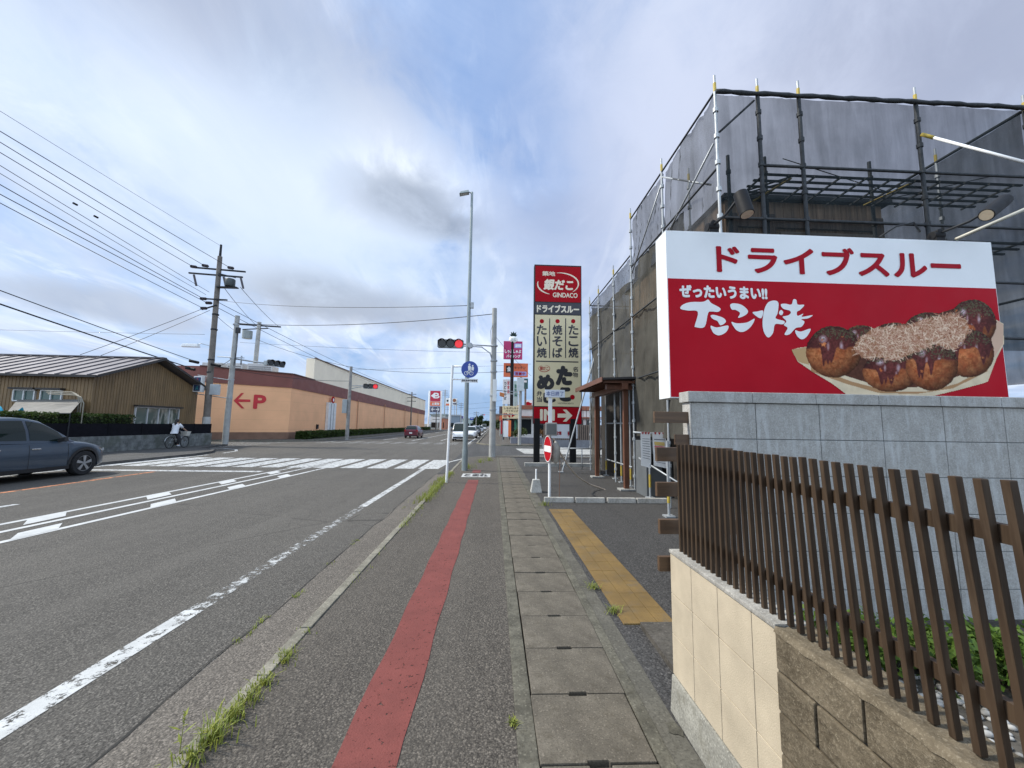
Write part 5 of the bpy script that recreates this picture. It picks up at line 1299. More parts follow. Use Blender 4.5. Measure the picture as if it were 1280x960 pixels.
# lean-to shelter before the house, with its tarp
ls = thing('lean_to', 'grey lean-to shelter roof on bent pipes against the long brown house wall', 'shelter', (-24.6, 20, 0))
t = NT('old_sheet'); v = t.mix(t.rng(t.noise(2, 7, .65), .3, .7), (.10, .095, .085), (.20, .19, .17)); t.col(v); t.rough(.8)
a, b = at(22, 500, HY0-.05), at(103, 500, HY0-.05); a2, b2 = at(8, 517, 18.6), at(88, 517, 18.6)
mb = MB(); mb.prism([a2, b2, b, a], (0, 0, .03)); mb.build('roof', t.m, ls)
PIPE = M('pipe_ivory', (.24, .22, .17), .6)
mb = MB()
for k in range(3):
    q = at(100+k*3, 490+k*2, 20.5-k*.5); mb.tube([(q.x, q.y, -.1), (q.x, q.y, q.z-.4), (q.x-.15, q.y, q.z-.1), (q.x-.5, q.y+.1, q.z), (q.x-2.0, q.y+.3, q.z+.05)], .022, 6)
mb.build('pipe_frame', PIPE, ls)
mb = MB(); 
for p in (a2, b2): mb.cyl((p.x, p.y, -.1), p, .022, n=8)
mb.build('post', DARKMETAL, ls)
tp = at(4, 509, 18.7); mb = MB(); random.seed(8)
mb.grid(lambda u, v: (tp.x-.9+1.4*u, tp.y+.5*v, 1.2+1.0*(1-(v-.5)**2*2.5)*(.7+.3*math.sin(u*7))+.05*math.sin(u*19+v*13)), np.linspace(0, 1, 14), np.linspace(0, 1, 10))
solo(mb, 'tarp', M('tarp_blue', (.04, .36, .50), .4, 0, .2, 4), 'bright blue tarp heaped beside the lean-to shelter at the left edge', 'tarp', (tp.x, tp.y, 1.2), smooth=True)

# boundary: block wall, black fence, clipped hedge
WXF = -19.35
bw = thing('boundary_wall', 'low stained grey block wall with a black panel fence on top, in front of the brown house', 'wall', (WXF, 20, 0))
t = NT('old_block'); n1 = t.noise(3, 7, .7); v = t.mix(t.rng(n1, .3, .7), (.05, .055, .05), (.24, .25, .24)); v = t.mix(t.rng(t.noise(1.3, 4), .5, .62, 0, .7), v, (.09, .10, .08)); t.col(v); t.rough(.9); t.bump(n1, .4, .01)
mb = MB(); z = 0
for r in range(4):
    y = -4+(.2 if r % 2 else 0)
    while y < 27.9: mb.box(WXF-.15, WXF, y+.004, min(y+.4, 28)-.004, r*.2+.003, r*.2+.197); y += .4
mb.build('blocks', t.m, bw); MB().box(WXF-.14, WXF-.01, -4, 27.9, -.1, .79).build('mortar', M('wall_mortar', (.05, .052, .05), .9), bw)
m = MB(); m.box(WXF-.08, WXF-.04, -4, 27.95, .80, 1.42)
y = -4
while y < 27.9: m.box(WXF-.10, WXF-.02, y, y+.05, .80, 1.44); y += 1.9
m.build('fence_panel', M('fence_black', (.006, .006, .009), .85, 0, .3, 3, spec=.15), bw)
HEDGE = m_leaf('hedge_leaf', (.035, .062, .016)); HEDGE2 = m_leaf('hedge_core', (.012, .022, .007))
def hedge(name, label, x0, x1, y0, y1, z1, n, size, group=None, z0=0.0):
    h = thing(name, label, 'hedge', ((x0+x1)/2, (y0+y1)/2, z0), group)
    m = MB(); nx = max(2, int((x1-x0)/.3)); 
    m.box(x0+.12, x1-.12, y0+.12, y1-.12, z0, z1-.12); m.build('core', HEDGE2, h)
    m = MB()
    def samp():
        f = random.random(); j = random.gauss(0, .035)
        if f < .4: return (random.uniform(x0, x1), random.uniform(y0, y1), z1-.03+j+.03*math.sin(random.random()*9))
        if f < .85:
            return (x1-.03+j, random.uniform(y0, y1), random.uniform(z0, z1))
        return (random.uniform(x0, x1), y0+.03+j, random.uniform(z0, z1))
    leaves(m, n, samp, size); leaf_build(m, 'foliage', HEDGE, parent=h); return h
random.seed(41)
hedge('hedge', 'clipped dark green hedge above the black fence in front of the brown house', -20.9, -19.6, 9.5, 22.4, 1.86, 15000, .10)
# ================================================================== orange store
PA, PB_, PC_ = Vector((-25.6, 34.9, 0)), Vector((-19.85, 39, 0)), Vector((-20.25, 115, 0))
t = NT('orange_wall'); bc = s2l(242, 183, 136)
n = t.noise(.5, 6); v = t.mix(t.rng(n, .3, .7), tuple(x*.9 for x in bc), tuple(min(1, x*1.05) for x in bc))
sz = t.n('SeparateXYZ'); t.l(t.co(), sz.inputs[0]); fr = t.math('FRACT', t.math('MULTIPLY', sz.outputs[2], 1.12)); v = t.mix(t.rng(fr, .0, .045, .30, 0), v, tuple(x*.45 for x in bc))
t.col(v); t.rough(.7); ORANGE = t.m
BROWNB = M('band_brown', s2l(124, 72, 62), .6, 0, .12, .6); PLINTH = M('plinth_brown', s2l(128, 98, 80), .8, 0, .15, 1.5, .2, 30); PARA = M('parapet_beige', s2l(244, 230, 204), .7, 0, .08, .4)
st = thing('store_building', 'long orange store with a brown band, beige parapet and red arrow and P', 'building', (-30, 60, 0))
def wall_run(name, mat, z, off=0.0, sub=None):
    """z: (bottom,top) pairs at the three corners"""
    m = MB(); P = [PA, PB_, PC_]; far = [Vector((-60, 34.9, 0))]
    ns = [Vector((0, -1, 0))]+[Vector(((b-a).normalized().y, -(b-a).normalized().x, 0)) for a, b in ((PA, PB_), (PB_, PC_))]
    Q = [Vector((-60, PA.y-off, 0))]+[P[i]+(ns[i]+ns[min(i+1, 2)])*(off/(1+ns[i].dot(ns[min(i+1, 2)]))) for i in range(3)]; zz = [z[0], z[0], z[1], z[2]]
    for i in range(3):
        a, b = Q[i], Q[i+1]; m.quad((a.x, a.y, zz[i][0]), (b.x, b.y, zz[i+1][0]), (b.x, b.y, zz[i+1][1]), (a.x, a.y, zz[i][1]))
    m.keep = True
    return m.build(name, mat, st)
w_ = wall_run('wall', ORANGE, ((.62, 5.0), (.62, 4.95), (.3, 4.25)))
wall_run('plinth', PLINTH, ((-.1, .64), (-.1, .64), (-.1, .32)), .06)
wall_run('brown_band', BROWNB, ((4.98, 6.35), (4.93, 6.28), (4.23, 5.40)), .08)
m = MB(); m.poly([(-60, 35.1, 5.5), (PA.x, 35.1, 5.5), (PB_.x-.1, 39, 5.5), (PC_.x-.1, 115, 5.0), (-60, 115, 5.0)]); m.build('roof', M('store_roof', (.3, .29, .28), .8), st)
m = MB(); m.quad((PC_.x, 115, -.1), (-60, 115, -.1), (-60, 115, 5), (PC_.x, 115, 5)); m.build('wall', ORANGE, st)
py0 = atX(393.5, 448, -19.95).y
a = Vector((-19.93, py0, 0)); zt0 = atX(393.5, 448, -19.93).z
m = MB(); m.hexa([(a.x-.9, py0, 5.6), (a.x, py0, 5.6), (PC_.x+.05, 115, 5.0), (PC_.x-.85, 115, 5.0), (a.x-.9, py0, zt0), (a.x, py0, zt0), (PC_.x+.05, 115, 8.25), (PC_.x-.85, 115, 8.25)]); m.build('parapet', PARA, st)
m = MB(); m.bar((a.x+.02, py0, zt0+.05), (PC_.x+.07, 115, 8.3), .16, .10); m.bar((PA.x, PA.y-.1, 6.38), (PB_.x+.1, PB_.y-.1, 6.31), .2, .08); m.bar((PB_.x+.12, 39, 6.31), (a.x+.1, py0, 6.27), .2, .08); m.build('coping', M('coping_brown', s2l(96, 70, 62), .5), st)
# red arrow and P on the angled wall
d = (PB_-PA).normalized(); nn = Vector((d.y, -d.x, 0)); L = (PB_-PA).length
def onw(px, py):
    r = ray(px, py); k = (PA+nn*.03-_C).dot(nn)/r.dot(nn); return _C+r*k
m = MB()
A_ = [(292, 500.8), (301.5, 491.2), (305, 491.2), (297.8, 499), (313, 499.4), (313, 502.4), (297.8, 502.4), (305.5, 510.6), (302, 510.6)]
m.poly([onw(*q) for q in A_])
q0, q1 = onw(316, 511), onw(332, 511.5); h_ = onw(316, 493).z-q0.z
put_text(m, 'P', q0, q1-q0, (0, 0, h_), .05); m.build('lettering', M('arrow_red', s2l(196, 42, 48), .5), st)
# entrance pillar with small red round sign
m = MB(); m.box(-19.86, -19.55, 47.2, 49.4, .3, 4.0); e_ = m.build('door_panel', M('panel_white', (.68, .68, .66), .5), st)
m = MB(); m.box(-19.545, -19.535, 47.8, 48.0, .3, 3.9); m.box(-19.545, -19.535, 48.6, 48.75, .3, 3.9); m.build('seam', M('seam_grey', (.3, .3, .3), .6), e_)
m = MB(); m.cyl((-19.6, 48.3, 4.35), (-19.5, 48.3, 4.35), .4, n=20); m.build('round_sign', RED, st); m = MB(); m.disc((-19.49, 48.3, 4.35), .2, (1, 0, 0)); m.build('mark', WHITE, st)
m = MB(); m.box(-19.85, -19.7, 44.9, 45.2, .9, 1.4); m.build('vent', DARKMETAL, st)
m = MB()
for y in (58, 72, 88, 103):
    m.cyl((-19.85, y, .3), (-19.85, y, 5.0), .06, n=8)
m.build('downpipe', M('pipe_tan', s2l(176, 132, 100), .6), st)
# rooftop units
AC = M('unit_grey', (.42, .42, .41), .5, 0, .1)
for i, (x, w, lab) in enumerate(((-29.3, 1.9, 'grey rooftop unit at the left end of the row above the brown band'), (-27.0, 1.6, 'middle grey rooftop unit, right behind the tall dark utility pole'), (-24.8, 1.8, 'grey rooftop unit nearest the corner above the red P'), (-23.6, 0.9, 'small pale rooftop unit right of the larger three'))):
    r = thing('roof_unit', lab, 'roof unit', (x, 42, 5.5), 'units on the store roof')
    MB().box(x-w/2, x+w/2, 41.4, 42.6, 5.52, 7.62-.25*(i == 3)).build('casing', AC, r, bevel=.05)
    m = MB()
    for k in range(5): m.box(x-w/2+.15, x+w/2-.15, 41.385, 41.398, 6.4+.2*k, 6.5+.2*k)
    m.build('grille', M('grille_dark', (.14, .14, .14), .6), r)
random.seed(43)
hedge('hedge', 'long low clipped hedge at the foot of the orange store', -18.9, -17.9, 38.6, 112, .72, 9000, .22)

# ================================================================== far left signs
def board(name, label, cat, px0, py0, px1, py1, Y, mat, texts=(), posts=(), thick=.25, group=None, zfoot=0.0, postmat=None, pr=.13):
    X0, X1, Z0, Z1 = px_rect(px0, py0, px1, py1, Y)
    s = thing(name, label, cat, ((X0+X1)/2, Y+.1, zfoot), group)
    p = MB().box(X0, X1, Y, Y+thick, Z0, Z1).build('panel', mat, s, bevel=.02)
    for px in posts:
        x = at(px, (py0+py1)/2, Y).x; MB().cyl((x, Y+thick/2+.001, zfoot-.1), (x, Y+thick/2+.001, Z1-.02 if Z1 > 2 else Z1), pr, n=10).build('post', postmat or STEEL, s, smooth=True, autosmooth=.6)
    for (kind, args, m_) in texts:
        q = MB()
        if kind == 't': text_px(q, *args, Y-.02, .035)
        elif kind == 'c': column_px(q, *args, Y-.02, .03)
        elif kind == 'r': rect_px(q, *args, Y-.012)
        elif kind == 'p': q.poly([tuple(at(x, y, Y-.02)) for x, y in args])
        elif kind == 'd': q.disc(at(args[0], args[1], Y-.016), args[2], (0, -1, 0), 18)
        q.build('lettering' if kind in 'tc' else 'mark', m_, p)
    return s
RED2 = M('sign_crimson', s2l(186, 26, 60), .4, 0, .05); ORG = M('sign_orange', s2l(226, 112, 70), .5, 0, .06); MAG = M('sign_magenta', s2l(176, 20, 92), .4, 0, .05); GREY_S = M('sign_grey', s2l(88, 92, 110), .5); LGREEN = M('sign_green', s2l(44, 110, 92), .5); WH2 = M('sign_white', s2l(236, 236, 232), .45, 0, .05)
s_ = board('store_sign', 'tall white-framed store sign with a red emblem square, orange strip and grey arrow strip', 'sign', 537.5, 488.5, 551, 501.5, 118, RED2,
  [('t', ('B', 542, 491, 549.5, 498), WH2), ('p', [(538.5, 494.7), (542.5, 491.6), (542.5, 493.6), (546, 493.6), (546, 495.6), (542.5, 495.6), (542.5, 497.6)], WH2)], (536.8, 551.6), postmat=WH2, pr=.28)
for (y0, y1, mat, tx) in ((501.8, 507.4, ORG, ('お買物', 540, 503, 549, 506.5)), (508, 515.6, GREY_S, ('←→', 539, 509, 549, 514.5)), (521, 528, WH2, None)):
    X0, X1, Z0, Z1 = px_rect(537.6, y0, 551, y1, 118.05); p = MB().box(X0, X1, 118.05, 118.25, Z0, Z1).build('panel', mat, s_)
    if tx: q = MB(); text_px(q, *tx, 118.02, .03); q.build('lettering', WH2, p)
board('store_sign', 'round-cornered pale and brown advertising panel far down the left side', 'sign', 557, 497.5, 562, 508, 190, WH2, [('d', (559.5, 501, .5), DARKMETAL), ('r', (557.3, 504.5, 561.7, 507), ORG)], (559.5,))
board('store_sign', 'pale far advertising panel with an orange-brown disc, left of the lamp post', 'sign', 565.5, 498, 571.5, 507, 200, WH2, [('d', (568, 500.5, .9), M('disc_brown', (.3, .12, .05), .5)), ('r', (566, 503.8, 571, 505.5), GREY_S)], (568.5,))
board('direction_sign', 'small dark blue direction sign over the far road', 'road sign', 587.6, 521.8, 592, 525.2, 170, SB, [('r', (588.3, 522.6, 591.4, 523.1), WH2)], (592.3,))
board('direction_sign', 'tiny far blue sign on a pole left of the lamp post', 'road sign', 576, 520, 579, 523, 200, M('sign_violet', (.10, .05, .22), .5), [], (577.5,))

# ------------------------------------------------------------------ right far shops
vs = board('restaurant_sign', 'magenta hot-pot buffet sign topped with a white round vegetable, on a black post', 'sign', 629.5, 426.5, 653, 449, 45, MAG,
  [('t', ('しゃぶしゃぶ', 631, 437, 651.5, 441.5), WH2), ('t', ('バイキング', 633, 443.2, 650.5, 447.2), WH2), ('r', (643, 429.5, 652, 435), M('plate_lilac', s2l(150, 160, 214), .5)), ('t', ('温野菜', 644, 430.3, 651.5, 434.2), WH2)], (640.5,), postmat=BLACK, pr=.2)
c = at(641.8, 424.6, 45.1)
v_ = MB().sphere((c.x, 45.1, c.z), .52, .2, .46, 18, 12).build('vegetable_emblem', WH2, vs, smooth=True)
m = MB()
for a_ in (-65, -30, 0, 32, 65):
    s0 = Vector((c.x, 45.0, c.z+.38)); d_ = Vector((math.sin(rad(a_)), 0, math.cos(rad(a_)))); n_ = Vector((d_.z, 0, -d_.x)); l = .62 if abs(a_) < 50 else .5
    m.prism([s0, s0+d_*l*.5+n_*.13, s0+d_*l, s0+d_*l*.5-n_*.13], (0, .08, 0))
m.build('leaves', M('emblem_leaf', (.015, .04, .035), .6), v_)
m = MB()
for k in (-.25, -.08, .1, .26): m.bar((c.x+k, 44.885, c.z+.18), (c.x+k*.8, 44.885, c.z-.2), .035, .02)
m.build('marking', M('emblem_grey', (.3, .34, .32), .5), v_)
m = MB(); x = at(640.5, 470, 45.12).x; 
ins = board('restaurant_sign', 'cream IN sign with a red arrow for the hot-pot buffet, lower on the black post', 'sign', 628, 507.5, 651, 523.2, 44.6, M('sign_creamy', s2l(224, 204, 160), .5),
  [('t', ('しゃぶしゃぶ', 630, 508.6, 649, 511.6), M('ink_brown', (.12, .05, .03), .6)), ('t', ('バイキング', 632, 512.3, 648, 515.0), M('ink_brown', (.12, .05, .03), .6)), ('t', ('IN', 629.5, 516.2, 638, 522), RED), ('p', [(639.5, 516.2), (643.5, 519.1), (639.5, 522)], RED)], (629.5,), postmat=BLACK, pr=.1)
board('shop_sign', 'orange shop sign with a dark square emblem, below and right of the magenta sign', 'sign', 629.5, 454, 660, 471.2, 47, ORG,
  [('r', (632.5, 457, 640, 466), DARKMETAL), ('t', ('食', 633.5, 458, 639, 465), WH2), ('t', ('キッチン', 643, 458, 657, 461.5), M('ink_rust', (.25, .06, .03), .6)), ('r', (642.5, 464.5, 658, 469.5), M('plate_lilac', s2l(150, 160, 214), .5)), ('t', ('営業中', 644, 465.2, 656.5, 469), RED)], (651.5,), postmat=OLD_POLE)
board('shop_sign', 'tall white vertical sign with dark columns of writing, behind the black sign post', 'sign', 628.5, 474, 637.5, 505, 50, WH2, [('c', ('うどんそば', 630, 477, 633, 500), INK), ('c', ('定食処', 634, 476, 637, 492), PINKP)], (630, 636))
board('shop_sign', 'pale green vertical shop sign right of the black sign post', 'sign', 642, 476, 647.5, 512, 54, M('pale_green', (.42, .52, .48), .5), [('c', ('珈琲館', 643, 480, 646.5, 496), LGREEN)], (645,), postmat=LGREEN)
board('shop_sign', 'small dark teal shop sign under the right end of the orange sign', 'sign', 653.5, 473, 660, 486, 50, M('sign_teal', (.03, .10, .09), .5), [('r', (655, 475.5, 658.5, 478), WH2)], (657,), postmat=OLD_POLE)
board('shop_sign', 'white vertical sign with a red round mark, just left of the pylon sign', 'sign', 657, 500, 665.5, 516, 52, WH2, [('d', (660, 505.5, .35), RED), ('c', ('焼肉', 662, 503, 665, 512), RED)], (661,))
board('shop_sign', 'narrow brown and orange sign standing at the left end of the far right shops', 'sign', 624, 508, 628, 527, 58, M('sign_umber', (.10, .055, .04), .6), [('r', (624.3, 519.5, 628, 526), ORG)], (626,))
def shop(name, label, x0, x1, y0, y1, h, wall, trim, win, roofh=.5):
    b = thing(name, label, 'building', ((x0+x1)/2, (y0+y1)/2, 0))
    MB().box(x0, x1, y0, y1, -.1, h).build('wall', wall, b)
    MB().box(x0-.15, x1+.15, y0-.15, y1+.15, h+.002, h+roofh).build('roof', trim, b, bevel=.04)
    m = MB(); n = int((x1-x0)/1.6)
    for i in range(n): m.box(x0+.3+i*1.6, x0+1.5+i*1.6, y0-.03, y0-.004, .6, 2.4)
    ny = int((y1-y0)/2)
    for i in range(ny): m.box(x0-.03, x0-.004, y0+.3+i*2, y0+1.7+i*2, .5, 2.4)
    m.build('window', win, b)
    m = MB(); m.box(x0-.6, x0-.02, y0+.2, y1-.2, 2.6, 2.75); m.box(x0, x1, y0-.6, y0-.02, 2.6, 2.75); m.build('awning', trim, b)
    return b
shop('shop_building', 'low white shop with a rusty orange roof band across the side road on the right', 3.0, 13, 48, 58, 3.6, M('shop_white', (.6, .58, .55), .7), M('trim_rust', (.30, .11, .06), .7), GLASS)
shop('shop_building', 'brown low shop beyond the white one on the right', 2.2, 12, 64, 80, 3.4, M('shop_brown', (.18, .10, .07), .8), M('trim_dark', (.06, .05, .05), .7), GLASS)
shop('shop_building', 'pale green far shop further down the right side', 2.6, 14, 90, 112, 4.6, M('shop_green', (.34, .42, .38), .8), M('trim_white', (.55, .55, .55), .7), GLASS)
for (px, Y, h, mat, lab) in ((628.7, 40, 1.9, WH2, 'white shop banner on a thin pole beside the far planter'), (632.5, 42, 2.0, M('banner_orange', s2l(230, 120, 60), .6), 'orange shop banner on a thin pole behind the white one'), (625.5, 52, 2.2, M('banner_red', s2l(190, 40, 50), .6), 'red far shop banner at the left end of the right-hand shops')):
    p = gnd(px, 548, 0); x = at(px, 540, Y).x; r = thing('banner', lab, 'banner', (x, Y, 0), 'banners by the shops')
    MB().cyl((x, Y, 0), (x, Y, h+.25), .02, n=6).build('pole', STEEL, r)
    m = MB(); m.grid(lambda u, v: (x+.03+.5*u, Y+.06*math.sin(u*5+v*4), .45+h*.85*v), np.linspace(0, 1, 5), np.linspace(0, 1, 8)); m.keep = True; m.build('cloth', mat, r, smooth=True)
pn = thing('planter', 'low grey planter wall with bushes beside the far right pavement', 'planter', (3.2, 36, 0))
MB().box(1.5, 6, 35.6, 36.8, -.05, .55).build('wall', M('planter_grey', (.19, .19, .21), .8, 0, .2), pn)
random.seed(51)
BUSH = m_leaf('bush_leaf', (.05, .075, .025)); BUSHR = m_leaf('bush_rust', (.12, .07, .03))
shrub('shrub', 'round dark green bush in the far grey planter, beside the IN sign', 2.3, 36.2, .7, .5, .75, 900, .16, BUSH, 'bushes in the planter', z0=.5)
shrub('shrub', 'rust-tinted bush at the right end of the far grey planter', 4.6, 36.2, .9, .5, .65, 900, .16, BUSHR, 'bushes in the planter', z0=.5)
# ================================================================== vehicles
TYRE = M('tyre', (.013, .013, .014), .85, 0, .3, 10, .2); RIM = M('rim_silver', (.34, .35, .36), .35, .7, .1); DARKPL = M('trim_black', (.012, .012, .013), .55); CHROME = M('chrome', (.5, .5, .5), .2, .9, .05)
HEADL = M('headlamp', (.55, .58, .6), .1, .1, .1); TAILL = M('taillamp', (.30, .012, .016), .2); PLATE = M('number_plate', (.66, .66, .62), .5, 0, .05); CARGLASS = m_glass('car_glass', (.008, .016, .014), .03)
def interp(pts):
    xs, ys = [p[0] for p in pts], [p[1] for p in pts]
    n = len(xs); d = [(ys[i+1]-ys[i])/(xs[i+1]-xs[i]) for i in range(n-1)]
    mm = [d[0]]+[0 if d[i-1]*d[i] <= 0 else 2*d[i-1]*d[i]/(d[i-1]+d[i]) for i in range(1, n-1)]+[d[-1]]
    def f(x):
        x = min(max(x, xs[0]), xs[-1]); i = 0
        while i < n-2 and x > xs[i+1]: i += 1
        h = xs[i+1]-xs[i]; t = (x-xs[i])/h
        return (2*t**3-3*t*t+1)*ys[i]+(t**3-2*t*t+t)*h*mm[i]+(-2*t**3+3*t*t)*ys[i+1]+(t**3-t*t)*h*mm[i+1]
    return f
def make_car(name, label, cat, paint, S, loc, rotz, group=None):
    """S: side profile in metres, y forward from the rear bumper"""
    r = thing(name, label, cat, loc, group); Lh = S['L']/2
    fz, fw, fb, ft, fwb, fwt = (interp(S[k]) for k in ('shoulder', 'width', 'belt', 'roof', 'wbelt', 'wroof'))
    R_ = S['R']; arch = S.get('arch', R_+.07); sill = S.get('sill', .24); yr, yf = S['axles']; base = Vector(loc)
    def W(x, y, z): return (base.x+x, base.y+y-Lh, base.z+z)
    ys = sorted(set(list(np.linspace(0, S['L'], 45))+[yc+arch*math.cos(a) for yc in (yr, yf) for a in np.linspace(0, math.pi, 15)]))
    def zb(y):
        z = sill+S.get('lift', .06)*(max(0, .5-y)/.5+max(0, y-S['L']+.5)/.5)
        for yc in (yr, yf):
            if abs(y-yc) < arch: z = max(z, R_+math.sqrt(max(0, arch**2-(y-yc)**2)))
        return z
    def ring(y):
        w, zs, b = fw(y), fz(y), zb(y); b = min(b, zs-.1)
        return [(w-.04, b), (w-.005, b+.03), (w, b+(zs-b)*.45), (w-.012, zs-.13*(zs-b)/.6-.02), (w-.05, zs-.03), (w-.13, zs+.005), (w*.5, zs+.035), (0, zs+.045)]
    mb = MB(); rings = [ring(y) for y in ys]; npt = 8; k = 0
    for y, rg in zip(ys, rings):
        for x, z in rg: mb.v.append(W(x, y, z))
        for x, z in rg[::-1][1:]: mb.v.append(W(-x, y, z))
    m = 2*npt-1
    for i in range(len(ys)-1):
        for j in range(m-1): mb.f.append((i*m+j, i*m+j+1, (i+1)*m+j+1, (i+1)*m+j))
    mb.f.append(tuple(range(m))); mb.f.append(tuple((len(ys)-1)*m+j for j in range(m-1, -1, -1)))
    body = mb.build('body', paint, r, smooth=True, autosmooth=.7)
    MB().box(*[v for p in zip(W(-fw(1)+.16, .25, sill+.02), W(fw(1)-.16, S['L']-.25, sill+.45)) for v in p]).build('underbody', DARKPL, r)
    # dark sill and arch trim
    if S.get('trim', True):
        for s in (-1, 1):
            t_ = MB()
            for yc in (yr, yf):
                for i in range(14):
                    a0, a1 = math.pi*i/14, math.pi*(i+1)/14
                    p = lambda a, q: W(s*(fw(yc+q*math.cos(a))+.006), yc+q*math.cos(a), R_+q*math.sin(a))
                    t_.quad(p(a0, arch-.02), p(a1, arch-.02), p(a1, arch+.055), p(a0, arch+.055))
            y0, y1 = yr+arch, yf-arch
            for i in range(8):
                ya, yb = y0+(y1-y0)*i/8, y0+(y1-y0)*(i+1)/8
                t_.quad(W(s*(fw(ya)+.004), ya, sill), W(s*(fw(yb)+.004), yb, sill), W(s*(fw(yb)+.008), yb, sill+.10), W(s*(fw(ya)+.008), ya, sill+.10))
            t_.keep = True; t_.build('sill_trim', DARKPL, body)
    # greenhouse
    y0, y1 = S['belt'][0][0], S['belt'][-1][0]; gy = list(np.linspace(y0, y1, 49))
    def gp(y, t):
        zb_, zt_ = fb(y), max(ft(y), fb(y)+.002); wb, wt = fwb(y), fwt(y); h = zt_-zb_
        H = S['H']-fb((y0+y1)/2); q = min(1, h/H); wtop = wb+(wt-wb)*q
        P_ = [(wb, zb_), (wb+(wtop-wb)*.45+.012*q, zb_+h*.5), (wtop, zt_-.075*q), (wtop-.07*q, zt_-.02*q), (wtop*.5, zt_), (0, zt_+.008)]
        T_ = [0, .3, .55, .65, .82, 1]
        for i in range(5):
            if t <= T_[i+1]: u = (t-T_[i])/(T_[i+1]-T_[i]); return (P_[i][0]+(P_[i+1][0]-P_[i][0])*u, P_[i][1]+(P_[i+1][1]-P_[i][1])*u)
        return P_[-1]
    mb = MB(); TT = [0, .15, .3, .45, .55, .6, .65, .73, .82, .9, 1]
    mb.grid(lambda y, t: (lambda p: W(p[0], y, p[1]))(gp(y, t)) if t >= 0 else (lambda p: W(-p[0], y, p[1]))(gp(y, -t)), gy, TT+[-t for t in TT[::-1][1:-1]]+[-.0001])
    mb.build('cabin', paint, r, smooth=True, autosmooth=.8)
    def patch(nm, ya, yb, ta, tb, s, mat, off, n=10, parent=None, yb2=None, ya2=None):
        m_ = MB()
        def fn(u, v):
            t = ta+(tb-ta)*v; yA = ya+((ya2 if ya2 is not None else ya)-ya)*v; yB = yb+((yb2 if yb2 is not None else yb)-yb)*v
            y = yA+(yB-yA)*u; x, z = gp(y, t); d = 1e-2; zc = fb(y)
            xa, za = gp(y, min(1, t+d)); xb, zb_ = gp(y, max(0, t-d)); tx, tz = xa-xb, za-zb_; l = math.hypot(tx, tz)+1e-6; nx, nz = tz/l, -tx/l
            e = .02; z1, z2 = gp(min(y1, y+e), t)[1], gp(max(y0, y-e), t)[1]; sl_ = (z1-z2)/(2*e)
            return W(s*(x+nx*off), y-(sl_*off*.7 if t > .6 else 0), z+nz*off+(off*.6 if t > .6 else 0))
        m_.grid(fn, np.linspace(0, 1, n), np.linspace(0, 1, 7)); m_.keep = True
        return m_.build(nm, mat, parent or r, smooth=True)
    for s in (-1, 1):
        for (ya, yb, ya2, yb2) in S['side_glass']: patch('side_window', ya, yb, .07, .53, s, CARGLASS, .006, ya2=ya2, yb2=yb2)
    def wide(nm, ya, yb, ta, mat, off):
        m_ = MB(); 
        def fn(u, v):
            t = 1-abs(2*v-1)*(1-ta); s = 1 if v >= .5 else -1; y = ya+(yb-ya)*u; x, z = gp(y, t); e = .02; sl_ = (gp(min(y1, y+e), 1)[1]-gp(max(y0, y-e), 1)[1])/(2*e); l = math.hypot(1, sl_)
            return W(s*x, y-sl_/l*off, z+off/l)
        m_.grid(fn, np.linspace(0, 1, 12), np.linspace(0, 1, 21)); m_.keep = True; m_.build(nm, mat, r, smooth=True)
    wide('windscreen', *S['windscreen'], .62, CARGLASS, .008); wide('rear_window', *S['rearglass'], .64, CARGLASS, .008)
    # wheels
    for yc in (yr, yf):
        for s in (-1, 1):
            xw = fw(yc)-.115; wd = S.get('tw', .21)
            prof = [(R_*.64, -wd/2), (R_*.93, -wd/2), (R_, -wd/2+.04), (R_, wd/2-.04), (R_*.93, wd/2), (R_*.64, wd/2)]
            m_ = MB(); m_.lathe(prof, W(s*xw, yc, R_), 'x', 28); wh = m_.build('wheel', TYRE, r, smooth=True, autosmooth=.6)
            m_ = MB(); c_ = Vector(W(s*(xw+wd/2-.035), yc, R_)); m_.cyl(c_-Vector((.03, 0, 0)), c_+Vector((.002*s, 0, 0)), R_*.66, n=28); m_.build('rim_back', DARKPL, wh)
            m_ = MB(); nsp = S.get('spokes', 5)
            for i in range(nsp):
                a = 2*math.pi*i/nsp+.2; d = Vector((0, math.cos(a), math.sin(a))); q = Vector((0, -d.z, d.y)); cc = c_+Vector((.012*s, 0, 0))
                w0, w1 = R_*.07, R_*.19
                m_.prism([cc+d*R_*.10-q*w0, cc+d*R_*.60-q*w1*.3, cc+d*R_*.60+q*w1, cc+d*R_*.12+q*w0], (s*.012, 0, 0))
            m_.cyl(c_, c_+Vector((s*.03, 0, 0)), R_*.13, n=12)
            for i in range(28):
                a0, a1 = 2*math.pi*i/28, 2*math.pi*(i+1)/28; f = lambda a, q: tuple(c_+Vector((.02*s, q*math.cos(a), q*math.sin(a)))); m_.quad(f(a0, R_*.60), f(a1, R_*.60), f(a1, R_*.66), f(a0, R_*.66))
            m_.build('rim', S.get('rim', RIM), wh)
    # mirrors, handles, seams
    for s in (-1, 1):
        ym = S['mirror']; m_ = MB(); zz = fb(ym)+.10; x = fwb(ym)
        m_.hexa([W(s*(x-.02), ym-.06, zz-.06), W(s*(x+.2), ym-.05, zz-.05), W(s*(x+.2), ym+.06, zz-.04), W(s*(x-.02), ym+.1, zz-.06), W(s*(x-.02), ym-.05, zz+.03), W(s*(x+.19), ym-.05, zz+.09), W(s*(x+.19), ym+.04, zz+.07), W(s*(x-.02), ym+.06, zz+.02)]); m_.build('mirror', DARKPL if S.get('dark_mirror') else paint, r, bevel=.02)
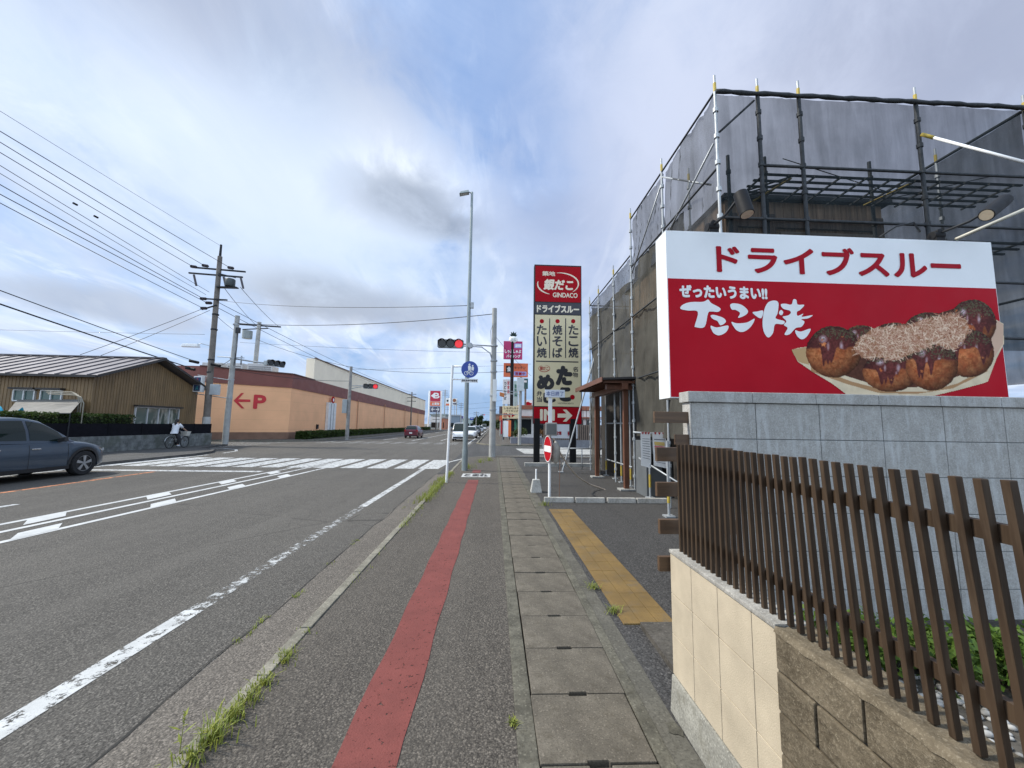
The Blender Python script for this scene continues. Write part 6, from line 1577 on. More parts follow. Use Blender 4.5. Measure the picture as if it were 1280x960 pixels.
        for ys_ in S['seams']:
            m_ = MB(); pr = []
            for i in range(9):
                f = i/8; rg = ring(ys_); z = zb(ys_)+.06+(fz(ys_)-.06-zb(ys_)-.06)*f; w = np.interp(z, [p[1] for p in rg[:5]], [p[0] for p in rg[:5]]); pr.append((w, z))
            for (wa, za), (wb_, zb_) in zip(pr, pr[1:]): m_.quad(W(s*(wa+.004), ys_-.006, za), W(s*(wa+.004), ys_+.006, za), W(s*(wb_+.004), ys_+.006, zb_), W(s*(wb_+.004), ys_-.006, zb_))
            m_.keep = True; m_.build('door_seam', DARKPL, body)
        for yh in S['handles']:
            z = fz(yh)-.17; w = fw(yh); MB().box(*[v for p in zip(W(s*w-.02, yh-.11, z-.018), W(s*w+.02, yh+.11, z+.018)) for v in p]).build('door_handle', CHROME if S.get('chrome') else paint, body, bevel=.008)
        for (nm, mat, ya, yb, za, zb_, ins) in S['lamps']:
            e = 0.0 if ya < S['L']/2 else S['L']; m_ = MB(); xo = min(fw(ya), fw(yb))
            p = [W(s*(fw(ya)+.006), ya, za), W(s*(fw(ya)+.006), ya, zb_), W(s*(fw(yb)+.008), yb, zb_), W(s*(fw(yb)+.008), yb, za), ]
            m_.quad(*p); ee = -.012 if e == 0 else S['L']+.012
            m_.quad(W(s*(fw(yb)+.008), yb, za), W(s*(fw(yb)+.008), yb, zb_), W(s*(xo-ins), ee, zb_), W(s*(xo-ins), ee, za)); m_.build(nm, mat, r)
    for (nm, mat, x0, x1, z0, z1, end) in S['ends']:
        y = -.018 if end == 'rear' else S['L']+.006; MB().box(*[v for p in zip(W(x0, y, z0), W(x1, y+.012, z1)) for v in p]).build(nm, mat, r, bevel=.004)
    r.rotation_euler = (0, 0, rotz); return r
SUV = dict(L=4.6, H=1.76, R=.375, arch=.44, sill=.25, axles=(.93, 3.72), spokes=5, tw=.24, chrome=True, dark_mirror=True,
  shoulder=[(0, .92), (.3, 1.02), (1.2, 1.06), (3.0, 1.05), (3.6, 1.03), (4.15, .93), (4.45, .78), (4.6, .60)],
  width=[(0, .74), (.25, .86), (.9, .925), (3.7, .925), (4.2, .87), (4.45, .76), (4.6, .60)],
  belt=[(.12, 1.02), (.6, 1.07), (2, 1.04), (3.5, 1.02)], roof=[(.12, 1.02), (.35, 1.26), (.75, 1.55), (1.5, 1.74), (2.1, 1.76), (2.55, 1.69), (3.0, 1.40), (3.5, 1.02)],
  wbelt=[(.12, .74), (.7, .85), (3, .86), (3.5, .80)], wroof=[(.12, .58), (1, .64), (2.2, .65), (3.5, .60)],
  side_glass=[(.75, 1.30, .95, 1.32), (1.36, 2.18, 1.37, 2.16), (2.26, 3.22, 2.24, 3.02)], windscreen=(2.68, 3.42), rearglass=(.2, .66), mirror=3.0, seams=(1.32, 2.22, 3.22), handles=(1.45, 2.36),
  lamps=[('headlight', HEADL, 4.30, 4.52, .72, .80, .12), ('taillight', TAILL, .22, .05, .90, 1.0, .3)], ends=[('number_plate', PLATE, -.17, .17, .45, .6, 'front'), ('number_plate', PLATE, -.17, .17, .6, .75, 'rear')])
BLUEGREY = m_carpaint('paint_blue_grey', (.014, .032, .054), .0)
wc = gnd(106, 591.5, RZ); sx = -12.75
yc = atX(106, 575, sx).y
make_car('parked_car', 'blue-grey crossover car waiting at the stop line on the left', 'car', BLUEGREY, SUV, (sx-.925, yc-3.72+2.3, RZ), 0)
HATCH = dict(SUV, L=3.95, H=1.52, R=.30, arch=.36, sill=.22, axles=(.72, 3.15), tw=.18, chrome=False, dark_mirror=False, trim=False,
  shoulder=[(0, .88), (.2, .95), (1, .97), (2.6, .95), (3.2, .92), (3.7, .78), (3.95, .55)], width=[(0, .72), (.3, .82), (1, .845), (3.1, .845), (3.7, .74), (3.95, .58)],
  belt=[(.05, .94), (.6, .96), (2, .93), (3.05, .92)], roof=[(.05, .94), (.22, 1.28), (.5, 1.47), (1.2, 1.52), (1.9, 1.50), (2.3, 1.42), (2.7, 1.17), (3.05, .92)],
  wbelt=[(.05, .72), (.6, .78), (2.6, .78), (3.05, .72)], wroof=[(.05, .56), (1, .58), (2, .58), (3.05, .54)], side_glass=[(.55, 1.15, .68, 1.18), (1.22, 1.85, 1.22, 1.84), (1.92, 2.8, 1.9, 2.55)], windscreen=(2.25, 3.0), rearglass=(.10, .46), mirror=2.6, seams=(1.18, 1.88, 2.85), handles=(1.3, 2.02),
  lamps=[('headlight', HEADL, 3.62, 3.86, .62, .76, .2), ('taillight', TAILL, .22, .04, .78, 1.0, .14)], ends=[('number_plate', PLATE, -.17, .17, .40, .55, 'front'), ('number_plate', PLATE, -.17, .17, .55, .72, 'rear'), ('rear_bumper_strip', DARKPL, -.7, .7, .3, .38, 'rear'), ('grille', DARKPL, -.4, .4, .28, .40, 'front')])
rp = gnd(513, 548, RZ)
make_car('moving_car', 'dark red hatchback driving away along the orange store', 'car', m_carpaint('paint_dark_red', (.12, .012, .024)), HATCH, (rp.x, rp.y+2.0, RZ), 0)
VAN = dict(SUV, L=3.4, H=1.90, R=.27, arch=.33, sill=.2, axles=(.55, 2.85), tw=.16, chrome=False, dark_mirror=True, trim=False,
  shoulder=[(0, .96), (.2, 1.0), (2.4, 1.0), (2.9, .98), (3.2, .90), (3.4, .68)], width=[(0, .70), (.2, .735), (3.0, .735), (3.3, .70), (3.4, .64)],
  belt=[(.02, .98), (.6, .98), (2, .98), (3.12, .95)], roof=[(.02, .98), (.08, 1.5), (.25, 1.86), (.8, 1.90), (2.0, 1.90), (2.4, 1.84), (2.8, 1.42), (3.12, .95)],
  wbelt=[(.02, .70), (.6, .72), (2.6, .72), (3.12, .68)], wroof=[(.02, .62), (1, .63), (2.2, .63), (3.12, .60)], side_glass=[(.3, 1.1, .35, 1.1), (1.18, 1.9, 1.18, 1.88), (1.98, 2.95, 1.96, 2.62)], windscreen=(2.36, 3.08), rearglass=(.05, .2), mirror=2.75, seams=(1.14, 1.94, 2.9), handles=(1.28, 2.1),
  lamps=[('headlight', HEADL, 3.15, 3.35, .62, .84, .2), ('taillight', TAILL, .12, .03, .6, .95, .1)], ends=[('number_plate', PLATE, -.17, .17, .33, .48, 'front'), ('grille', DARKPL, -.48, .48, .30, .52, 'front'), ('number_plate', PLATE, -.17, .17, .5, .66, 'rear')])
VAN['ends'] = [('grille', DARKPL, -.60, .60, .30, .46, 'front'), ('number_plate', PLATE, -.17, .17, .52, .64, 'front'), ('number_plate', PLATE, -.17, .17, .5, .66, 'rear')]
WPAINT = m_carpaint('paint_white', (.62, .63, .64), .0); SILV = m_carpaint('paint_silver', (.32, .34, .36), .5); BLK = m_carpaint('paint_black', (.012, .012, .014), .2)
make_car('moving_car', 'white boxy van coming towards us at the far zebra crossing, left of the lamp post', 'van', WPAINT, VAN, (-3.62, 42.6, RZ), math.pi)
make_car('moving_car', 'white hatchback following the white van, between the lamp post and the signal pole', 'car', m_carpaint('paint_white2', (.60, .61, .62), .0), HATCH, (-3.05, 52, RZ), math.pi)
make_car('moving_car', 'black car behind the white hatchback on the far road', 'car', BLK, HATCH, (-2.95, 62, RZ), math.pi)
make_car('moving_car', 'silver car far down the road, queueing behind the black car', 'car', SILV, HATCH, (-3.2, 88, RZ), math.pi)
make_car('moving_car', 'pale grey tall car farthest down the road beside the signal pole', 'car', m_carpaint('paint_pale', (.42, .43, .42), .2), VAN, (-3.1, 118, RZ), math.pi)
make_car('moving_car', 'white far car in the outer lane, just right of the white van', 'car', m_carpaint('paint_white3', (.58, .59, .6), .0), HATCH, (-5.9, 120, RZ), math.pi)

# ================================================================== cyclist on the left pavement
gx_ = -18.75
bw_ = atX(212, 555, gx_).y; by0 = bw_; by1 = by0+1.10
bk = thing('bicycle', 'grey city bicycle with a front basket ridden along the stained block wall', 'bicycle', (gx_, (by0+by1)/2, 0))
BFR = M('bike_frame', (.30, .30, .30), .4, .4, .1)
for y in (by0, by1):
    m = MB(); n = 30
    for i in range(n):
        for j in range(6):
            f = lambda a, b: (gx_+.02*math.sin(b), y+(.325+.02*math.cos(b))*math.cos(a), .345+(.325+.02*math.cos(b))*math.sin(a))
            a0, a1, b0, b1 = 2*math.pi*i/n, 2*math.pi*(i+1)/n, 2*math.pi*j/6, 2*math.pi*(j+1)/6; m.quad(f(a0, b0), f(a1, b0), f(a1, b1), f(a0, b1))
    w = m.build('wheel', RUBBER, bk, smooth=True, weld=True)
    m = MB()
    for i in range(14):
        a = 2*math.pi*i/14; m.cyl((gx_+.02*(-1)**i, y, .345), (gx_, y+.31*math.cos(a), .345+.31*math.sin(a)), .003, n=4, caps=False)
    m.cyl((gx_-.05, y, .345), (gx_+.05, y, .345), .02, n=8); m.build('spokes', STEEL, w)
    m = MB()
    m.grid(lambda a, s: (gx_+.03*s, y+.37*math.cos(a), .345+.37*math.sin(a)), np.linspace(.5, 2.9, 12), (-1, 1)); m.keep = True; m.build('mudguard', STEEL, w)
m = MB(); bb, st_, hd_ = (gx_, by0+.45, .28), (gx_, by0+.30, .80), (gx_, by0+.88, .78)
m.tube([hd_, (gx_, by0+.72, .42), bb], .018, 8); m.tube([st_, bb], .018, 8); m.tube([bb, (gx_, by0, .345)], .012, 6); m.tube([st_, (gx_, by0, .345)], .01, 6); m.tube([(gx_, by0+.86, .95), hd_, (gx_, by1, .345)], .016, 8); m.build('frame', BFR, bk, smooth=True)
m = MB(); m.tube([(gx_-.28, by0+.68, .98), (gx_-.24, by0+.84, 1.02), (gx_, by0+.88, .96), (gx_+.24, by0+.84, 1.02), (gx_+.28, by0+.68, .98)], .013, 6); m.build('handlebar', STEEL, bk, smooth=True)
m = MB(); m.sphere((gx_, by0+.27, .84), .09, .14, .045); m.build('saddle', RUBBER, bk, smooth=True)
m = MB(); m.hexa([(gx_-.15, by0+.98, .70), (gx_+.15, by0+.98, .70), (gx_+.15, by0+1.22, .70), (gx_-.15, by0+1.22, .70), (gx_-.19, by0+.95, .97), (gx_+.19, by0+.95, .97), (gx_+.19, by0+1.30, .97), (gx_-.19, by0+1.30, .97)]); m.build('basket', M('basket_pale', (.52, .50, .44), .7, 0, .2, 40), bk, bevel=.02)
m = MB(); m.cyl((gx_-.03, bb[1], .28), (gx_+.05, bb[1], .28), .09, n=14); m.tube([(gx_+.06, bb[1], .28), (gx_+.08, bb[1]-.02, .12)], .01, 6); m.tube([(gx_-.04, bb[1], .28), (gx_-.06, bb[1]+.02, .44)], .01, 6); m.box(gx_+.07, gx_+.17, bb[1]-.07, bb[1]+.03, .10, .12); m.box(gx_-.16, gx_-.06, bb[1]-.02, bb[1]+.08, .43, .45); m.build('crank', BLACK, bk)
def skin_body(name, verts, edges, radii, mat, parent, sub=2):
    me = bpy.data.meshes.new(name); me.from_pydata(verts, edges, []); o = bpy.data.objects.new(name, me); COL.objects.link(o)
    sk = o.modifiers.new('skin', 'SKIN'); o.modifiers.new('sub', 'SUBSURF').levels = sub
    for v, r_ in zip(me.skin_vertices[0].data, radii): v.radius = (r_, r_) if not isinstance(r_, tuple) else r_
    me.skin_vertices[0].data[0].use_root = True
    dg = bpy.context.evaluated_depsgraph_get(); dg.update(); m2 = bpy.data.meshes.new_from_object(o.evaluated_get(dg)); bpy.data.objects.remove(o); m2.name = name
    for p in m2.polygons: p.use_smooth = True
    m2.materials.clear(); m2.materials.append(mat); q = bpy.data.objects.new(name, m2); COL.objects.link(q)
    if parent: q.parent = parent
    return q
sx_, sy_ = gx_, by0+.27
pr_ = thing('person', 'person with long dark hair in a white T-shirt and dark trousers riding a bicycle', 'person', (sx_, sy_, 0))
SKIN_ = M('skin', (.42, .26, .18), .6, 0, .05); SHIRT = M('shirt_white', (.66, .67, .70), .85, 0, .08, 12); TROUS = M('trousers_dark', (.018, .018, .022), .85); HAIR = M('hair_dark', (.012, .009, .008), .5)
V = [(0, 0, .90), (0, .03, 1.06), (0, .07, 1.24), (0, .09, 1.38), (0, .11, 1.46), (0, .13, 1.53), (0, .14, 1.62)]; E_ = [(i, i+1) for i in range(6)]; Rr = [(.15, .12), (.13, .10), (.15, .10), (.12, .08), (.05, .05), (.075, .085), (.07, .08)]
def limb(start, pts, rs):
    k = start
    for p, r_ in zip(pts, rs): V.append(p); E_.append((k, len(V)-1)); Rr.append(r_); k = len(V)-1
    return k
for s in (-1, 1):
    k = limb(3, [(s*.17, .09, 1.38), (s*.23, .26, 1.20), (s*.25, .47, 1.06), (s*.26, .53, 1.02)], [.055, .042, .034, .03])
    for q in range(4): limb(k, [(s*(.235+.018*q), .575, 1.015-.004*q), (s*(.235+.018*q), .60, .985)], [.011, .009])
    limb(k, [(s*.225, .54, 1.0), (s*.215, .565, .985)], [.012, .009])
ped = {1: .13, -1: .46}
for s in (-1, 1): limb(0, [(s*.09, .03, .88), (s*.11, .34 if s < 0 else .27, .76 if s < 0 else .52), (s*.11, .17, .46 if s < 0 else .20), (s*.11, .16, ped[s]+.06), (s*.115, .30, ped[s]+.03)], [.085, .062, .048, .036, .034])
skin_body('body', V, E_, Rr, SKIN_, pr_)
c_ = MB()
def loft(mb, rings, n=18):
    mb.lathe([(0.0001, 0)], (0, 0, 0), 'z', 3) if False else None
    k = len(mb.v)
    for (cx, cy, cz, rx, ry) in rings:
        for i in range(n): a = 2*math.pi*i/n; mb.v.append((cx+rx*math.cos(a), cy+ry*math.sin(a), cz))
    for j in range(len(rings)-1):
        for i in range(n): q = (i+1) % n; mb.f.append((k+j*n+i, k+j*n+q, k+(j+1)*n+q, k+(j+1)*n+i))
m = MB(); loft(m, [(sx_, sy_-.02, .86, .20, .17), (sx_, sy_+.0, .96, .185, .155), (sx_, sy_+.04, 1.10, .175, .14), (sx_, sy_+.07, 1.26, .20, .135), (sx_, sy_+.09, 1.38, .18, .115), (sx_, sy_+.10, 1.45, .10, .08)])
for s in (-1, 1): m.tube([(sx_+s*.14, sy_+.09, 1.40), (sx_+s*.20, sy_+.17, 1.30), (sx_+s*.235, sy_+.26, 1.20)], [.085, .078, .072], 10)
m.build('shirt', SHIRT, pr_, smooth=True)
m = MB(); loft(m, [(sx_, sy_, .98, .17, .14), (sx_, sy_+.01, .90, .19, .165), (sx_, sy_+.03, .82, .15, .12)])
for s in (-1, 1): m.tube([(sx_+s*.09, sy_+.03, .90), (sx_+s*.11, sy_+(.33 if s < 0 else .26), .77 if s < 0 else .53), (sx_+s*.11, sy_+.17, ped[s]+.10)], [.115, .088, .062], 12)
m.build('trousers', TROUS, pr_, smooth=True)
m = MB()
for s in (-1, 1): m.sphere((sx_+s*.115, sy_+.22, ped[s]+.03), .045, .12, .04, 10, 6)
m.build('shoes', SHIRT, pr_, smooth=True)
m = MB(); m.sphere((sx_, sy_+.11, 1.615), .098, .105, .105, 14, 9); m.sphere((sx_, sy_+.02, 1.46), .075, .05, .16, 12, 8); m.sphere((sx_+.01, sy_-.0, 1.32), .055, .04, .15, 10, 7); m.build('hair', HAIR, pr_, smooth=True)
m = MB(); hx = sx_; hy = sy_+.215
for s in (-1, 1): m.sphere((hx+s*.03, hy-.002, 1.60), .011, .006, .007, 8, 5)
m.build('eyes', HAIR, pr_); m = MB(); m.sphere((hx, hy+.008, 1.575), .011, .016, .02, 8, 6); m.sphere((hx, hy-.006, 1.535), .024, .008, .007, 8, 5); m.build('nose_and_mouth', M('lips', (.33, .17, .13), .6), pr_, smooth=True)

# ================================================================== far road: poles, trees, small buildings
for i, (px, ytop, Y, r, lab) in enumerate(((515, 490, 90, .16, 'slim dark pole at the far end of the orange store'), (545.5, 515, 112, .15, 'dark far pole right in front of the red emblem store sign'), (556.5, 487, 150, .2, 'tall grey far pole right of the red emblem store sign'), (571, 500, 175, .2, 'grey far pole touching the round-mark advertising panel'), (576.5, 503, 160, .13, 'thin far lamp pole left of the tall street lamp'), (595.5, 514, 140, .12, 'thin far pole just right of the tall street lamp'), (548.5, 506, 210, .2, 'faint far pole between the store sign legs'), (563, 494, 220, .22, 'faint tall far pole beside the pale advertising panels'))):
    a = at(px, ytop, Y); t_ = thing('utility_pole', lab, 'utility pole', (a.x, Y, -.1), 'far poles along the road')
    MB().cyl((a.x, Y, -.1), (a.x, Y, a.z), r*1.2, r*.8, 8).build('pole', OLD_POLE if i < 2 else CONC_POLE, t_, smooth=True, autosmooth=.6)
    m = MB()
    for k in range(3): m.bar((a.x-1.0, Y, a.z-.5-.8*k), (a.x+1.0, Y, a.z-.5-.8*k), .12, .12)
    m.build('crossarm', DARKMETAL, t_)
m = thing('traffic_signal', 'tiny red far traffic light hanging over the road beyond the trees', 'traffic light', tuple(at(604, 518.5, 150)))
o = at(604, 518.5, 150); MB().box(o.x-.65, o.x+.65, 150, 150.2, o.z-.2, o.z+.2).build('housing', HOUSING, m); q = MB(); q.disc((o.x+.4, 149.98, o.z), .17, (0, -1, 0)); q.build('lens', LAMP_RED, m)
MB().cyl((o.x+2.6, 150.1, -.1), (o.x+2.6, 150.1, o.z+.1), .12, n=8).build('pole', CONC_POLE, m); MB().cyl((o.x, 150.1, o.z+.1), (o.x+2.6, 150.1, o.z+.1), .05, n=6).build('arm', STEEL, m)
TREE = m_leaf('tree_leaf', (.022, .045, .018)); TREE2 = m_leaf('tree_leaf_far', (.05, .075, .03)); BARK = M('bark', (.06, .045, .035), .9, 0, .3)
def tree(label, px0, px1, ytop, Y, n, size, mat, group='far trees', z0=-.1):
    a, b = at(px0, 530, Y), at(px1, 530, Y); zt = at((px0+px1)/2, ytop, Y).z; cx = (a.x+b.x)/2; rx = (b.x-a.x)/2
    r = thing('tree', label, 'tree', (cx, Y, z0), group); hz = zt-z0
    cl = [(random.uniform(-.8, .8)*rx, random.uniform(-.7, .7)*rx, z0+hz*random.uniform(.35, .88)) for _ in range(16)]; m = MB()
    def samp():
        c = random.choice(cl); q = .24*min(rx, hz*.5); return (cx+c[0]+random.gauss(0, q), Y+c[1]+random.gauss(0, q), c[2]+random.gauss(0, q*.8))
    leaves(m, n, samp, size); leaf_build(m, 'crown', mat, parent=r)
    m = MB(); m.tube([(cx, Y, z0), (cx+.05*rx, Y, z0+hz*.35), (cx, Y, z0+hz*.7)], [.05*hz, .035*hz, .012*hz], 8)
    for c in cl[:7]: m.tube([(cx, Y, z0+hz*.3), (cx+c[0]*.6, Y+c[1]*.6, z0+hz*.45), (cx+c[0], Y+c[1], c[2])], [.02*hz, .013*hz, .005*hz], 5)
    m.build('trunk', BARK, r)
random.seed(61)
tree('dark round far tree between the street lamp and the signal pole', 592, 603, 519, 150, 1400, .7, TREE)
tree('lower dark far tree touching the signal pole on the left', 600, 611, 526, 165, 1100, .7, TREE)
tree('green far tree just right of the signal pole', 618, 627, 523, 120, 1100, .55, TREE2)
tree('low green far tree behind the far shops on the right', 622, 632, 530, 100, 700, .45, TREE2)
for (name, lab, px0, px1, ytop, Y, col_, tr) in (('far_building', 'pale green low far building under the red emblem store sign', 538, 556, 519, 135, (.40, .46, .44), (.25, .30, .3)), ('far_building', 'orange-fronted far shop beside the store sign legs', 549, 556, 523, 125, (.52, .22, .13), (.4, .38, .36)), ('far_building', 'grey-blue far building behind the white boxy van', 556, 574, 520, 170, (.22, .27, .32), (.3, .32, .34)), ('far_building', 'pale blue far building left of the trees', 573, 592, 524, 210, (.42, .50, .56), (.4, .44, .46)), ('far_building', 'low pale far building closing the road behind the trees', 600, 618, 527.5, 260, (.5, .5, .5), (.3, .3, .32)), ('far_building', 'rusty brown far building behind the shop banners', 619, 632, 519, 130, (.30, .17, .11), (.2, .14, .12))):
    X0, X1, Z0, Z1 = px_rect(px0, ytop, px1, 540, Y); b = thing(name, lab, 'building', ((X0+X1)/2, Y+5, 0), 'far buildings along the road')
    nm = lab.split()[0]
    MB().box(X0, X1, Y, Y+12, -.2, Z1).build('wall', M('far_wall_%s' % nm, col_, .8), b); MB().box(X0-.3, X1+.3, Y-.3, Y+12.3, Z1+.002, Z1+.5).build('roof', M('far_roof_%s' % nm, tr, .7), b)
    m = MB(); n = max(2, int((X1-X0)/1.8)); w_x = (X1-X0)/n
    for i in range(n): m.box(X0+i*w_x+.3, X0+(i+1)*w_x-.3, Y-.05, Y-.01, .4, 2.2)
    m.build('window', GLASS, b)

# ================================================================== overhead lines
def wire(label, pts, r, sag=0.0, group=None, n=26):
    """pts: end points in space; hangs in a shallow curve"""
    a, b = Vector(pts[0]), Vector(pts[1]); P_ = []
    for i in range(n+1):
        t_ = i/n; p = a.lerp(b, t_); p.z -= 4*sag*t_*(1-t_); P_.append(p)
    m = MB(); m.tube(P_, r*.78, 5); return solo(m, 'power_line', CABLE, label, 'power line', tuple(a), group, smooth=True)
def along(px0, py0, X, pe, ext=1.9):
    """from pole point pe back past the frame edge, through the place seen at px0, py0"""
    p = atX(px0, py0, X); e = Vector(pe); return [tuple(e+(p-e)*ext), tuple(e)]
G1 = 'power lines running left from the tall dark pole'
top = [(135, -20.3, (-20.3, AY, 14.4), .012, 'thinnest line, topmost of those running left from the tall dark pole'), (160, -19.2, (-19.3, AY-.4, 12.65), .022, 'second line from the top running left from the tall dark pole'),
 (174, -21.0, (-21.1, AY-.4, 12.75), .022, 'third line from the top running left from the tall dark pole'), (187, -21.9, (-21.9, AY-.4, 12.65), .022, 'fourth line from the top running left from the tall dark pole'),
 (203, -20.5, (-20.6, AY-.3, 10.8), .018, 'upper line of the close pair with small joint boxes, from the tall dark pole'), (213, -20.8, (-20.8, AY-.3, 10.6), .016, 'lower line of the close pair running left from the tall dark pole'),
 (227, -20.9, (-20.95, AY-.3, 10.3), .024, 'third lowest line running to the insulators on the tall dark pole'), (239, -20.6, (-20.65, AY-.3, 10.0), .024, 'second lowest line running to the insulators on the tall dark pole'), (250, -20.9, (-20.9, AY-.3, 9.6), .022, 'lowest line running to the insulators on the tall dark pole')]
for (py, X, e, r, lab) in top: wire(lab, along(0, py, X, e), r, .12, G1)
m = MB()
for px, py in ((94, 255), (120, 271)): p = atX(px, py, -20.55); m.cyl(p-Vector((0, .09, 0)), p+Vector((0, .09, 0)), .05, n=8)
solo(m, 'joint_box', BLACK, 'two small black joint boxes hanging on the close pair of lines, upper left', 'joint box', tuple(atX(94, 255, -20.55)))
wire('upper thick telephone cable running left from the lower part of the tall dark pole', along(0, 360, -21.2, (-21.2, AY-.2, 5.8)), .028, .1); wire('lower thick telephone cable running left above the house roof', along(0, 377, -21.4, (-21.4, AY-.2, 5.3)), .045, .1)
wire('faint level line crossing behind the house roof at the left', [tuple(at(-40, 411, 40)), tuple(at(256, 418, 40))], .02, .05)
wire('left service drop from the tall dark pole down to the house roof', [(-20.8, AY-.2, 9.7), tuple(at(100, 443.5, 25.6))], .022, .05); wire('right service drop from the tall dark pole down to the house roof', [(-20.5, AY-.2, 9.5), tuple(at(126, 444.5, 25.2))], .022, .05)
GR = 'lines between the left poles'
wire('steep line from the tall dark pole to the right end of the roof pole', [(-18.6, AY-.1, 11.3), (-24.9, 45, 12.5)], .025, .15, GR); wire('steep line from the tall dark pole to the left end of the store roof pole', [(-19.8, AY-.1, 11.3), (-27.3, 45, 12.5)], .025, .15, GR)
wire('short steep line beside the tall dark pole going to the store roof pole', [(-20.2, AY, 9.2), (-29.2, 45, 11.6)], .022, .1, GR)
wire('long thin line sagging from the tall dark pole to the street lamp', [(-20.1, AY, 10.3), (-1.04, 14.43, 6.1)], .016, .25)
wire('dark line sagging from the short left pole to the signal pole top', [(BX_+.1, BY_, 8.75), (-.15, 20.5, 7.55)], .026, .35)
wire('line from the store roof pole down to the slim signal pole by the orange store', [(-26.9, 45, 10.8), (PDX, PDY, 7.35)], .028, .25)
wire('line from the slim signal pole across the road towards the lamp post', [(PDX, PDY, 7.3), tuple(at(640, 464, 34))], .024, .35)
wire('upper long far line from the tall dark pole along the street', [(-20.2, AY, 10.2), tuple(at(515, 491, 90))], .024, .6, GR); wire('lower long far line from the tall dark pole along the street', [(-20.2, AY, 9.8), tuple(at(515, 494, 90))], .024, .8, GR)
wire('faint thin line high across the gap above the orange store', [tuple(at(300, 428, 48)), tuple(at(640, 441, 48))], .02, .2)
wire('line from the signal arm pole to the far right box pole', [(-.1, 20.5, 6.4), tuple(at(664, 470, 33.6))], .014, .1)
wire('thin line across the road behind the blue round sign', [tuple(at(440, 462, 60)), tuple(at(664, 455, 60))], .02, .15)
wire('cable slack between the short left pole and the tall dark pole', [(BX_, BY_, 6.2), (-19.9, AY, 5.5)], .03, .15, GR)
wire('communication cable from the tall dark pole along the store front', [(-19.9, AY, 5.5), (PDX, PDY, 5.9)], .025, .3, GR)
for k, (y0, y1) in enumerate(((507, 500), (512, 507), (518, 514))):
    wire(('far top line', 'far middle line', 'far lowest line')[k]+' strung across the road beyond the crossing', [tuple(at(556, y0, 150)), tuple(at(632, y1, 150))], .035, .3, 'far lines over the road')

# ================================================================== weeds
GRASS = m_leaf('grass_blade', (.20, .25, .06), .5)
def blades(mb, x, y, z, n, spread, h, lean_=.5):
    for _ in range(n):
        a = random.uniform(0, 6.28); r = abs(random.gauss(0, spread)); bx0 = x+r*math.cos(a); by = y+r*math.sin(a); hh = h*random.uniform(.4, 1.15); th = random.uniform(0, 6.28); l = lean_*hh*random.uniform(.3, 1.3); w = random.uniform(.0018, .0042)
        d = Vector((math.cos(th), math.sin(th), 0)); q = Vector((-d.y, d.x, 0)); p0 = Vector((bx0, by, z)); p1 = p0+d*l*.35+Vector((0, 0, hh*.65)); p2 = p0+d*l+Vector((0, 0, hh*random.uniform(.75, 1.0)))
        k = len(mb.v); mb.v += [tuple(p0-q*w), tuple(p0+q*w), tuple(p1+q*w*.8), tuple(p1-q*w*.8), tuple(p2)]; mb.f += [(k, k+1, k+2, k+3), (k+3, k+2, k+4)]
random.seed(71); m = MB()
for (y, n, h) in ((2.15, 90, .07), (2.28, 130, .085), (2.42, 120, .075), (2.58, 90, .055), (2.72, 90, .05), (2.95, 70, .045), (3.05, 50, .04), (3.35, 14, .03)): blades(m, KX+random.uniform(.0, .03), y, .002, int(n*.85), .055, h*1.25, .9)
y = 4.2
while y < 13.6:
    dens = .3 if y < 6.5 else (1.0 if y < 8.6 else 2.2)
    if random.random() < .45+.25*dens: blades(m, KX+random.uniform(-.01, .03), y, .003, int(14*dens), .04+.02*dens, .035+.035*dens)
    y += .11
for y in np.arange(8.6, 12.6, .08): blades(m, KX-.12+random.uniform(-.1, .06), y, -.04, 16, .06, .12)
for x, y in ((-1.0, 14.9), (-.6, 17.4), (-.2, 18.2), (-.95, 15.3)): blades(m, x, y, .0, 90, .14, .22)
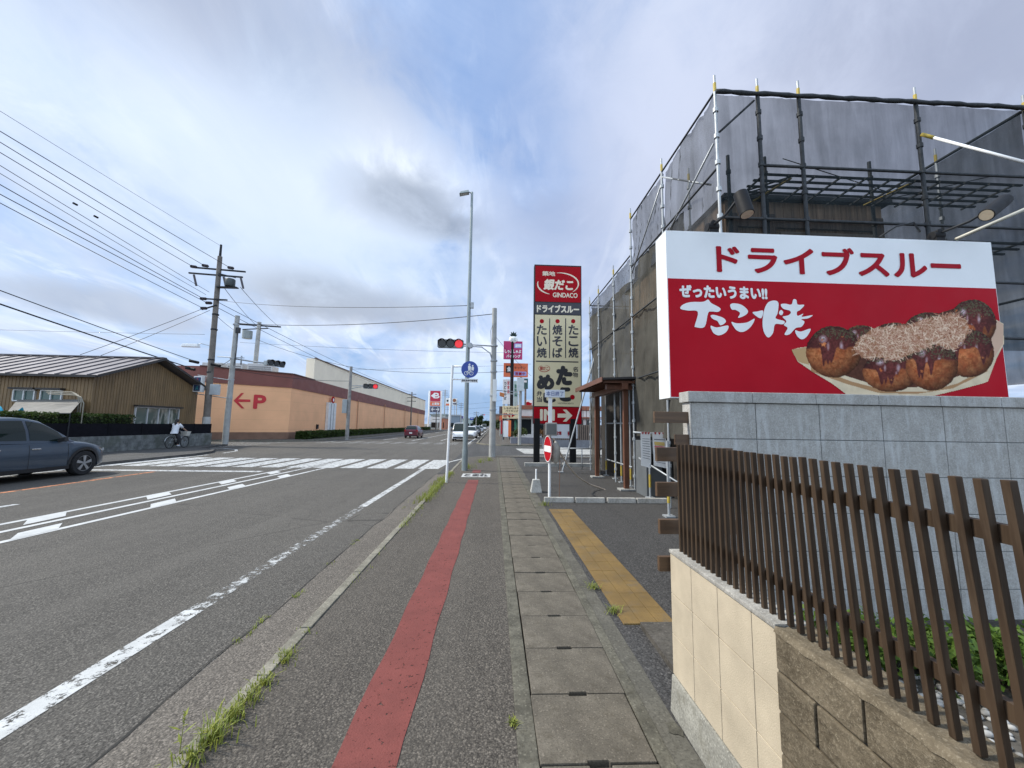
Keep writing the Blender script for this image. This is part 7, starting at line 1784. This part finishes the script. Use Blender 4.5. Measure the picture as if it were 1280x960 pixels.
m.keep = True; o = m.build('kerb_grass', GRASS); setp(o, kind='stuff')
m = MB()
for px, py, n in ((372, 745, 26), (322, 782, 20), (308, 797, 16), (445, 677, 16), (412, 706, 10), (505, 635, 14)):
    g = gnd(px, py, RZ)
    for k in range(4): blades(m, g.x+random.gauss(0, .02), g.y+random.gauss(0, .07), RZ+.005, n//2, .025, .03, 1.2)
m.keep = True; o = m.build('joint_grass', GRASS); setp(o, kind='stuff')
def weed(label, x, y, n, sp, h, l=.8):
    r = MB(); blades(r, x, y, .004, n, sp, h, l); r.keep = True; o = r.build('weed', GRASS, loc=(x, y, 0)); setp(o, label, 'weed', 'weeds on the pavement'); return o
p = gnd(641, 906); weed('small bright weed in the drain rim joint beside the nearest covers', p.x, p.y, 60, .018, .03, 1.2)
p = gnd(742, 736); weed('pale green weed tuft left of the yellow paving, the farther of two', p.x, p.y, 60, .04, .06, 1.3)
p = gnd(768, 766); weed('pale green weed tuft left of the yellow paving, the nearer of two', p.x, p.y, 60, .04, .07, 1.3)
p = gnd(681, 632); weed('small weed at the far corner of the yellow paving by the first wheel stop', p.x, p.y, 70, .07, .10, 1.0)
x, y = -1.535, 2.2
wd = MB(); wd.tube([(x, y, -.08), (x+.006, y, .06), (x+.004, y+.01, .17)], [.0025, .002, .001], 5)
for k in range(7):
    z = .02+.022*k; a = k*2.4; d = Vector((math.cos(a), math.sin(a), .45)); p0 = Vector((x+.004, y, z)); s_ = Vector((-d.y, d.x, 0))*.007; wd.quad(p0, p0+d*.03+s_, p0+d*.062, p0+d*.03-s_)
for k in range(14): a = k*1.7; p0 = Vector((x+.004, y+.008, .13+.004*k)); wd.quad(p0, p0+Vector((.006*math.cos(a), .006*math.sin(a), .004)), p0+Vector((.008*math.cos(a), .008*math.sin(a), .012)), p0+Vector((0, 0, .008)))
wd.keep = True; o = wd.build('weed', GRASS, loc=(x, y, -.08)); setp(o, 'tall single weed stalk standing in the gutter at the bottom left', 'weed', 'weeds on the pavement')
